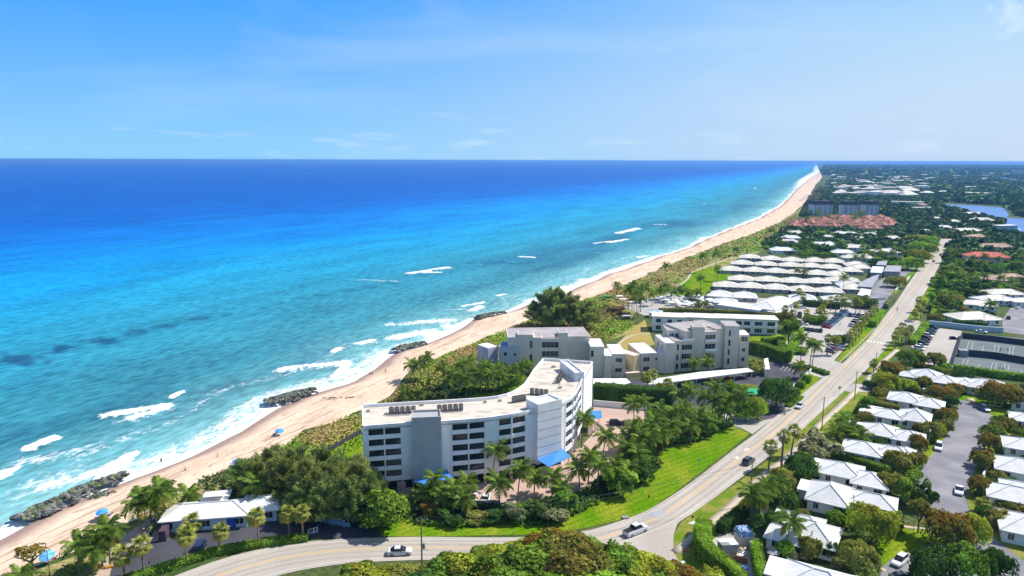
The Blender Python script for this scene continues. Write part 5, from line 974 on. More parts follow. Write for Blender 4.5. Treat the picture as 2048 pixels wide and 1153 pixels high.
def crown_mesh(name, n, seed, shape='round', leaf=.13, lobes=9, flat=.62):
    rg = np.random.default_rng(seed)
    P_ = []; NN = []; TB_ = []
    if shape == 'round':              # clipped dome with a flattish skirt
        L_ = [(np.zeros(3), 1.0)]
        for k in range(lobes):
            a = rg.random()*6.283; e = rg.uniform(-.15, .9); L_.append((np.array([math.cos(a)*.45*math.cos(e), math.sin(a)*.45*math.cos(e), .35*math.sin(e)]), rg.uniform(.50, .62)))
    else:                             # loose, many lobes
        L_ = []
        for k in range(lobes+5):
            a = rg.random()*6.283; r = .62*rg.random()**.6; L_.append((np.array([math.cos(a)*r, math.sin(a)*r, rg.uniform(-.35, .45)]), rg.uniform(.26, .48)))
    w = np.array([r*r for _, r in L_]); w /= w.sum(); ch = rg.choice(len(L_), n, p=w); tone = rg.uniform(-.22, .22, len(L_))
    d = rg.normal(0, 1, (n, 3)); d /= np.linalg.norm(d, axis=1)[:, None]; d[:, 2] = np.where(d[:, 2] < -.35, -d[:, 2], d[:, 2])
    rad = np.array([L_[c][1] for c in ch]); c0 = np.array([L_[c][0] for c in ch]); rr = rad*(1-.28*rg.random(n)**2)
    P_ = c0+d*rr[:, None]*np.array([1, 1, flat if shape == 'round' else .85])
    lump = vnoise(P_[:, 0]*3+9+seed, P_[:, 1]*3+P_[:, 2]*2+5, seed)
    P_ = P_*(0.74+.50*lump)[:, None]; gap = vnoise(P_[:, 0]*2.2+31+seed, P_[:, 1]*2.2+P_[:, 2]*1.7+17, seed+9)
    keep = P_[:, 2] > (-.42 if shape == 'round' else -.7)
    # drop leaves buried deep inside
    q = P_/np.array([1, 1, flat if shape == 'round' else .85]); depth = np.linalg.norm(q, axis=1); keep &= (depth > .42) | (rg.random(n) < .2)
    keep &= (gap > .20) | (rg.random(n) < .3)
    P_ = P_[keep]; d = d[keep]; ch = ch[keep]; m = len(P_)
    br = np.clip(.42+tone[ch]+rg.normal(0, .16, m), 0, 1); brz = np.clip((P_[:, 2]+.1)*1.1+vnoise(P_[:, 0]*4, P_[:, 1]*4, seed+3)*1.2-.55+rg.normal(0, .22, m), 0, 1)
    V = leaf_quads(P_, d, leaf, rg); Fc = np.arange(len(V)).reshape(-1, 4)
    return npmesh(name, V, Fc, LEAF, tinted(m, rg, br, brz))
def casuarina_mesh(name, n, seed):
    rg = np.random.default_rng(seed); nb = 46; a = rg.random(nb)*6.283; z = rg.uniform(.12, .98, nb)**.9; ln = (1.05-z)*.62+.14
    b = rg.integers(0, nb, n); t = rg.random(n)**.6
    P_ = np.stack([np.cos(a[b])*ln[b]*t, np.sin(a[b])*ln[b]*t, z[b]+t*.20*(1+.3*np.sin(a[b]*5))-.04], 1)+rg.normal(0, .032, (n, 3))
    d = np.stack([np.cos(a[b])*.5, np.sin(a[b])*.5, np.full(n, .4)], 1)+rg.normal(0, .35, (n, 3)); d /= np.linalg.norm(d, axis=1)[:, None]
    s = (.075*(.6+.8*rg.random(n)))[:, None]; sd_ = np.cross(d, rg.normal(0, 1, (n, 3))); sd_ /= np.linalg.norm(sd_, axis=1)[:, None]
    V = np.stack([P_-d*s*.5, P_+sd_*s*.11, P_+d*s, P_-sd_*s*.11], 1).reshape(-1, 3)
    tone = rg.uniform(-.2, .25, nb)
    return npmesh(name, V, np.arange(len(V)).reshape(-1, 4), LEAF, tinted(n, rg, np.clip(.42+tone[b]+rg.normal(0, .12, n), 0, 1), np.zeros(n)))
CR = {}
for k in range(4): CR['dense', k] = crown_mesh('crown', 7000, 10+k, 'round', .075)
for k in range(5): CR['round', k] = crown_mesh('crown', 3200, 20+k, 'round', .115)
for k in range(5): CR['loose', k] = crown_mesh('crown', 2600, 30+k, 'loose', .125)
for k in range(5): CR['far', k] = crown_mesh('crown', 900, 40+k, 'loose', .20)
for k in range(3): CR['casuarina', k] = casuarina_mesh('crown', 13000, 50+k)
NV = {'dense': 4, 'round': 5, 'loose': 5, 'far': 5, 'casuarina': 3}
def trunk_mesh(seed, forks=3):
    rg = random.Random(seed); mb = MB(); mb.tube([(0, 0, -.1), (.02, .01, .25), (.0, .02, .5)], [.055, .04, .035], 6)
    for k in range(forks):
        a = k*6.283/forks+rg.random(); x, y = math.cos(a), math.sin(a); mb.tube([(0, .02, .42), (x*.16, y*.16, .68), (x*.38, y*.38, .92)], [.03, .022, .010], 5)
    return mb.mesh('trunk', BARK)
TR = [trunk_mesh(k, 3+k % 3) for k in range(4)]
COLS = {'green': (.068, .115, .013), 'dark': (.034, .066, .012), 'olive': (.095, .108, .022), 'lime': (.145, .20, .018), 'bright': (.092, .160, .014), 'bronze': (.080, .095, .018), 'grey': (.105, .12, .06), 'pine': (.115, .138, .038)}
BRZ = {'bronze': .9, 'olive': .35, 'lime': .55, 'green': .06, 'dark': 0, 'bright': 0, 'grey': .15, 'pine': 0}
tn = [0]
def tree(u, v, wpx, hpx, tone='green', kind='round', label=None, group=None, cat='tree', name='tree', world=None, bronze=None, solid=False):
    x, y = world[:2] if world else G(u, v); t_ = T(v) if not world else 0
    w = world[2] if world else wpx*t_/FPX; h = world[3] if world else max(hpx*t_/FPX*.98, 1.0)
    tn[0] += 1; i = tn[0]; r_ = random.Random(i)
    t = empty(name, (x, y, 0), r_.random()*6.28, label, cat, group)
    c = COLS[tone]; j = r_.uniform(.85, 1.18); col = (c[0]*j*r_.uniform(.9, 1.1), c[1]*j, c[2]*j, BRZ[tone] if bronze is None else bronze)
    me = CR[kind, i % NV[kind]]
    if kind == 'casuarina':
        mobj('crown', me, t, scale=(w/1.25, w/1.25, h), color=col, loc=(0, 0, 0)); mobj('trunk', TRK_TALL, t, scale=(1, 1, h))
        return t
    if kind == 'round' or kind == 'dense': ch = min(h*.92, w*.95); zc = h-ch*.58; sz = ch/1.04
    else: ch = min(h*.95, w*1.0); zc = h-ch*.5; sz = ch/1.6
    mobj('crown', me, t, loc=(0, 0, zc), scale=(w/2*r_.uniform(.86, 1.2), w/2*r_.uniform(.86, 1.2), sz), color=col)
    if cat != 'shrub' and h > 2.2: mobj('trunk', TR[i % 4], t, scale=(w*.55+h*.25, w*.55+h*.25, h*.80))
    return t
TRK_TALL = MB().tube([(0, 0, 0), (.05, 0, .4), (0, .03, .92)], [.22, .16, .04], 6).mesh('trunk', BARK)
# explicit trees and shrubs  (u, v of the foot, width px, height px, tone, kind, cat, label)
TL = [
 (1740, 1086, 94, 80, 'lime', 'dense', 'tree', 'large round lime green tree beside the pyramid roofed cottage'),
 (1720, 1147, 84, 60, 'olive', 'dense', 'tree', 'olive domed tree below the lime green tree, by the driveway'),
 (1618, 1120, 46, 46, 'olive', 'round', 'tree', 'olive bush tree in front of the three winged cottage'),
 (1660, 1118, 40, 38, 'dark', 'round', 'tree', 'small dark round tree between two olive ones'),
 (1895, 1096, 84, 74, 'bronze', 'dense', 'tree', 'biggest bronze topped tree where the asphalt street turns'),
 (1945, 1092, 70, 62, 'lime', 'dense', 'tree', 'yellow green half of the tree mass where the asphalt street turns'),
 (1862, 1168, 84, 74, 'dark', 'dense', 'tree', 'dark domed tree at the bottom edge left of its two neighbours'),
 (1925, 1172, 84, 84, 'green', 'dense', 'tree', 'green domed tree at the bottom edge between two darker ones'),
 (1985, 1170, 66, 74, 'dark', 'dense', 'tree', 'dark domed tree at the bottom edge near the lower right driveway'),
 (1780, 990, 62, 44, 'olive', 'round', 'tree', 'olive tree right of the cottage with overlapping hips'),
 (1812, 1006, 60, 50, 'green', 'loose', 'tree', 'green tree on the left kerb of the asphalt street'),
 (1846, 1020, 56, 56, 'dark', 'loose', 'tree', 'dark leaning tree overhanging the left kerb of the street'),
 (1800, 946, 62, 42, 'olive', 'round', 'tree', 'olive tree right of the bronze tree cottage'),
 (1832, 934, 34, 32, 'bronze', 'round', 'tree', 'small bronze bush tree near the white suv'),
 (1837, 906, 42, 36, 'bronze', 'round', 'tree', 'bronze red domed tree just left of the white suv'),
 (1864, 880, 44, 36, 'olive', 'round', 'tree', 'olive and dark tree behind the white suv'),
 (1636, 922, 92, 50, 'grey', 'loose', 'tree', 'broad grey green thicket left of the fifth cottage'),
 (1602, 962, 62, 54, 'dark', 'dense', 'tree', 'dark round tree by the sidewalk near the tall utility pole'),
 (1660, 912, 44, 30, 'bright', 'round', 'shrub', 'bright green bush behind the grey green thicket'),
 (1562, 985, 50, 46, 'olive', 'round', 'tree', 'olive tree behind the coconut palm cluster at the sidewalk'),
 (1570, 1020, 60, 36, 'dark', 'round', 'shrub', 'dark shrubs under the coconut palm cluster'),
 (1652, 960, 24, 16, 'olive', 'round', 'shrub', 'small olive shrub against the cottage wall'),
 (1545, 1062, 44, 40, 'dark', 'round', 'shrub', 'dark shrub between the service yard and the palm'),
 (1514, 1085, 24, 60, 'dark', 'round', 'shrub', 'dark upright hedge behind the tarp covered shed'),
 (1570, 1112, 44, 34, 'bright', 'round', 'shrub', 'bright shrub below the leaning coconut palm'),
 (1585, 1122, 34, 22, 'grey', 'round', 'shrub', 'grey shrub next to the silver parasol'),
 (1836, 1158, 40, 26, 'dark', 'round', 'shrub', 'dark shrub at the lower driveway edge'),
 (1977, 902, 48, 36, 'bronze', 'round', 'tree', 'bronze bush on the right kerb, second from the top'),
 (1986, 878, 44, 28, 'green', 'round', 'tree', 'green bush at the top of the right kerb'),
 (1960, 934, 46, 34, 'bronze', 'round', 'tree', 'bronze bush on the right kerb above the parked sedan'),
 (1963, 946, 30, 38, 'olive', 'round', 'tree', 'small olive standard tree in front of a bronze bush'),
 (1956, 988, 42, 36, 'bronze', 'round', 'tree', 'bronze green bush just right of the parked sedan'),
 (1966, 1000, 30, 24, 'dark', 'round', 'shrub', 'dark shrub right of the parked sedan'),
 (2024, 1022, 54, 28, 'olive', 'round', 'shrub', 'olive shrub before the two winged cottage at the right'),
 (1994, 1056, 52, 38, 'olive', 'round', 'tree', 'olive bush beside the striped roof at the lower right'),
 (1998, 962, 30, 22, 'olive', 'round', 'shrub', 'olive shrub behind the small white gate'),
 (2044, 962, 24, 22, 'olive', 'round', 'shrub', 'olive shrub on the right edge by the white wall'),
 (1999, 812, 76, 46, 'bronze', 'dense', 'tree', 'wide bronze clipped tree at the head of the cul de sac'),
 (1926, 768, 40, 34, 'dark', 'dense', 'tree', 'dark round tree left of the cottage below the tennis courts'),
 (1914, 758, 30, 14, 'olive', 'round', 'shrub', 'low olive hedge left of the dark round tree'),
 (1910, 787, 36, 20, 'bronze', 'round', 'shrub', 'brown green hedge left of the entrance path'),
 (1882, 800, 52, 26, 'bronze', 'dense', 'tree', 'long bronze clipped tree left of the cul de sac'),
 (1900, 814, 32, 24, 'dark', 'round', 'tree', 'small dark tree at the left lip of the cul de sac'),
 (1893, 846, 44, 30, 'bronze', 'dense', 'tree', 'brown olive clipped tree on the left kerb'),
 (1874, 872, 34, 28, 'lime', 'round', 'tree', 'yellowish tree on the left kerb above the white suv'),
 (1888, 868, 26, 28, 'olive', 'round', 'tree', 'olive tree on the left kerb above the white suv'),
 (1995, 864, 34, 22, 'olive', 'round', 'shrub', 'olive shrub at the right kerb below the blue suv'),
 (2012, 858, 34, 24, 'olive', 'round', 'shrub', 'olive brown shrub right of the blue suv'),
 (2022, 845, 24, 20, 'bright', 'round', 'shrub', 'bright shrub between the two right edge cottages'),
 (1868, 733, 40, 28, 'olive', 'round', 'tree', 'dark olive tree at the bottom of the tennis parking lot'),
 (1888, 739, 28, 14, 'bright', 'round', 'shrub', 'bright hedge below the tennis parking lot'),
 (1820, 730, 54, 32, 'green', 'dense', 'tree', 'large green tree left of the tennis parking lot'),
 (1782, 752, 44, 28, 'bronze', 'round', 'tree', 'bronze tree right of the sidewalk by the utility pole'),
 (1774, 781, 52, 34, 'lime', 'dense', 'tree', 'yellow orange clipped tree beside the sidewalk'),
 (1812, 782, 40, 24, 'lime', 'round', 'tree', 'yellow green hedge tree behind the seventh cottage'),
 (1818, 753, 32, 18, 'grey', 'round', 'shrub', 'silvery shrub near the parking lot cottage'),
 (1772, 792, 26, 22, 'olive', 'round', 'tree', 'round olive shrub above the cottage row'),
 (1757, 800, 36, 24, 'olive', 'round', 'tree', 'olive shrub with pale flowers above the cottage row'),
 (1790, 810, 60, 16, 'olive', 'round', 'shrub', 'olive hedge between the two upper cottages'),
 (1822, 764, 22, 16, 'olive', 'round', 'shrub', 'round olive shrub left of the parking lot cottage'),
 (1848, 778, 30, 26, 'olive', 'round', 'tree', 'olive tree before the parking lot cottage'),
 (1727, 830, 34, 22, 'dark', 'round', 'tree', 'dark round shrub on the slope above the sidewalk'),
 (1730, 846, 34, 22, 'olive', 'round', 'tree', 'olive round shrub on the slope above the sidewalk'),
 (1736, 812, 24, 20, 'bright', 'round', 'shrub', 'bright shrub at the top of the green slope'),
 (1700, 870, 34, 22, 'bright', 'round', 'shrub', 'bright leafy shrub in the middle of the green slope'),
 (1836, 868, 24, 22, 'bronze', 'round', 'shrub', 'reddish shrub at the corner of the sixth cottage'),
 (1500, 1003, 20, 10, 'grey', 'round', 'shrub', 'low grey shrub by the sidewalk'),
 (1240, 990, 84, 56, 'green', 'loose', 'tree', 'big leafy green thicket right of the blue entrance canopy'),
 (1284, 966, 54, 40, 'dark', 'loose', 'tree', 'dark thicket at the curve of the lawn'),
 (1262, 930, 60, 34, 'bright', 'loose', 'tree', 'leafy bright shrub behind the big green thicket'),
 (1130, 1034, 60, 48, 'green', 'loose', 'tree', 'green shrub mound in front of the palms'),
 (1080, 1034, 62, 40, 'dark', 'loose', 'tree', 'dark shrub mound in front of the second canopy'),
 (1105, 1044, 70, 32, 'grey', 'loose', 'shrub', 'silvery sea grape clump at the lawn edge'),
 (1030, 1044, 60, 34, 'grey', 'loose', 'shrub', 'silvery shrub clump below the tallest court palm'),
 (990, 1044, 50, 24, 'dark', 'loose', 'shrub', 'dark low shrub in front of the court'),
 (955, 1046, 64, 20, 'olive', 'loose', 'shrub', 'olive low shrub in front of the parked white cars'),
 (905, 1046, 60, 26, 'dark', 'loose', 'shrub', 'dark low shrub right of the utility pole'),
 (860, 1030, 46, 24, 'bronze', 'round', 'shrub', 'reddish shrub in front of the first canopy'),
 (820, 1012, 70, 16, 'grey', 'round', 'shrub', 'grey clipped hedge by the first canopy'),
 (765, 1056, 120, 76, 'green', 'loose', 'tree', 'broad green tree at the right end of the pine grove'),
 (810, 1025, 46, 30, 'bright', 'loose', 'shrub', 'bright leafy shrub right of the broad green tree'),
 (1552, 816, 62, 60, 'dark', 'dense', 'tree', 'large round dark tree beside the green canopy'),
 (1514, 840, 40, 46, 'lime', 'dense', 'tree', 'lime and dark clipped tree by the entrance drive'),
 (1490, 842, 40, 40, 'green', 'round', 'tree', 'green thicket left of the entrance drive'),
 (1497, 788, 44, 18, 'lime', 'round', 'shrub', 'yellow green hedge behind the green canopy'),
 (1460, 790, 40, 28, 'bright', 'round', 'tree', 'bright green bush behind the palm grove'),
 (1597, 706, 40, 12, 'bright', 'round', 'shrub', 'bright hedge along the left side of the big car park'),
 (1577, 690, 42, 58, 'green', 'loose', 'tree', 'tall green hedge tree at the end of the resort block'),
 (1570, 662, 36, 40, 'olive', 'dense', 'tree', 'yellowish hedge tree behind the end of the resort block'),
 (1680, 690, 34, 20, 'dark', 'round', 'shrub', 'dark round bush on the right side of the big car park'),
 (1593, 655, 16, 16, 'dark', 'round', 'shrub', 'small round island bush at the car park entrance'),
 (1630, 646, 44, 14, 'green', 'round', 'shrub', 'island hedge in the middle of the big car park'),
 (1790, 1048, 26, 28, 'bright', 'round', 'shrub', 'small palm like shrub by the pyramid roofed cottage'),
 (375, 1060, 24, 14, 'green', 'round', 'shrub', 'small shrub at the corner of the beach house'),
 (1900, 614, 44, 26, 'olive', 'dense', 'tree', 'olive domed tree above the small pool'),
 (1882, 640, 34, 10, 'lime', 'round', 'shrub', 'yellow green hedge right of the far road'),
 (1700, 478, 26, 12, 'dark', 'round', 'tree', 'dark domed tree among the white estate roofs'), (1640, 474, 30, 12, 'bright', 'round', 'tree', 'green domed tree beside a small grey roof'), (1655, 508, 26, 16, 'dark', 'round', 'tree', 'dark round tree right of the white pyramid roofed house'), (1577, 489, 26, 11, 'dark', 'round', 'tree', 'dark low dome in front of the house near the dunes'),
 (1580, 510, 12, 8, 'dark', 'round', 'shrub', 'small dark bush before the broad white pyramid roof'), (1763, 512, 22, 10, 'dark', 'round', 'shrub', 'dark hedge in front of the large cross hipped house'), (1788, 508, 20, 16, 'dark', 'round', 'tree', 'dark tree right of the large cross hipped house'),
 (1380, 598, 22, 12, 'dark', 'round', 'tree', 'dark round tree left of the pool pavilion'), (1423, 596, 24, 12, 'dark', 'round', 'tree', 'dark low tree left of the first cabana'), (1472, 600, 26, 11, 'dark', 'round', 'tree', 'dark low tree between pavilion and club house'), (1790, 575, 40, 22, 'olive', 'dense', 'tree', 'loose olive tree by the curved white entrance wall'),
 (1815, 540, 42, 26, 'bright', 'dense', 'tree', 'bright green clipped tree, first from the left in the mass at the far road bend'), (1828, 526, 46, 28, 'lime', 'dense', 'tree', 'lime green clipped tree, second from the left in the mass at the far road bend'), (1831, 541, 34, 24, 'bright', 'dense', 'tree', 'bright green clipped tree, third from the left in the mass at the far road bend'), (1836, 492, 50, 22, 'lime', 'dense', 'tree', 'lime green clipped tree, fourth from the left in the mass at the far road bend'), (1840, 511, 46, 28, 'bright', 'dense', 'tree', 'bright green clipped tree, fifth from the left in the mass at the far road bend'), (1844, 526, 36, 24, 'lime', 'dense', 'tree', 'lime green clipped tree, sixth from the left in the mass at the far road bend'), (1854, 500, 42, 26, 'bright', 'dense', 'tree', 'bright green clipped tree, seventh from the left in the mass at the far road bend'), (1857, 512, 34, 24, 'lime', 'dense', 'tree', 'lime green clipped tree, eighth from the left in the mass at the far road bend'),
 (1730, 615, 50, 20, 'dark', 'round', 'tree', 'dark shrubs at the top of the big car park'),
]
for (u, v, w, h, tone, kind, cat, lab) in TL: tree(u, v, w, h, tone, kind, lab, None, cat, 'tree' if cat == 'tree' else 'shrub')
# sparse bare limbed tree on the sand
t = tree(66, 1143, 62, 52, 'bronze', 'far', 'sparse bronze leaved tree with bare limbs on the sand at the lower left', None, bronze=.8)
for c_ in t.children:
    if c_.name.startswith('crown'): c_.scale = (c_.scale[0], c_.scale[1], c_.scale[2]*.5); c_.location.z = 4.3; c_.data = crown_mesh('crown', 420, 91, 'loose', .17)
    else: c_.scale = (7.5, 7.5, 4.6)
# foreground sea grape thicket, each bush its own thing
FGT = [(700, 1185, 90, 50, 'green'), (760, 1195, 110, 66, 'lime'), (830, 1200, 120, 74, 'olive'), (900, 1200, 130, 92, 'green'), (905, 1138, 60, 30, 'olive'), (975, 1195, 140, 108, 'lime'), (1030, 1150, 90, 76, 'lime'), (1060, 1195, 150, 130, 'green'), (1108, 1135, 110, 84, 'bronze'), (1135, 1130, 90, 72, 'green'), (1150, 1190, 150, 140, 'olive'), (1185, 1140, 80, 64, 'green'), (1215, 1190, 120, 116, 'green'),
       (1245, 1160, 80, 60, 'olive'), (1290, 1195, 130, 100, 'lime'), (1340, 1195, 100, 76, 'bronze'), (1385, 1190, 80, 50, 'lime'), (1410, 1195, 80, 66, 'lime'), (1000, 1230, 190, 120, 'green'), (1130, 1235, 200, 130, 'bright'), (860, 1235, 180, 90, 'dark'), (1260, 1230, 170, 90, 'green'), (955, 1128, 80, 24, 'green'), (1000, 1130, 60, 46, 'green'), (655, 1195, 60, 34, 'olive')]
for k in range(3): CR['grape', k] = crown_mesh('crown', 13000, 70+k, 'loose', .072, 22)
NV['grape'] = 3
fg = sorted(FGT)
for i, (u, v, w, h, tone) in enumerate(fg):
    tree(u, v, w*1.1, h*.90, tone, 'grape', '%s sea grape bush, %s from the left in the thicket below the road' % ({'olive': 'olive green', 'bronze': 'bronze leaved', 'lime': 'yellow green', 'dark': 'dark green', 'green': 'green', 'bright': 'bright green'}[tone], ORD[i] if i < 20 else ['twenty first', 'twenty second', 'twenty third', 'twenty fourth', 'twenty fifth', 'twenty sixth'][i-20]), 'sea grape bushes below the road bend', 'shrub', 'sea_grape_bush')
# casuarina groves
cas = [(490, 985, 70, 62), (520, 1004, 70, 84), (552, 985, 70, 88), (570, 1012, 78, 96), (600, 992, 70, 92), (620, 1025, 80, 104), (645, 998, 72, 96), (668, 1030, 84, 110), (690, 1000, 74, 88), (712, 1022, 80, 104), (735, 1004, 70, 72), (655, 1050, 78, 92), (700, 1052, 76, 96), (600, 1045, 60, 70), (740, 1040, 60, 84), (575, 955, 60, 50), (640, 962, 60, 50), (535, 955, 54, 44)]
for i, (u, v, w, h) in enumerate(sorted(cas)): tree(u, v, w*1.18, h*.97, 'pine', 'casuarina', 'feathery dark pine, %s from the left in the grove by the beach house' % ORD[i], 'pines in the grove by the beach house', 'tree', 'pine_tree')
for i, (u, v, w, h) in enumerate([(1083, 652, 50, 58), (1105, 655, 56, 66), (1128, 652, 54, 60), (1150, 655, 56, 54), (1172, 656, 50, 46)]): tree(u, v, w*1.3, h*1.05, 'pine', 'casuarina', 'tall feathery pine, %s from the left behind the condominium nearest the beach' % ORD[i], 'pines on the dune behind the condominium', 'tree', 'pine_tree')

# ---- palms
def frond_mesh(seed, n=15, L_=1.0):
    rg = random.Random(seed); mb = MB(); pts = []
    for k in range(8): s = k/7; pts.append((L_*(s-.18*s*s*s), 0, L_*(.30*s-.62*s*s)))
    mb.tube(pts, [.014*(1-.8*k/7) for k in range(8)], 3, False)
    for k in range(n):
        s = .14+.84*k/(n-1); i = min(int(s*7), 6); f_ = s*7-i; p = Vector(pts[i]).lerp(Vector(pts[i+1]), f_); ll = L_*(.30*math.sin(math.pi*min(1, s*.9+.08))**.7+.04)
        for sg_ in (-1, 1):
            dx = .55+rg.uniform(-.12, .12); tip = p+Vector((ll*dx*.9, sg_*ll*.78, -ll*rg.uniform(.28, .75))); w = .034*L_
            mb.add([p+Vector((-w*.6, 0, 0)), p+Vector((w*.9, 0, 0)), (p+tip)*.5+Vector((w, 0, ll*.07)), tip, (p+tip)*.5+Vector((-w, 0, ll*.05))], [(0, 1, 2, 3, 4)])
    me = mb.mesh('frond', LEAF); nn_ = len(me.loops); a = me.color_attributes.new('tint', 'FLOAT_COLOR', 'CORNER')
    cols = []
    for pl in me.polygons:
        b_ = .32+.35*rg.random()
        for _ in pl.loop_indices: cols += [b_, rg.random()*.5, .8, 1]
    a.data.foreach_set('color', cols); return me
FR = [frond_mesh(k) for k in range(4)]
def fan_mesh(seed):
    rg = random.Random(seed); mb = MB(); mb.tube([(0, 0, 0), (.45, 0, .05)], [.012, .01], 3, False)
    for k in range(11):
        a = -1.25+2.5*k/10; l = .55*(1-.12*abs(a)); c, s = math.cos(a), math.sin(a); p = Vector((.42, 0, .05)); w = .055
        tip = p+Vector((c*l, s*l, -l*rg.uniform(.15, .5))); mid = p+Vector((c*l*.55, s*l*.55, .02)); n_ = Vector((-s, c, 0))*w
        mb.add([p, mid+n_, tip, mid-n_], [(0, 3, 2, 1)])
    me = mb.mesh('fan', LEAF); a = me.color_attributes.new('tint', 'FLOAT_COLOR', 'CORNER'); cols = []
    for pl in me.polygons:
        b_ = .3+.5*rg.random()
        for _ in pl.loop_indices: cols += [b_, rg.random()*.6, .9, 1]
    a.data.foreach_set('color', cols); return me
FN = [fan_mesh(k) for k in range(3)]
def join_fronds(src, n, seed, fan):
    rg = random.Random(seed); V = []; Fs = []; T_ = []
    mes = [m_ for m_ in src]
    for k in range(n):
        me = mes[k % len(mes)]; a, e, s = frond_pose(k, n, rg, fan); M_ = Matrix.Rotation(a, 4, 'Z') @ Matrix.Rotation(-e, 4, 'Y') @ Matrix.Scale(s, 4)
        b = len(V); V += [tuple(M_ @ v.co) for v in me.vertices]; col = me.color_attributes['tint'].data
        for pl in me.polygons:
            Fs.append(tuple(b+i for i in pl.vertices))
            for li in pl.loop_indices: T_ += list(col[li].color)
    me = bpy.data.meshes.new('crown'); me.from_pydata(V, [], Fs); at = me.color_attributes.new('tint', 'FLOAT_COLOR', 'CORNER'); at.data.foreach_set('color', T_); me.materials.append(LEAF); return me
def frond_pose(k, n, rg, fan):
    g = 2.39996*k; f_ = k/(n-1)
    if fan: e = math.radians(80-145*f_**.9)
    else: e = math.radians(72-104*f_**.8)
    return g+rg.uniform(-.2, .2), e+rg.uniform(-.12, .12), rg.uniform(.85, 1.1)
PC = {False: [join_fronds(FR, 17, s, False) for s in range(4)], True: [join_fronds(FN, 26, s, True) for s in range(3)]}
pn = [0]
def palm_trunk(lx, ly, h, r):
    pts = [(lx*(s**1.6), ly*(s**1.6), h*s) for s in (0, .12, .3, .5, .7, .88, 1)]
    return MB().tube(pts, [r*1.7, r*1.15, r, r*.9, r*.82, r*.75, r*.8], 7).mesh('trunk', TRUNK)
def palm(cu, cv, bu, bv, kind='coconut', size=None, label=None, group=None, parts=None, hh=None):
    """crown centre pixel (cu, cv), foot pixel (bu, bv)"""
    x, y = G(bu, bv); t_ = T(bv); h = hh or max(2.0, (bv-cv)*t_/FPX*1.02); lx = (cu-bu)*t_/FPX
    pn[0] += 1; i = pn[0]; rg = random.Random(100+i); fan = kind == 'sabal'
    sz = size or (rg.uniform(3.5, 4.3) if not fan else rg.uniform(2.2, 2.7)); parts = (bv > 880) if parts is None else parts
    t = empty('coconut_palm' if not fan else 'fan_palm', (x, y, 0), 0, label, 'palm tree', group); mobj('trunk', palm_trunk(lx, rg.uniform(-.5, .5), h, .16 if not fan else .2), t)
    dead = fan and rg.random() < .35
    base = (.072, .108, .018) if not fan else (.105, .115, .024)
    if not parts:
        j = rg.uniform(.8, 1.2); mobj('crown', PC[fan][i % (3 if fan else 4)], t, loc=(lx, 0, h), rot=(0, 0, rg.random()*6.28), scale=(sz, sz, sz), color=(base[0]*j, base[1]*j, base[2]*j, .2))
        return t
    n = 20 if not fan else 26; wind = math.radians(-15)
    for k in range(n):
        a, e, s = frond_pose(k, n, rg, fan); a += rg.random()*.3
        if not fan:                              # the sea breeze bends the fronds inland, to the right
            e += -.12*math.cos(a-wind-math.pi)*0; dlt = math.atan2(math.sin(wind-a), math.cos(wind-a)); a += .28*math.sin(dlt)
        j = rg.uniform(.75, 1.25); old = k > n*.8
        c = (base[0]*j*(2.2 if old else 1), base[1]*j*(1.3 if old else 1), base[2]*j, .6 if old else .15)
        mobj('frond', (FN if fan else FR)[k % (3 if fan else 4)], t, loc=(lx, 0, h-.1), rot=(0, -e, a), scale=(sz*s,)*3, color=c)
    return t
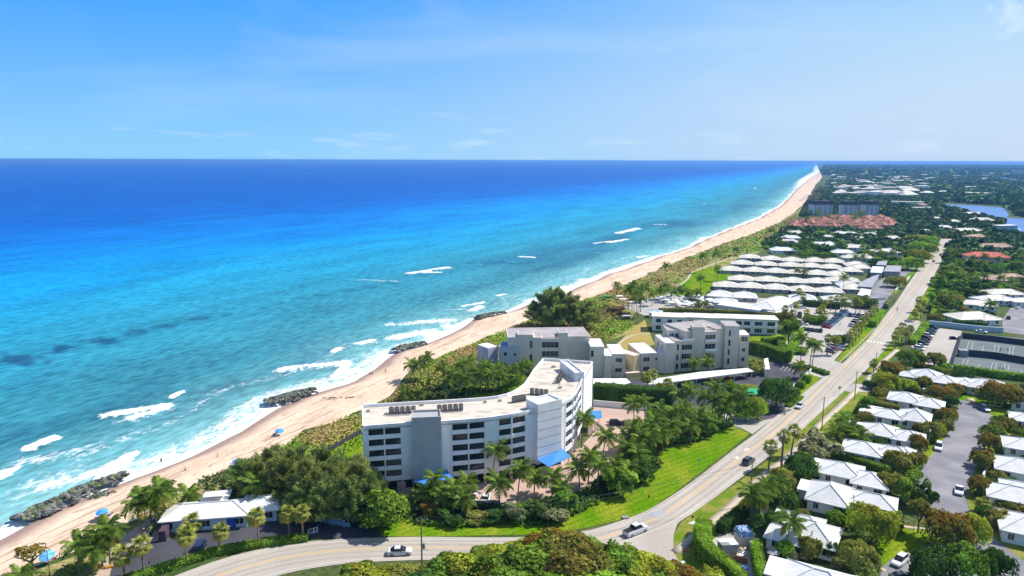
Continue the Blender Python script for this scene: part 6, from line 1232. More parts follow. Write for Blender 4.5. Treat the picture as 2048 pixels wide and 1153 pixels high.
PL = {
 'beside the beach house': [(281, 1003, 284, 1073), (292, 990, 294, 1068), (305, 1002, 302, 1045), (322, 981, 313, 1060), (334, 985, 352, 1036), (378, 992, 379, 1018)],
 'at the lower left edge of the sand': [(223, 1053, 221, 1131), (210, 1066, 205, 1135), (163, 1086, 159, 1156), (189, 1100, 187, 1154), (45, 1152, 42, 1190)],
 'in front of the curved condominium': [(868, 955, 863, 1010), (886, 990, 881, 1026), (908, 976, 912, 1020), (934, 964, 936, 1000), (992, 897, 985, 968), (996, 962, 999, 1018), (1041, 936, 1035, 1008), (1071, 955, 1068, 990), (1105, 955, 1104, 997), (1120, 975, 1120, 1012), (1155, 937, 1159, 974), (850, 985, 852, 1015), (925, 995, 922, 1030)],
 'around the right end of the paved court': [(1166, 834, 1163, 896), (1179, 908, 1176, 968), (1197, 929, 1194, 987), (1211, 871, 1206, 915), (1252, 893, 1250, 930), (1257, 934, 1262, 968), (1228, 930, 1226, 965), (1275, 905, 1272, 940)],
 'left half of the grove by the entrance': [(1252, 874, 1256, 905), (1263, 855, 1268, 900), (1279, 874, 1285, 915), (1285, 850, 1290, 895), (1265, 806, 1268, 845), (1287, 804, 1290, 842), (1299, 874, 1300, 915), (1306, 842, 1310, 888), (1322, 864, 1325, 905), (1318, 820, 1320, 858)],
 'right half of the grove by the entrance': [(1349, 822, 1355, 865), (1357, 788, 1360, 832), (1366, 812, 1370, 860), (1377, 778, 1380, 835), (1396, 832, 1400, 870), (1408, 792, 1405, 850), (1427, 773, 1430, 840), (1433, 798, 1437, 852), (1449, 820, 1447, 858), (1457, 795, 1452, 850), (1482, 788, 1466, 852), (1340, 850, 1345, 890), (1378, 850, 1382, 885), (1415, 842, 1416, 872)],
 'on the lawn behind the curved condominium, left side': [(810, 788, 812, 806), (824, 730, 829, 760), (839, 727, 842, 765), (839, 785, 842, 805), (855, 717, 858, 760), (885, 735, 888, 780), (904, 745, 908, 794), (921, 728, 924, 775), (937, 721, 940, 770), (948, 741, 950, 785)],
 'on the lawn behind the curved condominium, right side': [(960, 745, 962, 788), (972, 732, 975, 778), (985, 748, 988, 790), (995, 735, 998, 780), (1005, 752, 1007, 788), (1020, 742, 1023, 780), (1034, 758, 1036, 786), (1040, 736, 1043, 772), (1056, 732, 1058, 765), (893, 762, 896, 800), (930, 755, 933, 795)],
 'by the sidewalk near the service yard': [(1500, 985, 1504, 1045), (1513, 987, 1510, 1040), (1531, 968, 1530, 1016), (1552, 965, 1555, 1004), (1577, 1040, 1570, 1105)],
 'on the green slope above the sidewalk': [(1685, 838, 1682, 868), (1697, 855, 1694, 884), (1708, 866, 1706, 892), (1718, 872, 1716, 900), (1672, 862, 1670, 890)],
 'over the pine grove': [(514, 966, 516, 1020)],
 'at the entrance of the big car park': [(1601, 674, 1601, 726), (1622, 688, 1620, 730), (1629, 690, 1624, 733)],
 'by the long carport': [(1388, 726, 1388, 752), (1414, 722, 1416, 748), (1599, 735, 1601, 758)],
 'left part of the dark row at the pool deck': [(1233, 571, 1233, 594), (1256, 580, 1257, 620), (1263, 573, 1264, 622), (1272, 586, 1273, 628), (1280, 578, 1281, 625), (1266, 597, 1268, 636), (1283, 598, 1275, 636), (1292, 577, 1293, 605), (1303, 590, 1304, 612)],
 'right part of the dark row at the pool deck': [(1320, 581, 1321, 600), (1331, 571, 1332, 598), (1334, 580, 1335, 604), (1347, 584, 1348, 602), (1357, 579, 1358, 600), (1368, 581, 1369, 602), (1379, 586, 1380, 604), (1395, 585, 1396, 602), (1395, 610, 1394, 622), (1412, 608, 1412, 622)],
 'tall and slender on the far club lawn': [(1331, 531, 1331, 560), (1401, 557, 1400, 582), (1404, 511, 1404, 546), (1430, 508, 1430, 553), (1434, 537, 1434, 563), (1471, 499, 1472, 512), (1541, 461, 1541, 475)],
 'slender, rising between the cabana rows': [(1594, 541, 1594, 556), (1606, 511, 1606, 560), (1608, 543, 1608, 556), (1710, 515, 1710, 530), (1724, 514, 1723, 530), (1649, 510, 1648, 532), (1685, 555, 1685, 595)],
}
SB = {
 'along the left lot': [(248, 1108, 250, 1158), (289, 1088, 289, 1152), (375, 1067, 374, 1128), (387, 1043, 387, 1064), (445, 1060, 438, 1105), (516, 1029, 518, 1092), (577, 1024, 579, 1076), (606, 1024, 606, 1078)],
 'between the road and the sidewalk': [(1538, 892, 1537, 941), (1565, 870, 1563, 935), (1585, 861, 1582, 912), (1746, 727, 1747, 746)],
 'behind the tall hedge': [(1291, 755, 1291, 798), (1304, 749, 1306, 792), (1334, 768, 1336, 800), (1318, 775, 1320, 803), (1505, 728, 1506, 745), (1519, 733, 1520, 748), (1510, 738, 1511, 752)],
 'inside the big car park': [(1613, 626, 1613, 637), (1654, 677, 1654, 710), (1671, 680, 1666, 710), (1637, 622, 1638, 640), (1648, 632, 1649, 650)],
 'along the left kerb of the coast road': [(1697, 672, 1698, 698), (1704, 664, 1705, 692), (1710, 655, 1711, 684), (1717, 650, 1718, 676), (1722, 642, 1723, 668), (1730, 636, 1731, 660), (1737, 628, 1738, 650), (1744, 622, 1745, 642), (1750, 617, 1751, 634)],
 'at the top of the big car park': [(1569, 618, 1571, 642), (1583, 626, 1584, 645), (1597, 583, 1598, 604), (1605, 594, 1606, 612), (1671, 597, 1671, 626), (1683, 597, 1682, 625), (1689, 603, 1689, 628), (1711, 600, 1711, 630), (1729, 596, 1730, 630), (1718, 606, 1719, 632), (1660, 600, 1661, 622), (1648, 606, 1649, 626), (1643, 617, 1644, 636), (1591, 610, 1592, 630)],
 'in the clump right of the crosswalk': [(1789, 672, 1790, 698), (1794, 662, 1796, 690), (1802, 654, 1803, 684), (1809, 664, 1810, 690), (1818, 658, 1819, 686)],
 'in the clump by the far power pole': [(1828, 625, 1829, 643), (1833, 612, 1833, 640), (1840, 618, 1841, 638), (1846, 607, 1847, 630), (1836, 600, 1837, 625)],
 'beside the right kerb of the asphalt street': [(1963, 1012, 1963, 1026), (1790, 1044, 1791, 1058)],
}
for kind, D_ in (('coconut', PL), ('sabal', SB)):
    for zone, lst in D_.items():
        for k, p in enumerate(sorted(lst)):
            far = p[3] < 640
            nm = ('coconut palm' if kind == 'coconut' else 'fan palm')
            lab = '%s, %s from the left %s' % (nm, ORD[k], zone) if len(lst) > 1 else '%s standing %s' % (nm, zone)
            palm(*p, kind=kind, label=lab, group='%ss %s' % (nm, zone), size=(None if kind != 'sabal' else None))

# ---- hedges : clipped leafy boxes along a line
def hedge(px, w, h, tone, label, world=False, bronze=0, cat='hedge', leaf=.22, dens=26, kind=None):
    line = px if world else GA(px); b = np.array(line[0]); Lp = resample(line, max(2, int(sum(math.dist(line[i], line[i+1]) for i in range(len(line)-1))/1.0)))
    t = empty('hedge', (*b, 0), 0, label, cat); rg = np.random.default_rng(len(EXCL)+int(h*10)+int(abs(b[0])*7)); Ll = [tuple(np.array(p)-b) for p in Lp]
    A = np.array(offs(Ll, w/2-.12)); B = np.array(offs(Ll, -w/2+.12)); mb = MB(); n = len(A); hj = h-.15+.25*(rg.random(n)-.5)*min(1, h/3)
    V = [(x, y, 0) for x, y in A]+[(x, y, 0) for x, y in B]+[(B[i][0], B[i][1], hj[i]) for i in range(n)]+[(A[i][0], A[i][1], hj[i]) for i in range(n)]
    Fs = []
    for i in range(n-1):
        for r in range(4): a = r*n+i; c = ((r+1) % 4)*n+i; Fs.append((a, a+1, c+1, c))
    Fs += [(0, n, 2*n, 3*n), (n-1, 4*n-1, 3*n-1, 2*n-1)]
    nF = len(Fs); me = npmesh('twigs', V, Fs, LEAF, tint=np.tile([.25, 0, 0, 1], (nF*4, 1)))
    c = COLS[tone]; j = rg.uniform(.9, 1.12); col = (c[0]*j, c[1]*j, c[2]*j, bronze); mobj('twigs', me, t, color=col)
    ln = sum(math.dist(Ll[i], Ll[i+1]) for i in range(n-1)); N_ = int(min(26000, (ln*(2*h+w)+2*h*w)*dens)); i = rg.integers(0, n-1, N_); f_ = rg.random(N_)[:, None]; L2 = np.array(Ll); P0 = L2[i]*(1-f_)+L2[i+1]*f_; dv = L2[i+1]-L2[i]; dv /= np.linalg.norm(dv, axis=1)[:, None]+1e-9; nv = np.stack([-dv[:, 1], dv[:, 0]], 1)
    sd_ = rg.random(N_); top = sd_ < w/(w+2*h); s = np.where(top, rg.uniform(-.5, .5, N_), np.where(rg.random(N_) < .5, -.5, .5))
    lum = (fbm(P0[:, 0]*.35+b[0], P0[:, 1]*.35, 3, 3)-.5)
    z = np.where(top, h+lum*min(1.2, h*.35), rg.random(N_)*h); off = s*w*(1+.15*lum)+rg.normal(0, .10, N_)
    P_ = np.stack([P0[:, 0]+nv[:, 0]*off, P0[:, 1]+nv[:, 1]*off, z+rg.normal(0, .07, N_)], 1)
    Nn = np.where(top[:, None], np.array([[0, 0, 1.]]), np.stack([nv[:, 0]*s*2, nv[:, 1]*s*2, np.full(N_, .3)], 1))
    Vq = leaf_quads(P_, Nn, leaf, rg); mobj('foliage', npmesh('foliage', Vq, np.arange(len(Vq)).reshape(-1, 4), LEAF, tinted(N_, rg, np.clip(.42+lum*.9+rg.normal(0, .15, N_), 0, 1), np.clip(z/h+rg.normal(-.3, .3, N_), 0, 1))), t, color=col)
    return t
HD = [
 ([(1188, 802), (1230, 806), (1290, 810), (1345, 812)], 4.0, 6.0, 'dark', 'tall dark hedge between the curved condominium and the carports'),
 ([(1405, 1115), (1402, 1085), (1408, 1065)], 3.2, 3.4, 'bright', 'curved clipped hedge, upper arm round the service yard', .1),
 ([(1402, 1092), (1405, 1112), (1418, 1130), (1440, 1148), (1462, 1165), (1480, 1185)], 2.6, 4.0, 'bright', 'tall curved clipped hedge along the left side of the service yard', .1),
 ([(1511, 1105), (1514, 1130), (1522, 1160), (1530, 1185)], 2.0, 2.6, 'bright', 'bright hedge right of the service yard wall'),
 ([(1440, 1068), (1470, 1045), (1490, 1030)], 2.2, 2.6, 'dark', 'dark loose hedge behind the service yard'),
 ([(230, 1172), (300, 1150), (370, 1128), (440, 1106), (520, 1092), (600, 1082), (616, 1080)], 2.2, 1.2, 'green', 'low hedge between the left lot and the coast road'),
 ([(1500, 703), (1540, 712), (1575, 726)], 4.0, 4.4, 'green', 'tall clipped hedge in front of the big car park', .1),
 ([(1575, 718), (1590, 690), (1600, 668)], 3.0, 3.0, 'bright', 'slanting bright hedge on the left of the big car park'),
 ([(1525, 690), (1550, 688), (1570, 690)], 3.0, 2.6, 'green', 'clipped hedge block by the small lawn'),
 ([(1588, 735), (1610, 738), (1640, 746), (1655, 752)], 2.2, 1.4, 'green', 'low clipped hedge under the three car park palms'),
 ([(1318, 628), (1360, 627), (1420, 629), (1500, 634), (1552, 640)], 3.0, 2.8, 'olive', 'olive hedge between the resort block and the pool deck', .4),
 ([(1605, 612), (1640, 615), (1680, 619)], 2.4, 3.2, 'dark', 'dark hedge at the top of the big car park'),
 ([(1772, 618), (1780, 606), (1790, 596)], 2.5, 2.6, 'grey', 'grey green hedge beside the far verge'),
 ([(1745, 655), (1756, 640), (1764, 630)], 3.0, 3.0, 'bright', 'bright clipped hedge near the crosswalk'),
 ([(1866, 640), (1870, 620), (1876, 603)], 2.5, 3.0, 'lime', 'yellow green clipped hedge right of the far road', .1),
 ([(1822, 690), (1840, 672), (1850, 655)], 3.0, 2.2, 'bright', 'sloping green hedge beside the tennis parking lot'),
 ([(1905, 652), (1940, 655), (1975, 660)], 2.4, 3.0, 'dark', 'dark hedge above the blue green wall'),
 ([(1905, 742), (1950, 748), (2000, 756), (2050, 762)], 2.4, 2.4, 'bright', 'bright hedge along the near side of the tennis courts'),
 ([(1655, 912), (1690, 920), (1724, 934), (1760, 946), (1785, 950)], 2.2, 2.2, 'green', 'hedge behind the cottage with overlapping hips'),
 ([(1690, 966), (1720, 975), (1735, 982)], 1.8, 1.8, 'olive', 'olive hedge in front of the cottage with overlapping hips', .4),
 ([(1625, 1008), (1650, 1018), (1680, 1030), (1700, 1042)], 2.4, 2.2, 'green', 'hedge between the pyramid roofed and the three winged cottages'),
 ([(1742, 872), (1780, 884), (1815, 892)], 1.8, 1.8, 'olive', 'bronze tinged hedge behind the fifth cottage', .6),
 ([(1750, 918), (1770, 926), (1790, 934)], 1.8, 1.6, 'green', 'short hedge below the bronze tree'),
 ([(1745, 812), (1770, 818), (1800, 824)], 2.4, 2.0, 'olive', 'olive hedge on the slope beside the upper cottages', .3),
 ([(1565, 720), (1563, 705), (1560, 690)], 2.6, 3.6, 'green', 'green hedge at the end of the small lawn'),
 ([(1640, 840), (1600, 880)], .5, .5, 'green', 'thin low planting strip on the slope'),
 ([(1325, 1016), (1320, 1016)], .5, .5, 'dark', 'thin dark planting by the lawn curve'),
]
for hd in HD[:-2]: hedge(hd[0], hd[1], hd[2], hd[3], hd[4], bronze=hd[5] if len(hd) > 5 else 0, dens=26 if hd[0][0][1] > 760 else (9 if hd[0][0][1] > 640 else 5), leaf=.24 if hd[0][0][1] > 760 else .5)
for k, (u, v) in enumerate(((1613, 765), (1601, 776), (1591, 790), (1583, 804))):
    x, y = G(u, v); hedge([(x-.9, y-1.1), (x+.9, y+1.1)], 2.6, 2.6-.2*k, 'green', 'clipped cube shaped topiary beside the road, %s from the top' % ORD[k], world=True, cat='topiary')
hedge([(1575, 815), (1590, 806), (1602, 795)], 2.0, .7, 'bright', 'low bright hedge strip along the road below the topiary')

# ---- ground cover on the dunes and under the palms
def cover(name, px, dens, size, h, colA, colB, seed, bronze=0.0, excl=True, world=None, tone_sc=.06):
    poly = GA(px) if world is None else world; rg = np.random.default_rng(seed); P_ = np.array(poly); lo = P_.min(0); hi = P_.max(0); N_ = int((hi-lo).prod()*dens); N_ = min(N_, 160000)
    p = lo+rg.random((N_, 2))*(hi-lo); k = inpoly(p[:, 0], p[:, 1], poly)
    p = p[k]
    for e in (EXCL if excl else []):
        E_ = np.array(e)
        if E_[:, 0].max() < lo[0] or E_[:, 0].min() > hi[0] or E_[:, 1].max() < lo[1] or E_[:, 1].min() > hi[1]: continue
        p = p[~inpoly(p[:, 0], p[:, 1], e)]
    m = len(p); z = h*rg.random(m)**.8*(.4+fbm(p[:, 0]*.2, p[:, 1]*.2, seed, 3)); Q = np.stack([p[:, 0], p[:, 1], z+.05], 1)
    V = leaf_quads(Q, np.tile([0, 0, 1.2], (m, 1)), size, rg); w = np.clip((fbm(p[:, 0]*tone_sc, p[:, 1]*tone_sc, seed+7, 4)-.5)*5+.5, 0, 1)[:, None]
    me = npmesh(name, V, np.arange(len(V)).reshape(-1, 4), None); c = np.array(colA)*(1-w)+np.array(colB)*w; c = c*(.7+.75*rg.random((m, 1))); c = np.concatenate([c, np.ones((m, 1))], 1)
    a = me.color_attributes.new('tint', 'FLOAT_COLOR', 'CORNER'); a.data.foreach_set('color', np.repeat(c, 4, 0).astype(np.float32).ravel()); me.materials.append(COVERM); o = mobj(name, me); o['kind'] = 'stuff'; return o
COVERM, nt, b = newmat('ground_cover'); at = N(nt, 'ShaderNodeAttribute'); at.attribute_name = 'tint'; L(nt, at.outputs['Color'], b.inputs['Base Color']); b.inputs['Roughness'].default_value = .9; b.inputs['Specular IOR Level'].default_value = .15
TAN = (.34, .24, .08); GRN = (.10, .21, .010); BRG = (.19, .31, .012); DKG = (.03, .065, .012); BRT = (.13, .30, .008); RED = (.16, .065, .035); OLV = (.17, .17, .04)
cover('dune_plants', [(560, 900), (600, 870), (660, 848), (722, 822), (724, 862), (660, 900), (590, 905)], 4, .5, .7, TAN, GRN, 1)
cover('dune_plants', [(590, 902), (650, 880), (724, 846), (724, 895), (660, 920), (600, 935), (520, 935), (560, 912)], 5, .5, .45, BRT, BRG, 2)
cover('dune_plants', [(395, 965), (470, 935), (540, 905), (560, 915), (500, 975), (470, 990), (420, 990)], 5, .5, .9, DKG, GRN, 3)
cover('dune_plants', [(30, 1180), (75, 1150), (147, 1130), (200, 1120), (190, 1180), (100, 1200)], 4, .5, .9, OLV, GRN, 4)
cover('dune_plants', [(290, 1062), (330, 1020), (345, 1030), (320, 1060), (300, 1075)], 4, .5, .8, DKG, GRN, 14)
cover('dune_plants', [(800, 770), (850, 728), (940, 690), (1000, 665), (1060, 640), (1085, 650), (1060, 690), (1000, 740), (900, 760), (850, 800), (810, 800), (722, 822), (780, 800)], 3, .6, .8, BRG, TAN, 5)
cover('dune_plants', [(800, 775), (860, 760), (1050, 720), (1060, 740), (1000, 785), (850, 803)], 3, .6, .6, GRN, DKG, 6)
cover('dune_plants', [(1060, 640), (1130, 612), (1200, 590), (1262, 566), (1300, 560), (1280, 600), (1230, 625), (1240, 660), (1180, 690), (1080, 655)], 1.2, .8, .45, BRT, TAN, 7)
cover('dune_plants', [(1150, 655), (1200, 625), (1260, 640), (1275, 648), (1240, 670), (1190, 690), (1160, 690)], 1.3, .8, .45, BRG, OLV, 8)
cover('dune_plants', [(1180, 622), (1215, 612), (1262, 618), (1260, 640), (1210, 632)], 1.6, .9, .8, RED, OLV, 9)
cover('dune_plants', [(1262, 566), (1330, 534), (1400, 506), (1440, 491), (1460, 505), (1400, 536), (1370, 555), (1325, 592), (1290, 590)], .55, .9, .35, BRT, TAN, 10, tone_sc=.03)
cover('dune_plants', [(1440, 491), (1500, 471), (1560, 446), (1600, 425), (1650, 412), (1600, 440), (1560, 462), (1530, 500), (1480, 512), (1440, 522)], .22, 1.4, .4, TAN, BRT, 11, tone_sc=.02)
cover('dune_plants', [(1600, 425), (1618, 395), (1640, 372), (1720, 400), (1760, 405), (1700, 412), (1640, 420)], .12, 3, 1, OLV, DKG, 12, tone_sc=.01)
cover('shrubbery', [(1290, 960), (1325, 935), (1312, 905), (1330, 893), (1400, 885), (1440, 862), (1470, 853), (1440, 830), (1330, 815), (1290, 815), (1300, 860), (1230, 920), (1180, 975), (1130, 1000), (1060, 1010), (930, 1012), (860, 1010), (800, 1012), (770, 1020), (765, 1035), (830, 1050), (900, 1058), (1000, 1052), (1100, 1055), (1200, 1010)], 5, .6, 1.3, DKG, GRN, 13, excl=False)
cover('shrubbery', [(1655, 912), (1600, 925), (1575, 960), (1560, 1000), (1520, 1040), (1530, 1080), (1600, 1020), (1660, 960)], 4, .6, 1.2, DKG, GRN, 15)
cover('shrubbery', [(1720, 800), (1745, 790), (1750, 830), (1720, 880), (1680, 910), (1650, 905), (1690, 860)], 4, .6, 1.0, BRG, DKG, 16)

# ---- trees filling the gardens and the land behind; nearest ones are things, the far woods are stuff
allp = []
def scatter(poly_px, spacing, seed, world=None):
    poly = world or GA(poly_px); rg = np.random.default_rng(seed); P_ = np.array(poly); lo = P_.min(0); hi = P_.max(0)
    nx, ny = int((hi[0]-lo[0])/spacing)+1, int((hi[1]-lo[1])/spacing)+1; gx, gy = np.meshgrid(np.arange(nx), np.arange(ny)); p = np.stack([gx.ravel(), gy.ravel()], 1)*spacing+lo+rg.uniform(-.45, .45, (nx*ny, 2))*spacing
    p = p[inpoly(p[:, 0], p[:, 1], poly)]
    for e in EXCL:
        E_ = np.array(e)
        if E_[:, 0].max() < lo[0] or E_[:, 0].min() > hi[0] or E_[:, 1].max() < lo[1] or E_[:, 1].min() > hi[1]: continue
        p = p[~inpoly(p[:, 0], p[:, 1], e)]
    return p
Z1 = {'right of the far road': [(1905, 600), (1858, 640), (1862, 590), (1884, 540), (1900, 505), (1905, 478), (2080, 490), (2080, 600), (2010, 628), (1995, 655), (1870, 650)],
      'between the cottages': [(1600, 1000), (1650, 900), (1720, 790), (1780, 735), (1840, 735), (1905, 745), (1915, 800), (1884, 870), (1830, 960), (1840, 1040), (1760, 1100), (1640, 1130), (1580, 1110)],
      'at the right edge': [(1990, 840), (2080, 750), (2080, 1100), (2000, 1070), (1940, 1000)],
      'in the estate behind the cabanas': [(1530, 500), (1560, 470), (1590, 455), (1800, 455), (1830, 470), (1830, 500), (1770, 545), (1720, 520), (1600, 515)],
      'around the club': [(1560, 700), (1600, 660), (1585, 640), (1600, 600), (1560, 595), (1570, 640)],
      'above the far bend': [(1790, 470), (1840, 440), (1900, 445), (1910, 480), (1870, 486)]}
cnt = 0; cand = []
for i, (zn, poly) in enumerate(Z1.items()):
    sp_ = {'between the cottages': 6.5, 'at the right edge': 7, 'around the club': 7}.get(zn, 8.2)
    for q in scatter(poly, sp_, 100+i): cand.append((q[0], q[1], zn))
lawn_like = [GA(q) for q in ([(1613, 851), (1706, 769), (1760, 790), (1730, 830), (1640, 920), (1560, 990), (1372, 1153)],)]
cand = [c for c in cand if not inpoly(np.array([c[0]]), np.array([c[1]]), lawn_like[0])[0]]
cand.sort(key=lambda c: math.hypot(c[0], c[1]))
rest = [(c[0], c[1]) for c in cand[250:]]
adjs = {'green': 'mid green', 'dark': 'dark green', 'olive': 'olive green', 'bronze': 'bronze topped', 'bright': 'bright green', 'grey': 'grey green'}
zc = {}
LMK = [(u, v, n, *G(u, v)) for u, v, n in ((1972, 520, 'the salmon tiled house'), (1982, 560, 'the tan house with a white chimney'), (1988, 497, 'the brown tiled house'), (1950, 477, 'the tan tiled house'), (1915, 618, 'the turquoise pool'), (1880, 500, 'the far road bend'), (1865, 580, 'the far road edge'), (2020, 640, 'the side street'), (1940, 640, 'the broad cream pyramid roof'), (1895, 549, 'the tall pale utility pole'),
    (2044, 575, 'the right edge utility pole'), (1905, 460, 'the white house pair near the lagoon'), (1985, 600, 'the white gabled house'), (1589, 470, 'the house highest beside the dunes'), (1566, 502, 'the broad white pyramid roof'), (1647, 491, 'the long bright white roof'), (1691, 470, 'the wide white roof'), (1740, 471, 'the two small white hips'), (1785, 478, 'the square cream house'), (1770, 505, 'the large cross hipped house'), (1716, 497, 'the cream roof behind a palm'), (1687, 507, 'the sixth cabana row house'),
    (1815, 510, 'the clipped tree mass'), (1640, 1150, 'the nearest cottage'), (1612, 1065, 'the three winged cottage'), (1694, 995, 'the pyramid roofed cottage'), (1703, 946, 'the cottage with overlapping hips'), (1746, 900, 'the bronze tree cottage'), (1779, 864, 'the flat terraced cottage'), (1803, 830, 'the steep hipped cottage'), (1828, 800, 'the cottage by the long bronze tree'), (1858, 754, 'the parking lot cottage'), (1976, 773, 'the cul de sac cottage'), (2050, 830, 'the upper right edge cottages'),
    (2040, 930, 'the cottage with a small gate'), (2037, 986, 'the two winged right cottage'), (2046, 888, 'the cottage behind bronze bushes'), (1580, 690, 'the big car park hedge'), (1720, 885, 'the green slope'))]
for x, y, zn in cand[:250]: zc.setdefault(zn, []).append((x, y))
for zn, lst in zc.items():
    near = zn in ('between the cottages', 'at the right edge', 'around the club')
    pu_, pv_ = PX([p[0] for p in lst], [p[1] for p in lst], [0]*len(lst)); lst = [q for _, q in sorted(zip(pu_, lst))]
    for k, (x, y) in enumerate(lst):
        tone = random.choice(['green', 'dark', 'dark', 'olive', 'bronze', 'green'] if near else ['green', 'dark', 'dark', 'dark', 'olive', 'green', 'bright'])
        w = random.uniform(3.2, 5.5) if near else random.uniform(7, 11); h = random.uniform(1.6, 3.0) if near else (random.uniform(2.6, 4.6) if zn in ('in the estate behind the cabanas',) else random.uniform(4.0, 7.0))
        lmk = min(LMK, key=lambda q: math.hypot(q[3]-x, q[4]-y)); dxx, dyy = x-lmk[3], y-lmk[4]; pos = ('right of' if dxx > 0 else 'left of') if abs(dxx) > abs(dyy)*.6 else ('beyond' if dyy > 0 else 'in front of')
        size = ('small' if w < 4.3 else 'middling') if near else ('low' if h < 5 else 'tall')
        tree(0, 0, 0, 0, tone, 'round' if near else 'far', '%s %s tree %s %s' % (size, adjs[tone], pos, lmk[2]), 'trees growing %s' % zn, 'tree', 'tree', world=(x, y, w, h))
        if not near and random.random() < .25:
            pu1, pv1 = PX([x], [y], [0.]); palm(float(pu1[0]), float(pv1[0])-14, float(pu1[0]), float(pv1[0]), 'coconut', label='dark coconut palm %s %s' % (pos, lmk[2]), group='palms among the trees %s' % zn, parts=False, hh=random.uniform(7, 11))
# far woods : one mass made of many small leafy domes
def woods(name, pts, w0, w1, h0, h1, nl, seed, cols, leafk=.42):
    rg = np.random.default_rng(seed); m = len(pts); pts = np.asarray(pts); r = rg.uniform(w0, w1, m)/2; h = rg.uniform(h0, h1, m)
    i = np.repeat(np.arange(m), nl); n = len(i); d = rg.normal(0, 1, (n, 3)); d /= np.linalg.norm(d, axis=1)[:, None]; d[:, 2] = np.abs(d[:, 2]); rr = (.75+.25*rg.random(n))
    P_ = np.stack([pts[i, 0]+d[:, 0]*r[i]*rr, pts[i, 1]+d[:, 1]*r[i]*rr, h[i]*(.25+.75*d[:, 2]*rr)], 1)
    V = leaf_quads(P_, d, 1.0, rg, 1.2); c = P_; V = (V.reshape(n, 4, 3)-P_[:, None])*(r[i]*leafk*2)[:, None, None]+P_[:, None]; V = V.reshape(-1, 3)
    C = np.array(cols); ci = C[rg.integers(0, len(C), m)]*(.75+.5*fbm(pts[:, 0]*.004, pts[:, 1]*.004, seed, 3))[:, None]; cc = ci[i]*(.65+.7*rg.random((n, 1))); cc = np.concatenate([cc, np.ones((n, 1))], 1)
    me = npmesh(name, V, np.arange(len(V)).reshape(-1, 4), COVERM, np.repeat(cc, 4, 0)); o = mobj(name, me); o['kind'] = 'stuff'; return o
WC = [(.075, .145, .03), (.05, .10, .026), (.09, .125, .036), (.06, .125, .03), (.14, .20, .035), (.05, .085, .03)]  # scaled up below with distance: haze painted into the leaf colours
Z2 = [(1590, 456), (1600, 434), (1640, 408), (1650, 385), (1668, 378), (1900, 378), (1880, 408), (1925, 425), (2005, 445), (2005, 466), (2080, 475), (2080, 492), (1905, 480), (1830, 470), (1800, 452), (1760, 458)]
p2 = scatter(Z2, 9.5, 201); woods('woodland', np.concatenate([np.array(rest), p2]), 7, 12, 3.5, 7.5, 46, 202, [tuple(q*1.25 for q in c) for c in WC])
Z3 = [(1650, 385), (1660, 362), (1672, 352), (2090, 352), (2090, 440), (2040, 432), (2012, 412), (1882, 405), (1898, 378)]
p3 = scatter(Z3, 17, 203); woods('woodland', p3[::1][:16000], 14, 22, 5, 9, 16, 204, [tuple(q*1.45 for q in c) for c in WC], .5)  # farther trees given a lighter colour to stand in for haze
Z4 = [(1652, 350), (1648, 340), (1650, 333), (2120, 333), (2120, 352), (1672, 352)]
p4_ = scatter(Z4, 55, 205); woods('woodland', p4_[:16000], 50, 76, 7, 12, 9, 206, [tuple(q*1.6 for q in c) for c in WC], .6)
print('cand', len(cand), 'woods', len(p2), len(p3), len(p4_), 'trees', tn[0], 'palms', pn[0])
# ------------------------------------------------------------------ OBJECTS
# rock jetties
def rock_mesh(seed):
    rg = np.random.default_rng(seed); bm = bmesh.new(); bmesh.ops.create_icosphere(bm, subdivisions=1, radius=1)
    for v in bm.verts: v.co *= rg.uniform(.72, 1.18); v.co.z *= .72
    me = bpy.data.meshes.new('rock'); bm.to_mesh(me); bm.free(); me.materials.append(ROCK); return me
RK = [rock_mesh(k) for k in range(8)]
def jetty(line_px, n, w, label, s0=.8, s1=1.7, top=1.6):
    line = resample(GA(line_px, -1.8), 40); b = line[0]; t = empty('rock_jetty', (*b, -1.8), 0, label, 'rock jetty'); rg = random.Random(n)
    for k in range(n):
        f_ = rg.random(); i = min(38, int(f_*39)); p = line[i]; q = line[i+1]; d = np.array(q)-np.array(p); d /= np.linalg.norm(d); nn = np.array([-d[1], d[0]]); wk = w*(.55+.45*math.sin(math.pi*min(1, f_*1.25+.08))); o = rg.gauss(0, .42)*wk
        z = max(-.9, top*(1-abs(o)/wk*1.1)*(.7+.3*rg.random())-.8*(1-f_)*0-.2); s = rg.uniform(s0, s1); c = rg.uniform(.7, 1.5); m_ = rg.random()
        col = (c*.95, c*1.08, c*.50, 1) if (m_ < .35 and abs(o) < wk*.6) else ((c*.55,)*3+(1,) if m_ < .6 else (c*1.15, c*1.12, c*1.05, 1))
        mobj('rock', RK[rg.randrange(8)], t, loc=(p[0]-b[0]+nn[0]*o, p[1]-b[1]+nn[1]*o, z), rot=(rg.uniform(-.5, .5), rg.uniform(-.5, .5), rg.random()*6.28), scale=(s, s*rg.uniform(.6, .9), s*rg.uniform(.5, .8)), color=col)
    return t
jetty([(38, 1040), (75, 1025), (120, 1004), (165, 980), (210, 965), (252, 950)], 300, 4.0, 'long mossy boulder jetty running out from the lower left sand', .6, 1.25, 1.3)
t = jetty([(185, 985), (220, 990), (255, 1000)], 90, 3.0, 'low scatter of pale half buried boulders on the sand beside the long jetty', .35, .7, .25)
jetty([(533, 806), (560, 800), (590, 790), (632, 782)], 260, 5.0, 'dark boulder jetty left of the curved condominium, second from the near end', .6, 1.15)
jetty([(790, 702), (812, 694), (852, 688)], 180, 4.2, 'dark boulder jetty at mid beach, third from the near end', .6, 1.2)
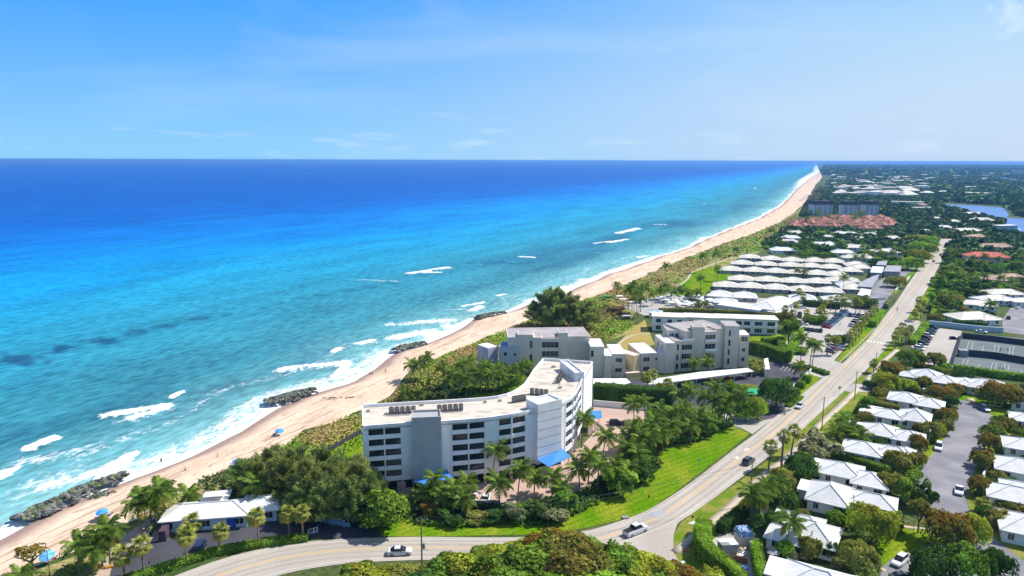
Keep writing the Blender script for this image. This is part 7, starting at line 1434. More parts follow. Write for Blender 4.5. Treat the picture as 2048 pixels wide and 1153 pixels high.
jetty([(956, 637), (980, 631), (1012, 627)], 110, 3.6, 'short dark boulder jetty, fourth from the near end', .8, 1.4)
jetty([(1092, 590), (1108, 587), (1125, 585)], 50, 2.8, 'farthest and smallest boulder jetty before the pines', .8, 1.4)
for k, (u, v, n) in enumerate(((660, 798, 14), (705, 797, 14), (915, 698, 12))):     # driftwood and weed heaps
    x, y = G(u, v, -.8); mb = MB()
    for j in range(n): a = random.random()*6.28; px_, py_ = random.gauss(0, 1.3), random.gauss(0, .5); l = random.uniform(.8, 2.2); mb.tube([(px_, py_, .05), (px_+math.cos(a)*l*.5, py_+math.sin(a)*l*.25, .25+random.random()*.25), (px_+math.cos(a)*l, py_+math.sin(a)*l*.5, .08)], [.10, .09, .04], 4)
    tag(mb.build('driftwood', pmat('driftwood%d' % k, (.10, .06, .04), sc=2), loc=(x, y, -.75)), ['tangled driftwood heap beside the second jetty', 'tangled driftwood heap right of the second jetty on dry sand', 'branchy driftwood piece high on the sand near mid beach'][k], 'driftwood')

# cars
def loft(secs, mat, name):
    """secs: (x, halfwidth_bottom, halfwidth_top, z0, z1)"""
    V = []; F = []
    for x, wb, wt, z0, z1 in secs: V += [(x, -wb, z0), (x, -wb*1.02, z0+(z1-z0)*.55), (x, -wt, z1), (x, wt, z1), (x, wb*1.02, z0+(z1-z0)*.55), (x, wb, z0)]
    n = len(secs)
    for i in range(n-1):
        for j in range(6): a = i*6+j; b_ = i*6+(j+1) % 6; F.append((a, b_, b_+6, a+6))
    F += [tuple(range(6))[::-1], tuple((n-1)*6+j for j in range(6))]
    mb = MB().add(V, F); me = mb.mesh(name, mat); bm = bmesh.new(); bm.from_mesh(me); bmesh.ops.recalc_face_normals(bm, faces=bm.faces); bm.to_mesh(me); bm.free(); return me
CARK = {}
def carkind(k):
    if k in CARK: return CARK[k]
    L_ = {'sedan': 4.8, 'suv': 4.75, 'pickup': 5.7}[k]; H = {'sedan': 1.44, 'suv': 1.72, 'pickup': 1.85}[k]; w = .92; hb = {'sedan': .92, 'suv': 1.02, 'pickup': 1.12}[k]
    body = loft([(-L_/2, .72, .66, .42, hb*.86), (-L_/2+.18, .90, .84, .28, hb), (-L_*.2, w, .86, .22, hb+.02), (L_*.16, w, .86, .22, hb), (L_/2-.5, .90, .80, .25, hb*.90), (L_/2-.08, .78, .66, .32, hb*.74)], CARP, 'body')
    if k == 'sedan': gh = [(-1.75, .74, .60, hb-.05, hb+.04), (-1.05, .78, .60, hb-.05, H-.03), (.15, .78, .60, hb-.05, H), (1.15, .76, .64, hb-.05, hb+.03)]; rf = (-1.0, .12)
    elif k == 'suv': gh = [(-2.2, .78, .66, hb-.05, hb+.10), (-1.95, .80, .64, hb-.05, H-.05), (.2, .80, .64, hb-.05, H), (1.15, .78, .68, hb-.05, hb+.03)]; rf = (-1.9, .15)
    else: gh = [(-.85, .80, .66, hb-.05, hb+.3), (-.7, .80, .66, hb-.05, H-.04), (.75, .80, .66, hb-.05, H), (1.45, .78, .70, hb-.05, hb+.02)]; rf = (-.66, .70)
    glass = loft(gh, CARGLASS, 'window_glass'); roof = MB(); zt = H+.012
    roof.add([(rf[0], -.61, zt-.03), (rf[1], -.61, zt+.01), (rf[1], .61, zt+.01), (rf[0], .61, zt-.03), (rf[0], -.64, zt-.10), (rf[1], -.64, zt-.07), (rf[1], .64, zt-.07), (rf[0], .64, zt-.10)], [(0, 1, 2, 3), (4, 5, 1, 0), (5, 6, 2, 1), (6, 7, 3, 2), (7, 4, 0, 3)]); roof = roof.mesh('roof', CARP)
    wh = MB(); wh.tube([(0, -.11, 0), (0, .11, 0)], [.34, .34], 12); wh = wh.mesh('wheel', BLACKM); rim = MB().tube([(0, -.125, 0), (0, .125, 0)], [.20, .20], 8).mesh('rim', METAL)
    ex = None
    if k == 'pickup': ex = MB().box(-2.72, -.74, hb+.015, -.95, .74, hb+.03).mesh('cargo_bed', BLACKM)
    pil = MB(); n_ = {'sedan': [(-.55), (.0)], 'suv': [-1.2, -.3], 'pickup': [.0]}[k]
    for x in n_:
        for sg_ in (-1, 1): pil.tube([(x, sg_*.80, hb), (x, sg_*.63, H)], [.045, .04], 4)
    pil = pil.mesh('door_pillar', CARP)
    CARK[k] = (L_, body, glass, roof, wh, rim, ex, pil, H); return CARK[k]
CC = {'silver': (.62, .63, .66), 'white': (.80, .80, .80), 'black': (.02, .02, .025), 'dark grey': (.07, .075, .085), 'blue': (.03, .06, .20), 'navy': (.015, .025, .07), 'red': (.33, .015, .02), 'light blue': (.12, .25, .42), 'teal': (.03, .14, .16), 'grey': (.20, .20, .21), 'maroon': (.12, .01, .02), 'slate blue': (.10, .16, .30)}
def car(u, v, hd, kind, color, label, group=None, z=.10, detail=True, scale=1.0):
    x, y = G(u, v, z); L_, body, glass, roof, wh, rim, ex, pil, H = carkind(kind); t = empty({'sedan': 'car', 'suv': 'suv', 'pickup': 'pickup_truck'}[kind], (x, y, z), hd, label, {'sedan': 'car', 'suv': 'car', 'pickup': 'pickup truck'}[kind], group); c = (*CC[color], 1); t.scale = (scale,)*3
    mobj('body', body, t, color=c); mobj('window_glass', glass, t); mobj('roof', roof, t, color=c)
    if detail: mobj('door_pillar', pil, t, color=c)
    if ex: mobj('cargo_bed', ex, t)
    for sx in (-1, 1):
        for sy in (-1, 1):
            w_ = mobj('wheel', wh, t, loc=(sx*L_*.30, sy*.82, .34))
            if detail: mobj('rim', rim, w_)
    if detail:
        for sy in (-1, 1):
            mobj('headlight', HLM, t, loc=(L_/2-.16, sy*.60, .66)); mobj('tail_light', TLM, t, loc=(-L_/2+.06, sy*.64, .76))
    return t
HLM = MB().box(-.06, -.14, -.07, .06, .14, .07).mesh('headlight', pmat('lamp_glass', (.75, .75, .72), rough=.2)); TLM = MB().box(-.06, -.13, -.07, .06, .13, .07).mesh('tail_light', SIGNR)
R_ = math.radians
def hdg(u0, v0, u1, v1): a = G(u0, v0); b = G(u1, v1); return math.atan2(b[1]-a[1], b[0]-a[0])
car(800, 1108, hdg(780, 1109, 830, 1107), 'sedan', 'silver', 'silver sedan driving on the curve at the bottom of the photo', scale=1.08)
car(1271, 1066, hdg(1240, 1078, 1300, 1054), 'pickup', 'silver', 'white silver pickup truck with an open dark bed on the road bend', scale=1.12)
car(1497, 926, hdg(1480, 938, 1515, 912), 'suv', 'dark grey', 'dark grey car on the coast road near the lawn tip', scale=1.05)
car(1599, 815, hdg(1610, 806, 1590, 824), 'sedan', 'silver', 'silver sedan coming down the coast road by the topiary', scale=1.05)
car(1881, 511, hdg(1875, 525, 1885, 505), 'suv', 'black', 'dark car farther away near the bend of the far road')
car(1867, 524, hdg(1873, 515, 1862, 535), 'sedan', 'maroon', 'dark reddish car nearer one on the far road')
car(1799, 1127, hdg(1815, 1113, 1785, 1138), 'suv', 'white', 'white suv with a roof opening parked at the lower right driveway', z=.08)
car(1918, 985, hdg(1920, 965, 1915, 1000), 'sedan', 'white', 'white sedan with dark glass roof on the right side of the street', z=.08, scale=1.05)
car(1877, 898, hdg(1881, 885, 1874, 908), 'suv', 'white', 'white suv on the left kerb of the street under trees', z=.08, scale=1.05)
car(1966, 820, hdg(1952, 812, 1980, 828), 'pickup', 'slate blue', 'blue grey pickup in the shade of the wide bronze tree', z=.08)
car(1803, 1158, hdg(1790, 1160, 1820, 1157), 'sedan', 'dark grey', 'dark car cut by the bottom edge beside the driveway', z=.08)
car(1876, 1104, hdg(1860, 1104, 1890, 1104), 'suv', 'blue', 'blue car half hidden under the domed trees at the lower right', z=.08)
car(401, 1099, hdg(396, 1112, 408, 1084), 'suv', 'navy', 'dark blue suv parked in the lot of the beach house', z=.08, scale=1.1)
car(946, 1000, hdg(944, 1008, 950, 990), 'sedan', 'white', 'left one of two white cars parked in the condominium court', z=.06)
car(972, 1000, hdg(970, 1008, 976, 990), 'sedan', 'white', 'right one of two white cars parked in the condominium court', z=.06)
car(1851, 786, hdg(1840, 783, 1862, 789), 'sedan', 'white', 'white car in the short drive beside the bronze clipped tree', z=.05)
car(1963, 666, hdg(1950, 664, 1980, 668), 'sedan', 'white', 'white car passing behind the blue green wall', z=.06)
car(1907, 679, hdg(1900, 679, 1915, 679), 'suv', 'black', 'small black utility car at the corner of the tennis fence', z=.06, scale=.8)
car(2036, 618, hdg(2028, 621, 2045, 616), 'sedan', 'white', 'white car on the side street at the right edge', z=.06)
car(2017, 638, hdg(2014, 645, 2020, 630), 'suv', 'dark grey', 'dark car parked on the side street above the long wall', z=.06)
car(1233, 850, hdg(1220, 850, 1250, 850), 'suv', 'black', 'black car in palm shade at the back of the paved court', z=.06)
car(1430, 764, hdg(1426, 768, 1436, 758), 'sedan', 'white', 'white car under the long carport', z=.06); car(1455, 761, hdg(1452, 765, 1460, 756), 'sedan', 'red', 'red car under the right part of the long carport', z=.06); car(1398, 770, hdg(1394, 774, 1404, 764), 'sedan', 'teal', 'teal car under the middle of the long carport', z=.06)
# the big car park: rows of parked cars
def carrow(pts, hd, cols, zone, kinds='ss', sc=1.0):
    n = len(cols)
    for k in range(n):
        f_ = k/max(1, n-1); u = pts[0]+(pts[2]-pts[0])*f_; v = pts[1]+(pts[3]-pts[1])*f_; kd = random.choice(['sedan', 'suv', 'suv']); car(u, v, hd+random.uniform(-.05, .05), kd, cols[k], '%s %s, %s %s' % (cols[k], kd, ORD[k], zone), 'cars parked %s' % zone, .06, detail=False, scale=sc)
h1 = hdg(1600, 640, 1640, 633)
carrow((1575, 706, 1597, 682), hdg(1565, 703, 1590, 706), ['navy', 'navy', 'navy', 'teal', 'grey'], 'of the lower left row of the big car park')
carrow((1653, 656, 1692, 624), hdg(1645, 655, 1672, 660), ['red', 'grey', 'light blue', 'slate blue', 'teal', 'light blue', 'grey', 'teal', 'light blue', 'white', 'slate blue', 'white'], 'of the middle row of the big car park')
carrow((1662, 705, 1694, 675), hdg(1650, 700, 1680, 708), ['grey', 'red', 'white', 'silver', 'light blue', 'white', 'blue', 'white'], 'of the row nearest the coast road')
carrow((1608, 660, 1641, 664), hdg(1610, 668, 1618, 655), ['black', 'navy', 'black', 'dark grey', 'navy'], 'of the shaded island row')
carrow((1607, 650, 1622, 640), hdg(1600, 650, 1625, 652), ['white', 'maroon', 'red'], 'of the little upper left row')
carrow((1622, 637, 1644, 637), hdg(1625, 642, 1632, 630), ['white', 'silver', 'white', 'dark grey'], 'behind the island hedge')
carrow((1707, 654, 1718, 640), hdg(1700, 653, 1720, 656), ['white', 'navy', 'white', 'dark grey'], 'under the palms by the coast road')
carrow((1700, 632, 1742, 634), hdg(1700, 640, 1708, 622), ['blue', 'white', 'dark grey', 'silver', 'white', 'navy'], 'at the top right of the big car park')
carrow((1839, 700, 1867, 658), hdg(1830, 697, 1855, 703), ['white', 'white', 'dark grey', 'navy', 'maroon', 'white', 'dark grey', 'teal', 'black'], 'in the row of the tennis parking lot')
car(1604, 617, hdg(1600, 616, 1610, 616), 'suv', 'white', 'white van like suv at the top left of the big car park', z=.06); car(1599, 633, hdg(1598, 640, 1601, 625), 'pickup', 'teal', 'teal truck beside the club house hedge', z=.06, scale=1.3)
# motorbike rider on the far road
x, y = G(1794, 622); t = empty('motorcycle', (x, y, .1), hdg(1794, 622, 1798, 615), 'dark motorcycle ridden along the coast road above the crosswalk', 'motorcycle')
for sx in (-.7, .7): MB().tube([(sx, -.08, .32), (sx, .08, .32)], [.32, .32], 10).build('wheel', BLACKM, t)
MB().tube([(-.8, 0, .75), (-.2, 0, .72), (.2, 0, .9), (.5, 0, .8), (.75, 0, .4)], [.10, .16, .2, .14, .06], 6).build('frame', BLACKM, t); MB().tube([(.45, -.35, 1.05), (.45, .35, 1.05)], [.03, .03], 4).build('handlebar', METAL, t)

# people (one continuous skinned body, three poses) -------------------------------------------------
def body_mesh(pose):
    wx = {'walk': .28, 'stand': .08, 'wade': .15}[pose]
    J = [(0, 0, .95), (0, 0, 1.18), (0, 0, 1.40), (0, 0, 1.50), (.02, 0, 1.66),
         (0, .10, .92), (wx, .11, .50), (wx*.7, .11, .06), (wx*.7+.14, .11, .03), (0, -.10, .92), (-wx*.4, -.11, .50), (-wx*1.2, -.11, .08), (-wx*1.2+.13, -.11, .03),
         (0, .19, 1.38), (-.08, .25, 1.12), (.06, .27, .88), (.10, .27, .80), (0, -.19, 1.38), (.06, -.25, 1.12), (.20, -.27, .90), (.24, -.27, .83)]
    E_ = [(0, 1), (1, 2), (2, 3), (3, 4), (0, 5), (5, 6), (6, 7), (7, 8), (0, 9), (9, 10), (10, 11), (11, 12), (2, 13), (13, 14), (14, 15), (15, 16), (2, 17), (17, 18), (18, 19), (19, 20)]
    R = [.15, .135, .16, .06, .105, .095, .065, .045, .035, .095, .065, .045, .035, .055, .042, .032, .03, .055, .042, .032, .03]
    me = bpy.data.meshes.new('body'); me.from_pydata(J, E_, []); o = bpy.data.objects.new('tmp', me); COL.objects.link(o)
    md = o.modifiers.new('s', 'SKIN'); sv = me.skin_vertices[0].data
    for i, r in enumerate(R): sv[i].radius = (r, r)
    sv[0].use_root = True; o.modifiers.new('u', 'SUBSURF').levels = 1
    dg = bpy.context.evaluated_depsgraph_get(); ev = o.evaluated_get(dg); m2 = bpy.data.meshes.new_from_object(ev); m2.name = 'body'; m2.materials.clear(); m2.materials.append(SKIN); bpy.data.objects.remove(o); return m2
BD = {k: body_mesh(k) for k in ('walk', 'stand', 'wade')}
SH = MB().tube([(0, 0, .60), (0, 0, .78), (0, 0, 1.0)], [.21, .20, .165], 10).mesh('shorts', CLOTH); TS = MB().tube([(0, 0, .98), (0, 0, 1.2), (0, 0, 1.40), (0, 0, 1.46)], [.165, .165, .20, .09], 10).mesh('shirt', CLOTH)
HR = MB().tube([(-.01, 0, 1.60), (-.02, 0, 1.68), (0, 0, 1.76)], [.112, .122, .07], 10).mesh('hair', pmat('dark_hair', (.04, .025, .015)))
pc_ = [(371, 946, 'stand', (.02, .02, .03), None, 'person in dark swimwear standing on the near sand', -1.6), (323, 928, 'wade', (.03, .04, .08), (.03, .03, .04), 'person in dark clothes wading near the long jetty', -3.5), (436, 921, 'walk', (.5, .5, .5), (.6, .35, .3), 'person bending over the wet sand right of the wader', -2.0),
       (740, 752, 'walk', (.02, .02, .05), (.05, .05, .09), 'left one of two people walking at the waterline', -2.7), (745, 752, 'walk', (.10, .02, .02), (.2, .2, .22), 'right one of two people walking at the waterline', -2.6), (771, 746, 'walk', (.04, .04, .05), (.35, .08, .06), 'lone walker on the dry sand right of the pair', -1.2),
       (1067, 597, 'stand', (.03, .03, .05), (.05, .05, .06), 'person at the foam beside the farthest jetty', -2.7), (1242, 546, 'walk', (.03, .03, .04), (.05, .05, .1), 'left walker of the pair before the farther dunes', -2.3), (1245, 546, 'walk', (.1, .1, .3), (.3, .3, .3), 'right walker of the pair before the farther dunes', -2.3),
       (1300, 526, 'walk', (.03, .03, .04), (.2, .05, .05), 'walker beyond the slender beach palm', -2.3), (1350, 510, 'walk', (.05, .04, .04), (.1, .1, .1), 'left one of the farthest beach walkers', -2.2), (1355, 509, 'walk', (.03, .05, .1), (.4, .4, .4), 'right one of the farthest beach walkers', -2.2), (1225, 553, 'stand', (.05, .08, .2), (.1, .15, .3), 'person in blue near the waterline dune curve', -2.6), (1234, 557, 'walk', (.1, .05, .04), (.3, .15, .1), 'person in reddish clothes on the sand', -1.6),
       (1680, 652, 'stand', (.4, .4, .4), (.7, .7, .7), 'person standing in the big car park', .06), (1999, 742, 'walk', (.6, .6, .6), (.05, .05, .06), 'left player on the near tennis courts', .06), (2006, 743, 'stand', (.05, .05, .05), (.06, .06, .06), 'right player on the near tennis courts', .06), (2001, 703, 'stand', (.05, .05, .05), (.1, .1, .1), 'left player on the far tennis courts', .06), (2015, 704, 'walk', (.5, .5, .5), (.1, .1, .1), 'right player on the far tennis courts', .06),
       (1727, 778, 'walk', (.02, .02, .02), (.5, .4, .3), 'person crossing the driveway mouth on the sidewalk', .1)]
def person(u, v, pose, sh, ts, lab, z, s=1.0):
    x, y = G(u, v, z); t = empty('person', (x, y, z), random.random()*6.28, lab, 'person'); j = random.uniform(.8, 1.2); mobj('body', BD[pose], t)
    mobj('shorts', SH, t, color=(*sh, 1)); mobj('hair', HR, t)
    if ts: mobj('shirt', TS, t, color=(*ts, 1))
    t.scale = (s,)*3; return t
for p in pc_: person(*p)
x, y = G(1794, 622); rd = person(1794, 621, 'walk', (.02, .02, .02), (.03, .03, .04), 'rider on the dark motorcycle', .25); rd.rotation_euler = (0, .3, hdg(1794, 622, 1798, 615))

# beach umbrellas with loungers
def umbrella(u, v, z, col, col2, label, tilt=.15, r=1.35):
    x, y = G(u, v, z); t = empty('beach_umbrella', (x, y, z), 0, label, 'beach umbrella'); MB().tube([(0, 0, 0), (.05, 0, 2.15)], [.03, .025], 6).build('pole', METAL, t)
    mb = MB(); n = 8; V = [(0, 0, 2.35)]+[(r*math.cos(a*math.pi/4), r*math.sin(a*math.pi/4), 1.88) for a in range(n)]
    for a in range(n):
        m_ = MB().add([V[0], V[1+a], V[1+(a+1) % n], (V[1+(a+1) % n][0]*.99, V[1+(a+1) % n][1]*.99, 1.74), (V[1+a][0]*.99, V[1+a][1]*.99, 1.74)], [(0, 1, 2), (1, 4, 3, 2)]); m_.build('canopy_panel', CLOTH, t, rot=(tilt, 0, 0), color=(*(col if a % 2 else col2), 1))
def lounger(u, v, z, hd, col, label):
    x, y = G(u, v, z); t = empty('beach_chair', (x, y, z), hd, label, 'beach chair'); MB().add([(-.9, -.3, .3), (.3, -.3, .3), (.3, .3, .3), (-.9, .3, .3), (-.9, -.3, .25), (.3, -.3, .25), (.3, .3, .25), (-.9, .3, .25)], [(0, 1, 2, 3), (7, 6, 5, 4), (0, 4, 5, 1), (1, 5, 6, 2), (2, 6, 7, 3), (3, 7, 4, 0)]).build('seat', CLOTH, t, color=(*col, 1))
    MB().add([(.3, -.3, .3), (.9, -.3, .75), (.9, .3, .75), (.3, .3, .3), (.3, -.3, .25), (.9, -.3, .70), (.9, .3, .70), (.3, .3, .25)], [(0, 1, 2, 3), (7, 6, 5, 4), (0, 4, 5, 1), (1, 5, 6, 2), (2, 6, 7, 3), (3, 7, 4, 0)]).build('backrest', CLOTH, t, color=(*col, 1))
    for sx, sy in ((-.8, -.27), (-.8, .27), (.25, -.27), (.25, .27)): MB().obox((sx, sy), .05, .05, .27).build('leg', METAL, t)
B1 = (.06, .28, .80); B2 = (.10, .42, .90)
umbrella(560, 873, -.9, B1, B2, 'blue beach umbrella left of the curved condominium dune'); lounger(553, 872, -.9, 2.0, (.10, .03, .03), 'dark red beach chair by the umbrella near the dune'); lounger(549, 874, -.9, 2.1, (.03, .03, .05), 'dark beach chair by the umbrella near the dune')
umbrella(476, 935, -.8, B1, B2, 'blue beach umbrella at the edge of the pine grove'); lounger(467, 934, -.9, 2.6, (.02, .03, .08), 'dark blue beach chair at the edge of the pine grove'); lounger(471, 931, -.9, 2.6, (.7, .7, .7), 'white beach chair at the edge of the pine grove')
umbrella(207, 1038, -.5, B1, B2, 'blue beach umbrella below the long boulder jetty'); lounger(218, 1032, -.5, .5, (.04, .10, .35), 'blue beach chair below the long boulder jetty'); lounger(198, 1037, -.5, .5, (.05, .07, .20), 'dark blue beach chair below the long boulder jetty')
umbrella(100, 1124, -.1, (.25, .60, .80), B2, 'pale blue beach umbrella near the sparse tree on the sand', .35, 1.5); lounger(93, 1120, -.2, .5, (.02, .03, .04), 'dark beach chair near the sparse tree on the sand'); lounger(107, 1119, -.2, .5, (.35, .02, .10), 'pink red beach chair near the sparse tree on the sand')
tag(MB().tube([(0, 0, 0), (0, 0, 6.2)], [.09, .06], 6).build('street_light_pole', WOODP, loc=(*G(101, 1160), 0)), 'slim grey lamp post at the lower left edge', 'pole')
tag(MB().tube([(0, 0, 0), (0, 0, 1.3)], [.10, .09], 6).build('wooden_post', WOODP, loc=(*G(120, 1117), 0)), 'short wooden post on the sand by the pale umbrella', 'post'); tag(MB().tube([(0, 0, 0), (0, 0, 1.9)], [.10, .09], 6).build('wooden_post', WOODP, loc=(*G(260, 1055), 0)), 'taller wooden post on the sand beside the palms', 'post')
# far beach rental umbrellas
k = 0
for r_ in range(2):
    for j in range(9):
        u = 1599+j*2.0+r_*4; v = 403.5-j*1.5+r_*.6; umbrella(u, v, -1.2, (.05, .22, .60), (.05, .22, .60), 'blue rental umbrella, %s of the %s far row on the beach' % (ORD[j], ['left', 'right'][r_]), 0, 2.0)
# pool deck umbrellas and tables
rg = random.Random(3); k = 0; zl = {}
for i in range(46):
    u = rg.uniform(1300, 1440); v = rg.uniform(597, 616)
    if v > 612 and u < 1340: continue
    zl.setdefault('left' if u < 1345 else ('middle' if u < 1395 else 'right'), []).append((u, v))
for zn, lst in zl.items():
    for k, (u, v) in enumerate(sorted(lst)):
        x, y = G(u, v); t = empty('patio_umbrella', (x, y, .05), rg.random(), 'white patio umbrella, %s from the left in the %s third of the pool deck' % (ORD[k] if k < 20 else 'last', zn), 'patio umbrella', 'white umbrellas on the pool deck'); MB().tube([(0, 0, 0), (0, 0, 2.3)], [.04, .04], 5).build('pole', METAL, t); n = 8
        V = [(0, 0, 2.8)]+[(2.1*math.cos(a*math.pi/4), 2.1*math.sin(a*math.pi/4), 2.1) for a in range(n)]; MB().add(V, [(0, 1+a, 1+(a+1) % n) for a in range(n)]).build('canopy', CLOTH, t, color=(.8, .82, .85, 1))
for i in range(30):
    u = rg.uniform(1305, 1435); v = rg.uniform(599, 615); lounger(u, v, .05, rg.uniform(-.5, .5), (.10, .22, .60) if i % 2 else (.7, .72, .8), '%s lounger among the white umbrellas of the pool deck' % ('blue' if i % 2 else 'white'))
for o in list(bpy.data.objects):
    if o.get('label', '').endswith('umbrellas of the pool deck'): o['group'] = 'loungers on the pool deck'
for k, (u, v) in enumerate(((1239, 600), (1246, 606), (1262, 612), (1252, 640), (1213, 600))):
    x, y = G(u, v); tag(MB().obox((0, 0), 4.2, 2.4, .25, .2, 2.1).obox((1.6, .8), .1, .1, 2.1).obox((-1.6, -.8), .1, .1, 2.1).build('shade_roof', STUCCO_W if k < 4 else GREEN_AWN, loc=(x, y, 0)), ['small white shade roof left of the dark palms', 'second small white shade roof left of the dark palms', 'white shade roof under the dark palms', 'low white shade roof at the foot of the dark palms', 'small green topped beach hut roof on the dune'][k], 'shade roof')

# utility poles, lamps, wires, signs
def pole(bu, bv, tv, label, r=.16, arm=True, h=None):
    x, y = G(bu, bv); h = h or (bv-tv)*T(bv)/FPX*1.03; t = empty('utility_pole', (x, y, 0), 0, label, 'utility pole', 'utility poles along the coast road'); MB().tube([(0, 0, 0), (0, 0, h)], [r, r*.65], 8).build('post', WOODP, t)
    if arm:
        MB().tube([(-.7, -.5, h-.6), (.7, .5, h-.6)], [.05, .05], 4).build('crossarm', WOODP, t)
        for s in (-.6, .6): MB().tube([(s, s*.7, h-.6), (s, s*.7, h-.3)], [.06, .03], 5).build('insulator', METAL, t)
    return x, y, h, t
PO = [pole(844, 1130, 1030, 'utility pole on the lawn edge behind the silver sedan', .17), pole(1499, 1010, 921, 'utility pole in front of the coconut palm cluster at the sidewalk', .17), pole(1561, 943, 858, 'leaning looking utility pole between the two roadside fan palms', .17), pole(1643, 864, 793, 'utility pole on the grass left of the green slope'), pole(1709, 799, 742, 'utility pole at the driveway mouth'), pole(1750, 744, 706, 'utility pole beside the small median fan palm'),
      pole(1815, 690, 650, 'utility pole in the fan palm clump right of the crosswalk'), pole(1853, 646, 598, 'utility pole at the far end of the parking entrance'), pole(1895, 549, 506, 'tall pale utility pole among the trees right of the far road', .22), pole(2044, 575, 545, 'utility pole among trees at the right edge')]
_, _, _, pt = PO[0]; MB().tube([(.45, 0, 3.6), (.45, 0, 4.7)], [.28, .28], 10).build('transformer', METAL, pt); MB().tube([(0, 0, 3.3), (1.3, -.3, 3.5)], [.05, .04], 5).build('side_arm', METAL, pt)
for i, (a, b_) in enumerate(((0, 1), (1, 2), (2, 3), (3, 4), (4, 5), (5, 6), (6, 7))):
    xa, ya, ha, _ = PO[a]; xb, yb, hb_, _ = PO[b_]; t = empty('overhead_wires', (xa, ya, 0), 0, ['pair of overhead wires sagging across the shrubs and lawn', 'wires between the palm cluster pole and the next pole', 'wires above the sidewalk by the roadside fan palms', 'wires above the green slope', 'wires past the driveway mouth', 'wires from the median palm to the palm clump', 'farthest wires beside the parking entrance'][i], 'power line')
    for s, dz in ((-.6, -.3), (.6, -.3), (0, -1.3)):
        pts = []
        for k in range(13): f_ = k/12; pts.append((s+(xb-xa)*f_, s*.7+(yb-ya)*f_, (ha+dz)*(1-f_)+(hb_+dz)*f_-4*1.6*f_*(1-f_)*math.hypot(xb-xa, yb-ya)/80))
        MB().tube(pts, [.022]*13, 3, False).build('wire', METAL, t)
def sign(u, v, h, shape, mat, label, size=.38, text=None, hd=0.0):
    x, y = G(u, v); t = empty('road_sign', (x, y, 0), hd, label, 'sign'); MB().tube([(0, 0, 0), (0, 0, h)], [.035, .035], 5).build('post', METAL, t); n = {'oct': 8, 'dia': 4, 'rect': 4}[shape]
    if shape == 'rect': MB().box(-size, -.05, h-.9*size, size, -.02, h+.3).build('panel', mat, t)
    else: MB().add([(size*math.cos((k+(.5 if n == 8 else 0))*2*math.pi/n), y_, h+size*math.sin((k+(.5 if n == 8 else 0))*2*math.pi/n)) for y_ in (-.06, -.04) for k in range(n)], [tuple(range(n)), tuple(range(n, 2*n))[::-1]]+[(k, (k+1) % n, n+(k+1) % n, n+k) for k in range(n)]).build('panel', mat, t)
    if text:
        cu = bpy.data.curves.new('lettering', 'FONT'); cu.body = text; cu.size = .24; cu.align_x = 'CENTER'; cu.align_y = 'CENTER'; cu.extrude = .004; cu.materials.append(STUCCO_W); to = bpy.data.objects.new('tmp', cu); link(to); me = bpy.data.meshes.new_from_object(to.evaluated_get(bpy.context.evaluated_depsgraph_get())); bpy.data.objects.remove(to); o = mobj('lettering', me, t); o.location = (0, -.07, h); o.rotation_euler = (math.pi/2, 0, 0)
sign(1371, 1121, 2.3, 'oct', SIGNR, 'red stop sign at the corner of the side road', .42, 'STOP', .3)
sign(1678, 790, 2.6, 'dia', SIGNY, 'yellow diamond warning sign on the right verge', .75)
sign(1397, 942, 3.0, 'rect', WALLG, 'small grey sign on its post in the middle of the lawn', .3)
sign(1384, 1052, 2.2, 'oct', pmat('brown_sign_back', (.10, .08, .04)), 'dark sign back by the pale slab at the road corner', .3); sign(757, 1062, 4.2, 'rect', pmat('rust_sign', (.35, .15, .05)), 'rusty brown sign in front of the broad green tree', .3); sign(301, 1148, 2.4, 'rect', REDP, 'small orange topped sign in the low hedge', .2); sign(370, 1130, 2.4, 'rect', REDP, 'orange marker sign in the hedge near the dark suv', .2)
sign(1365, 1104, 2.0, 'rect', METAL, 'thin blank post sign on the sidewalk corner', .12); sign(1472, 868, 1.6, 'rect', STUCCO_W, 'white address marker at the tip of the planting bed', .35); sign(1112, 1048, 2.0, 'rect', STUCCO_W, 'leaning white marker at the edge of the lawn', .15)
# lamp posts of the street
for (u, v, tv, lab) in ((1826, 1069, 1036, 'slim lamp post on the round lawn by the curved footpath'), (1857, 890, 862, 'white lamp post under the tree above the white suv')):
    x, y = G(u, v); h = (v-tv)*T(v)/FPX; t = empty('lamp_post', (x, y, 0), 0, lab, 'lamp post'); MB().tube([(0, 0, 0), (0, 0, h)], [.07, .05], 6).build('post', METAL, t); MB().tube([(0, 0, h), (0, 0, h+.12), (0, 0, h+.45), (0, 0, h+.55)], [.08, .16, .22, .05], 8).build('lantern', STUCCO_W, t)
tree(1837, 1012, 1, 1, 'olive', 'round', 'round headed small tree leaning over the lamp post', None, 'tree', 'tree', world=(*G(1836, 1066), 4.2, 7.6))
sheet('concrete_slab', [(1376, 1048), (1387, 1043), (1397, 1047), (1390, 1053)], .14, WPAINT); sheet('utility_cover', [(1385, 1083), (1390, 1082), (1392, 1085), (1387, 1086)], .13, WPAINT); sheet('patched_asphalt', [(1293, 1030), (1300, 1026), (1328, 1021), (1334, 1026), (1312, 1038)], .104, GREY_ROOF)
# drain box on the lawn
x, y = G(1250, 1037); tag(MB().obox((0, 0), 1.5, 1.0, .35).build('utility_box', METAL, loc=(x, y, .04)), 'grey utility box on the lawn beside the road', 'utility box'); x, y = G(1298, 995); tag(MB().tube([(0, 0, 0), (0, 0, .45), (0, 0, .6)], [.2, .2, .08], 8).build('hydrant', SIGNR, loc=(x, y, .04)), 'small dark red hydrant on the lawn', 'hydrant')
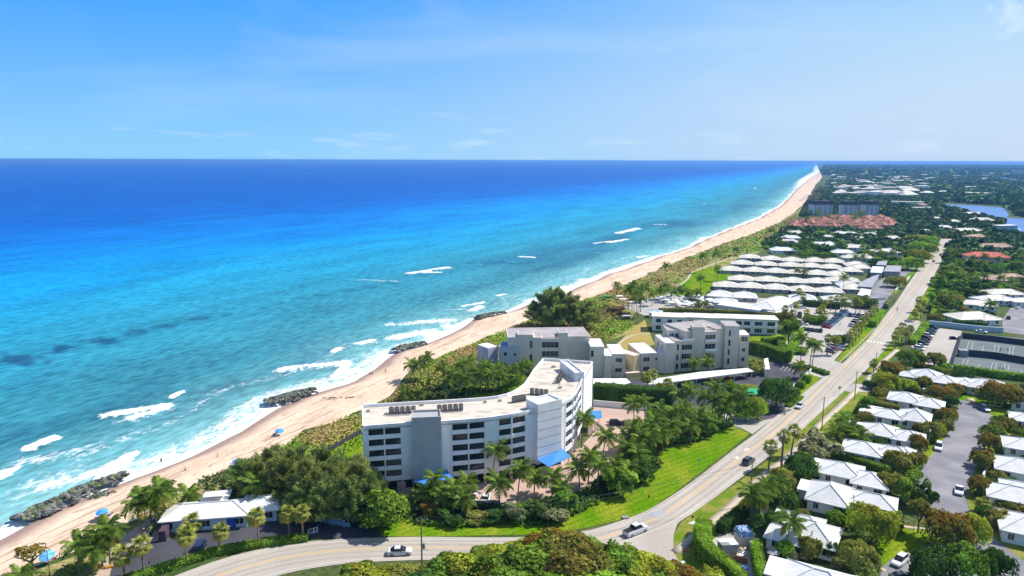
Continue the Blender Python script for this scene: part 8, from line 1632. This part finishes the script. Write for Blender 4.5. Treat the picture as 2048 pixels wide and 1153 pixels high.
# lot furniture : white picket fences by the beach house
def picket(px, h, label, z=0):
    line = GA(px); b = line[0]; t = empty('white_railing', (*b, z), 0, label, 'railing'); rl = [tuple(np.array(p)-np.array(b)) for p in line]
    for i in range(len(rl)-1):
        a_ = np.array(rl[i]); c_ = np.array(rl[i+1]); l = np.linalg.norm(c_-a_); d = (c_-a_)/l
        for zz in (.25, h*.5, h): MB().tube([(*a_, zz), (*c_, zz)], [.06, .06], 4).build('rail', STUCCO_W, t)
        for k in range(int(l/1.2)+1): p = a_+d*min(l, k*1.2); MB().obox(tuple(p), .13, .13, h+.06).build('post', STUCCO_W, t)
picket([(643, 1046), (668, 1051), (689, 1055), (697, 1049), (708, 1044)], 1.6, 'white railing with blue panels in front of the pine grove')
picket([(617, 1071), (635, 1066), (636, 1062)], 1.3, 'short white railing at the exit of the left lot'); sheet('patio', [(640, 1046), (692, 1056), (712, 1043), (700, 1030), (650, 1030)], .07, MULCH)
x, y = G(665, 1052); tag(MB().obox((0, 0), 9, .1, 1.0, hdg(643, 1046, 689, 1055), .35).build('blue_panel', pmat('blue_board', (.16, .30, .45)), loc=(x, y+.15, 0)), 'blue board behind the white railing of the pine grove patio', 'panel')
x, y = G(165, 1133); 
for k, (u, v, c) in enumerate(((219, 1136, (.6, .30, .06)), (276, 1108, (.6, .28, .05)), (266, 1106, (.5, .22, .04)))):
    x, y = G(u, v); tag(MB().tube([(-1.4, 0, .25), (-.6, 0, .18), (.6, 0, .18), (1.4, 0, .25)], [.05, .33, .33, .05], 8).build('kayak', CLOTH, loc=(x, y, .1), rot=(0, 0, .4+k), color=(*c, 1)), ['orange kayak lying on the sand path between palms', 'orange kayak at the corner of the left lot', 'second orange kayak at the corner of the left lot'][k], 'kayak')

# service yard at the bottom : shed, tarp covered crate, rubble, bins
x, y = G(1456, 1108); t = empty('shed', (x, y, 0), .12, 'small grey white shed with a two part flat roof in the service yard', 'shed')
MB().box(-1.9, -1.1, 0, 1.5, 1.1, 2.6).build('wall', WALLG, t); MB().box(-2.0, -1.25, 2.6, 1.6, 1.2, 2.75).build('roof', WHITE_ROOF, t); MB().box(-2.0, -1.3, 2.75, -.1, -.1, 2.80).build('roof_strip', METAL, t); MB().box(.3, -1.13, .1, 1.1, -1.08, 2.0).build('door', METAL, t)
x, y = G(1486, 1088); t = empty('covered_tank', (x, y, 0), .1, 'beige tank box with a crumpled blue tarp over its top', 'tank'); MB().box(-1.5, -1.3, 0, 1.5, 1.3, 3.1).build('body', CREAM, t)
bm = bmesh.new(); bmesh.ops.create_grid(bm, x_segments=10, y_segments=10, size=1.65); rg2 = random.Random(2)
for v_ in bm.verts: e_ = max(abs(v_.co.x), abs(v_.co.y)); v_.co.z = 3.45+rg2.uniform(-.12, .15)-(1.0 if e_ > 1.5 else 0)+.35*(1-e_/1.65)
me = bpy.data.meshes.new('tarp'); bm.to_mesh(me); bm.free(); me.materials.append(TARP); mobj('tarp', me, t)
sheet('yard_ground', [(1420, 1085), (1440, 1068), (1500, 1060), (1512, 1100), (1520, 1160), (1530, 1185), (1485, 1185), (1445, 1145), (1422, 1118)], .05, LOT)
wall_line('yard_wall', [(1499, 1095), (1506, 1120), (1515, 1150), (1520, 1175)], .4, 1.8, WALLG, 'grey wall along the right side of the service yard'); wall_line('yard_fence', [(1430, 1120), (1460, 1124), (1494, 1129)], .12, 1.5, pmat('brown_fence', (.20, .12, .08)), 'brown board fence below the grey shed', 'fence')
for k, (u, v, c, m_) in enumerate(((1461, 1142, 'yellow bin lying left of the blue ones', YELP), (1469, 1142, 'second yellow bin touching the blue ones', YELP), (1479, 1143, 'blue bin with a rounded lid in the service yard', BLUEP), (1489, 1146, 'larger dark blue bin at the right of the service yard', BLUEP), (1479, 1150, 'small blue bin below the others', BLUEP))):
    x, y = G(u, v); t = empty('bin', (x, y, .05), .2*k, c, 'bin', 'bins in the service yard'); MB().add([(-.35, -.35, 0), (.35, -.35, 0), (.35, .35, 0), (-.35, .35, 0), (-.42, -.42, 1.0), (.42, -.42, 1.0), (.42, .42, 1.0), (-.42, .42, 1.0)], [(3, 2, 1, 0), (0, 1, 5, 4), (1, 2, 6, 5), (2, 3, 7, 6), (3, 0, 4, 7)]).build('body', m_, t); MB().prism([(-.45, -.45), (.45, -.45), (.45, .45), (-.45, .45)], 1.0, 1.12).build('lid', m_, t)
for k in range(16):
    u = random.uniform(1470, 1492); v = random.uniform(1100, 1122); x, y = G(u, v); tag(MB().obox((0, 0), random.uniform(.3, 1.1), random.uniform(.3, .7), random.uniform(.2, .8), random.random()).build('crate', random.choice([WOODP, CREAM, TAN_TILE, STUCCO]), loc=(x, y, .05)), '%s crate or board piled in the rubble of the service yard' % ['small', 'pale', 'brown', 'flat'][k % 4], 'crate', 'rubble in the service yard')
x, y = G(1546, 1122); t = empty('patio_umbrella', (x, y, 0), .2, 'closed looking silver patio umbrella beside the nearest cottage', 'patio umbrella'); MB().tube([(0, 0, 0), (0, 0, 2.0)], [.04, .04], 5).build('pole', METAL, t); MB().add([(0, 0, 2.5)]+[(1.5*math.cos(a*math.pi/4), 1.2*math.sin(a*math.pi/4), 1.95) for a in range(8)], [(0, 1+a, 1+(a+1) % 8) for a in range(8)]).build('canopy', METAL, t)
# garden bench & gate posts, boats on the lagoon
for k, (u, v) in enumerate(((2012, 462), (2022, 460), (2035, 463))):
    x, y = G(u, v); t = empty('motor_boat', (x, y, .1), .3*k, ['left', 'middle', 'right'][k]+' white motor boat moored at the lagoon docks', 'boat', 'boats at the lagoon docks'); MB().add([(-5, -1.5, 0), (3, -1.5, 0), (5.5, 0, .3), (3, 1.5, 0), (-5, 1.5, 0), (-5, -1.8, 1.4), (3, -1.8, 1.5), (6.5, 0, 1.9), (3, 1.8, 1.5), (-5, 1.8, 1.4)], [(4, 3, 2, 1, 0), (0, 1, 6, 5), (1, 2, 7, 6), (2, 3, 8, 7), (3, 4, 9, 8), (4, 0, 5, 9), (5, 6, 7, 8, 9)]).build('hull', STUCCO_W, t); MB().box(-2, -1.1, 1.4, 1.8, 1.1, 3.0).build('cabin', STUCCO_W, t)
wall_line('dock', [(1995, 466), (2060, 469)], 3, .7, WOODP, 'low timber dock along the lagoon by the boats', 'dock')
x, y = G(613, 348.5, -3); t = empty('sailboat', (x, y, -3), .5, 'tiny white boat far out on the dark blue sea', 'boat'); MB().add([(-6, -1.6, 0), (4, -1.6, 0), (7, 0, .3), (4, 1.6, 0), (-6, 1.6, 0), (-6, -2, 1.6), (4, -2, 1.7), (8, 0, 2.2), (4, 2, 1.7), (-6, 2, 1.6)], [(4, 3, 2, 1, 0), (0, 1, 6, 5), (1, 2, 7, 6), (2, 3, 8, 7), (3, 4, 9, 8), (4, 0, 5, 9), (5, 6, 7, 8, 9)]).build('hull', STUCCO_W, t); MB().box(-3, -1.2, 1.6, 2, 1.2, 4.2).build('cabin', STUCCO_W, t)
# seaplane-like white bird high in the sky
zb_ = 126.0; r_ = cF+(632-1024)/FPX*cR-(205-576.5)/FPX*cU; tt = (zb_-CAMZ)/r_[2]; p = r_*tt
t = empty('seagull', (p[0], p[1], zb_), .3, 'small white bird gliding in the sky above the sea', 'bird')
sc_g = tt/FPX*8/1.5
mb = MB().tube([(-.32, 0, 0), (-.1, 0, .02), (.15, 0, .03), (.30, 0, .02), (.38, 0, 0)], [.02, .07, .07, .04, .01], 6).build('body', STUCCO_W, t)
for s in (-1, 1): MB().add([(.12, s*.05, .04), (-.08, s*.05, .04), (-.12, s*.40, .16), (.05, s*.42, .17), (-.16, s*.75, .08)], [(0, 1, 2, 3), (3, 2, 4)]).build('wing', STUCCO_W, t)
t.scale = (sc_g,)*3
# chaises / satellite bits on the white cottage roofs : one small vent pipe each
for o in [o for o in bpy.data.objects if o.name.startswith('cottage') and o.parent is None][:12]:
    MB().tube([(1.5, -2.2, 4.0), (1.5, -2.2, 4.9)], [.12, .12], 6).build('vent_pipe', METAL, o)

# palms standing between the red roofs
for k in range(14):
    u = random.uniform(1595, 1785); v = random.uniform(436, 456); palm(u, v-13, u, v, 'coconut', label='dark palm rising between the red tiled townhouses', group='palms between the red roofs', parts=False, hh=random.uniform(9, 12))
# things that still read alike are told apart by their distance
same = {}
for o in bpy.data.objects:
    if o.parent is None and o.get('label'): same.setdefault(o['label'], []).append(o)
for lb, os_ in same.items():
    if len(os_) < 2: continue
    os_.sort(key=lambda o: math.hypot(o.location.x, o.location.y))
    for k, o in enumerate(os_[:20]): o['label'] = ('nearest ' if k == 0 else ORD[k]+' nearest ')+lb
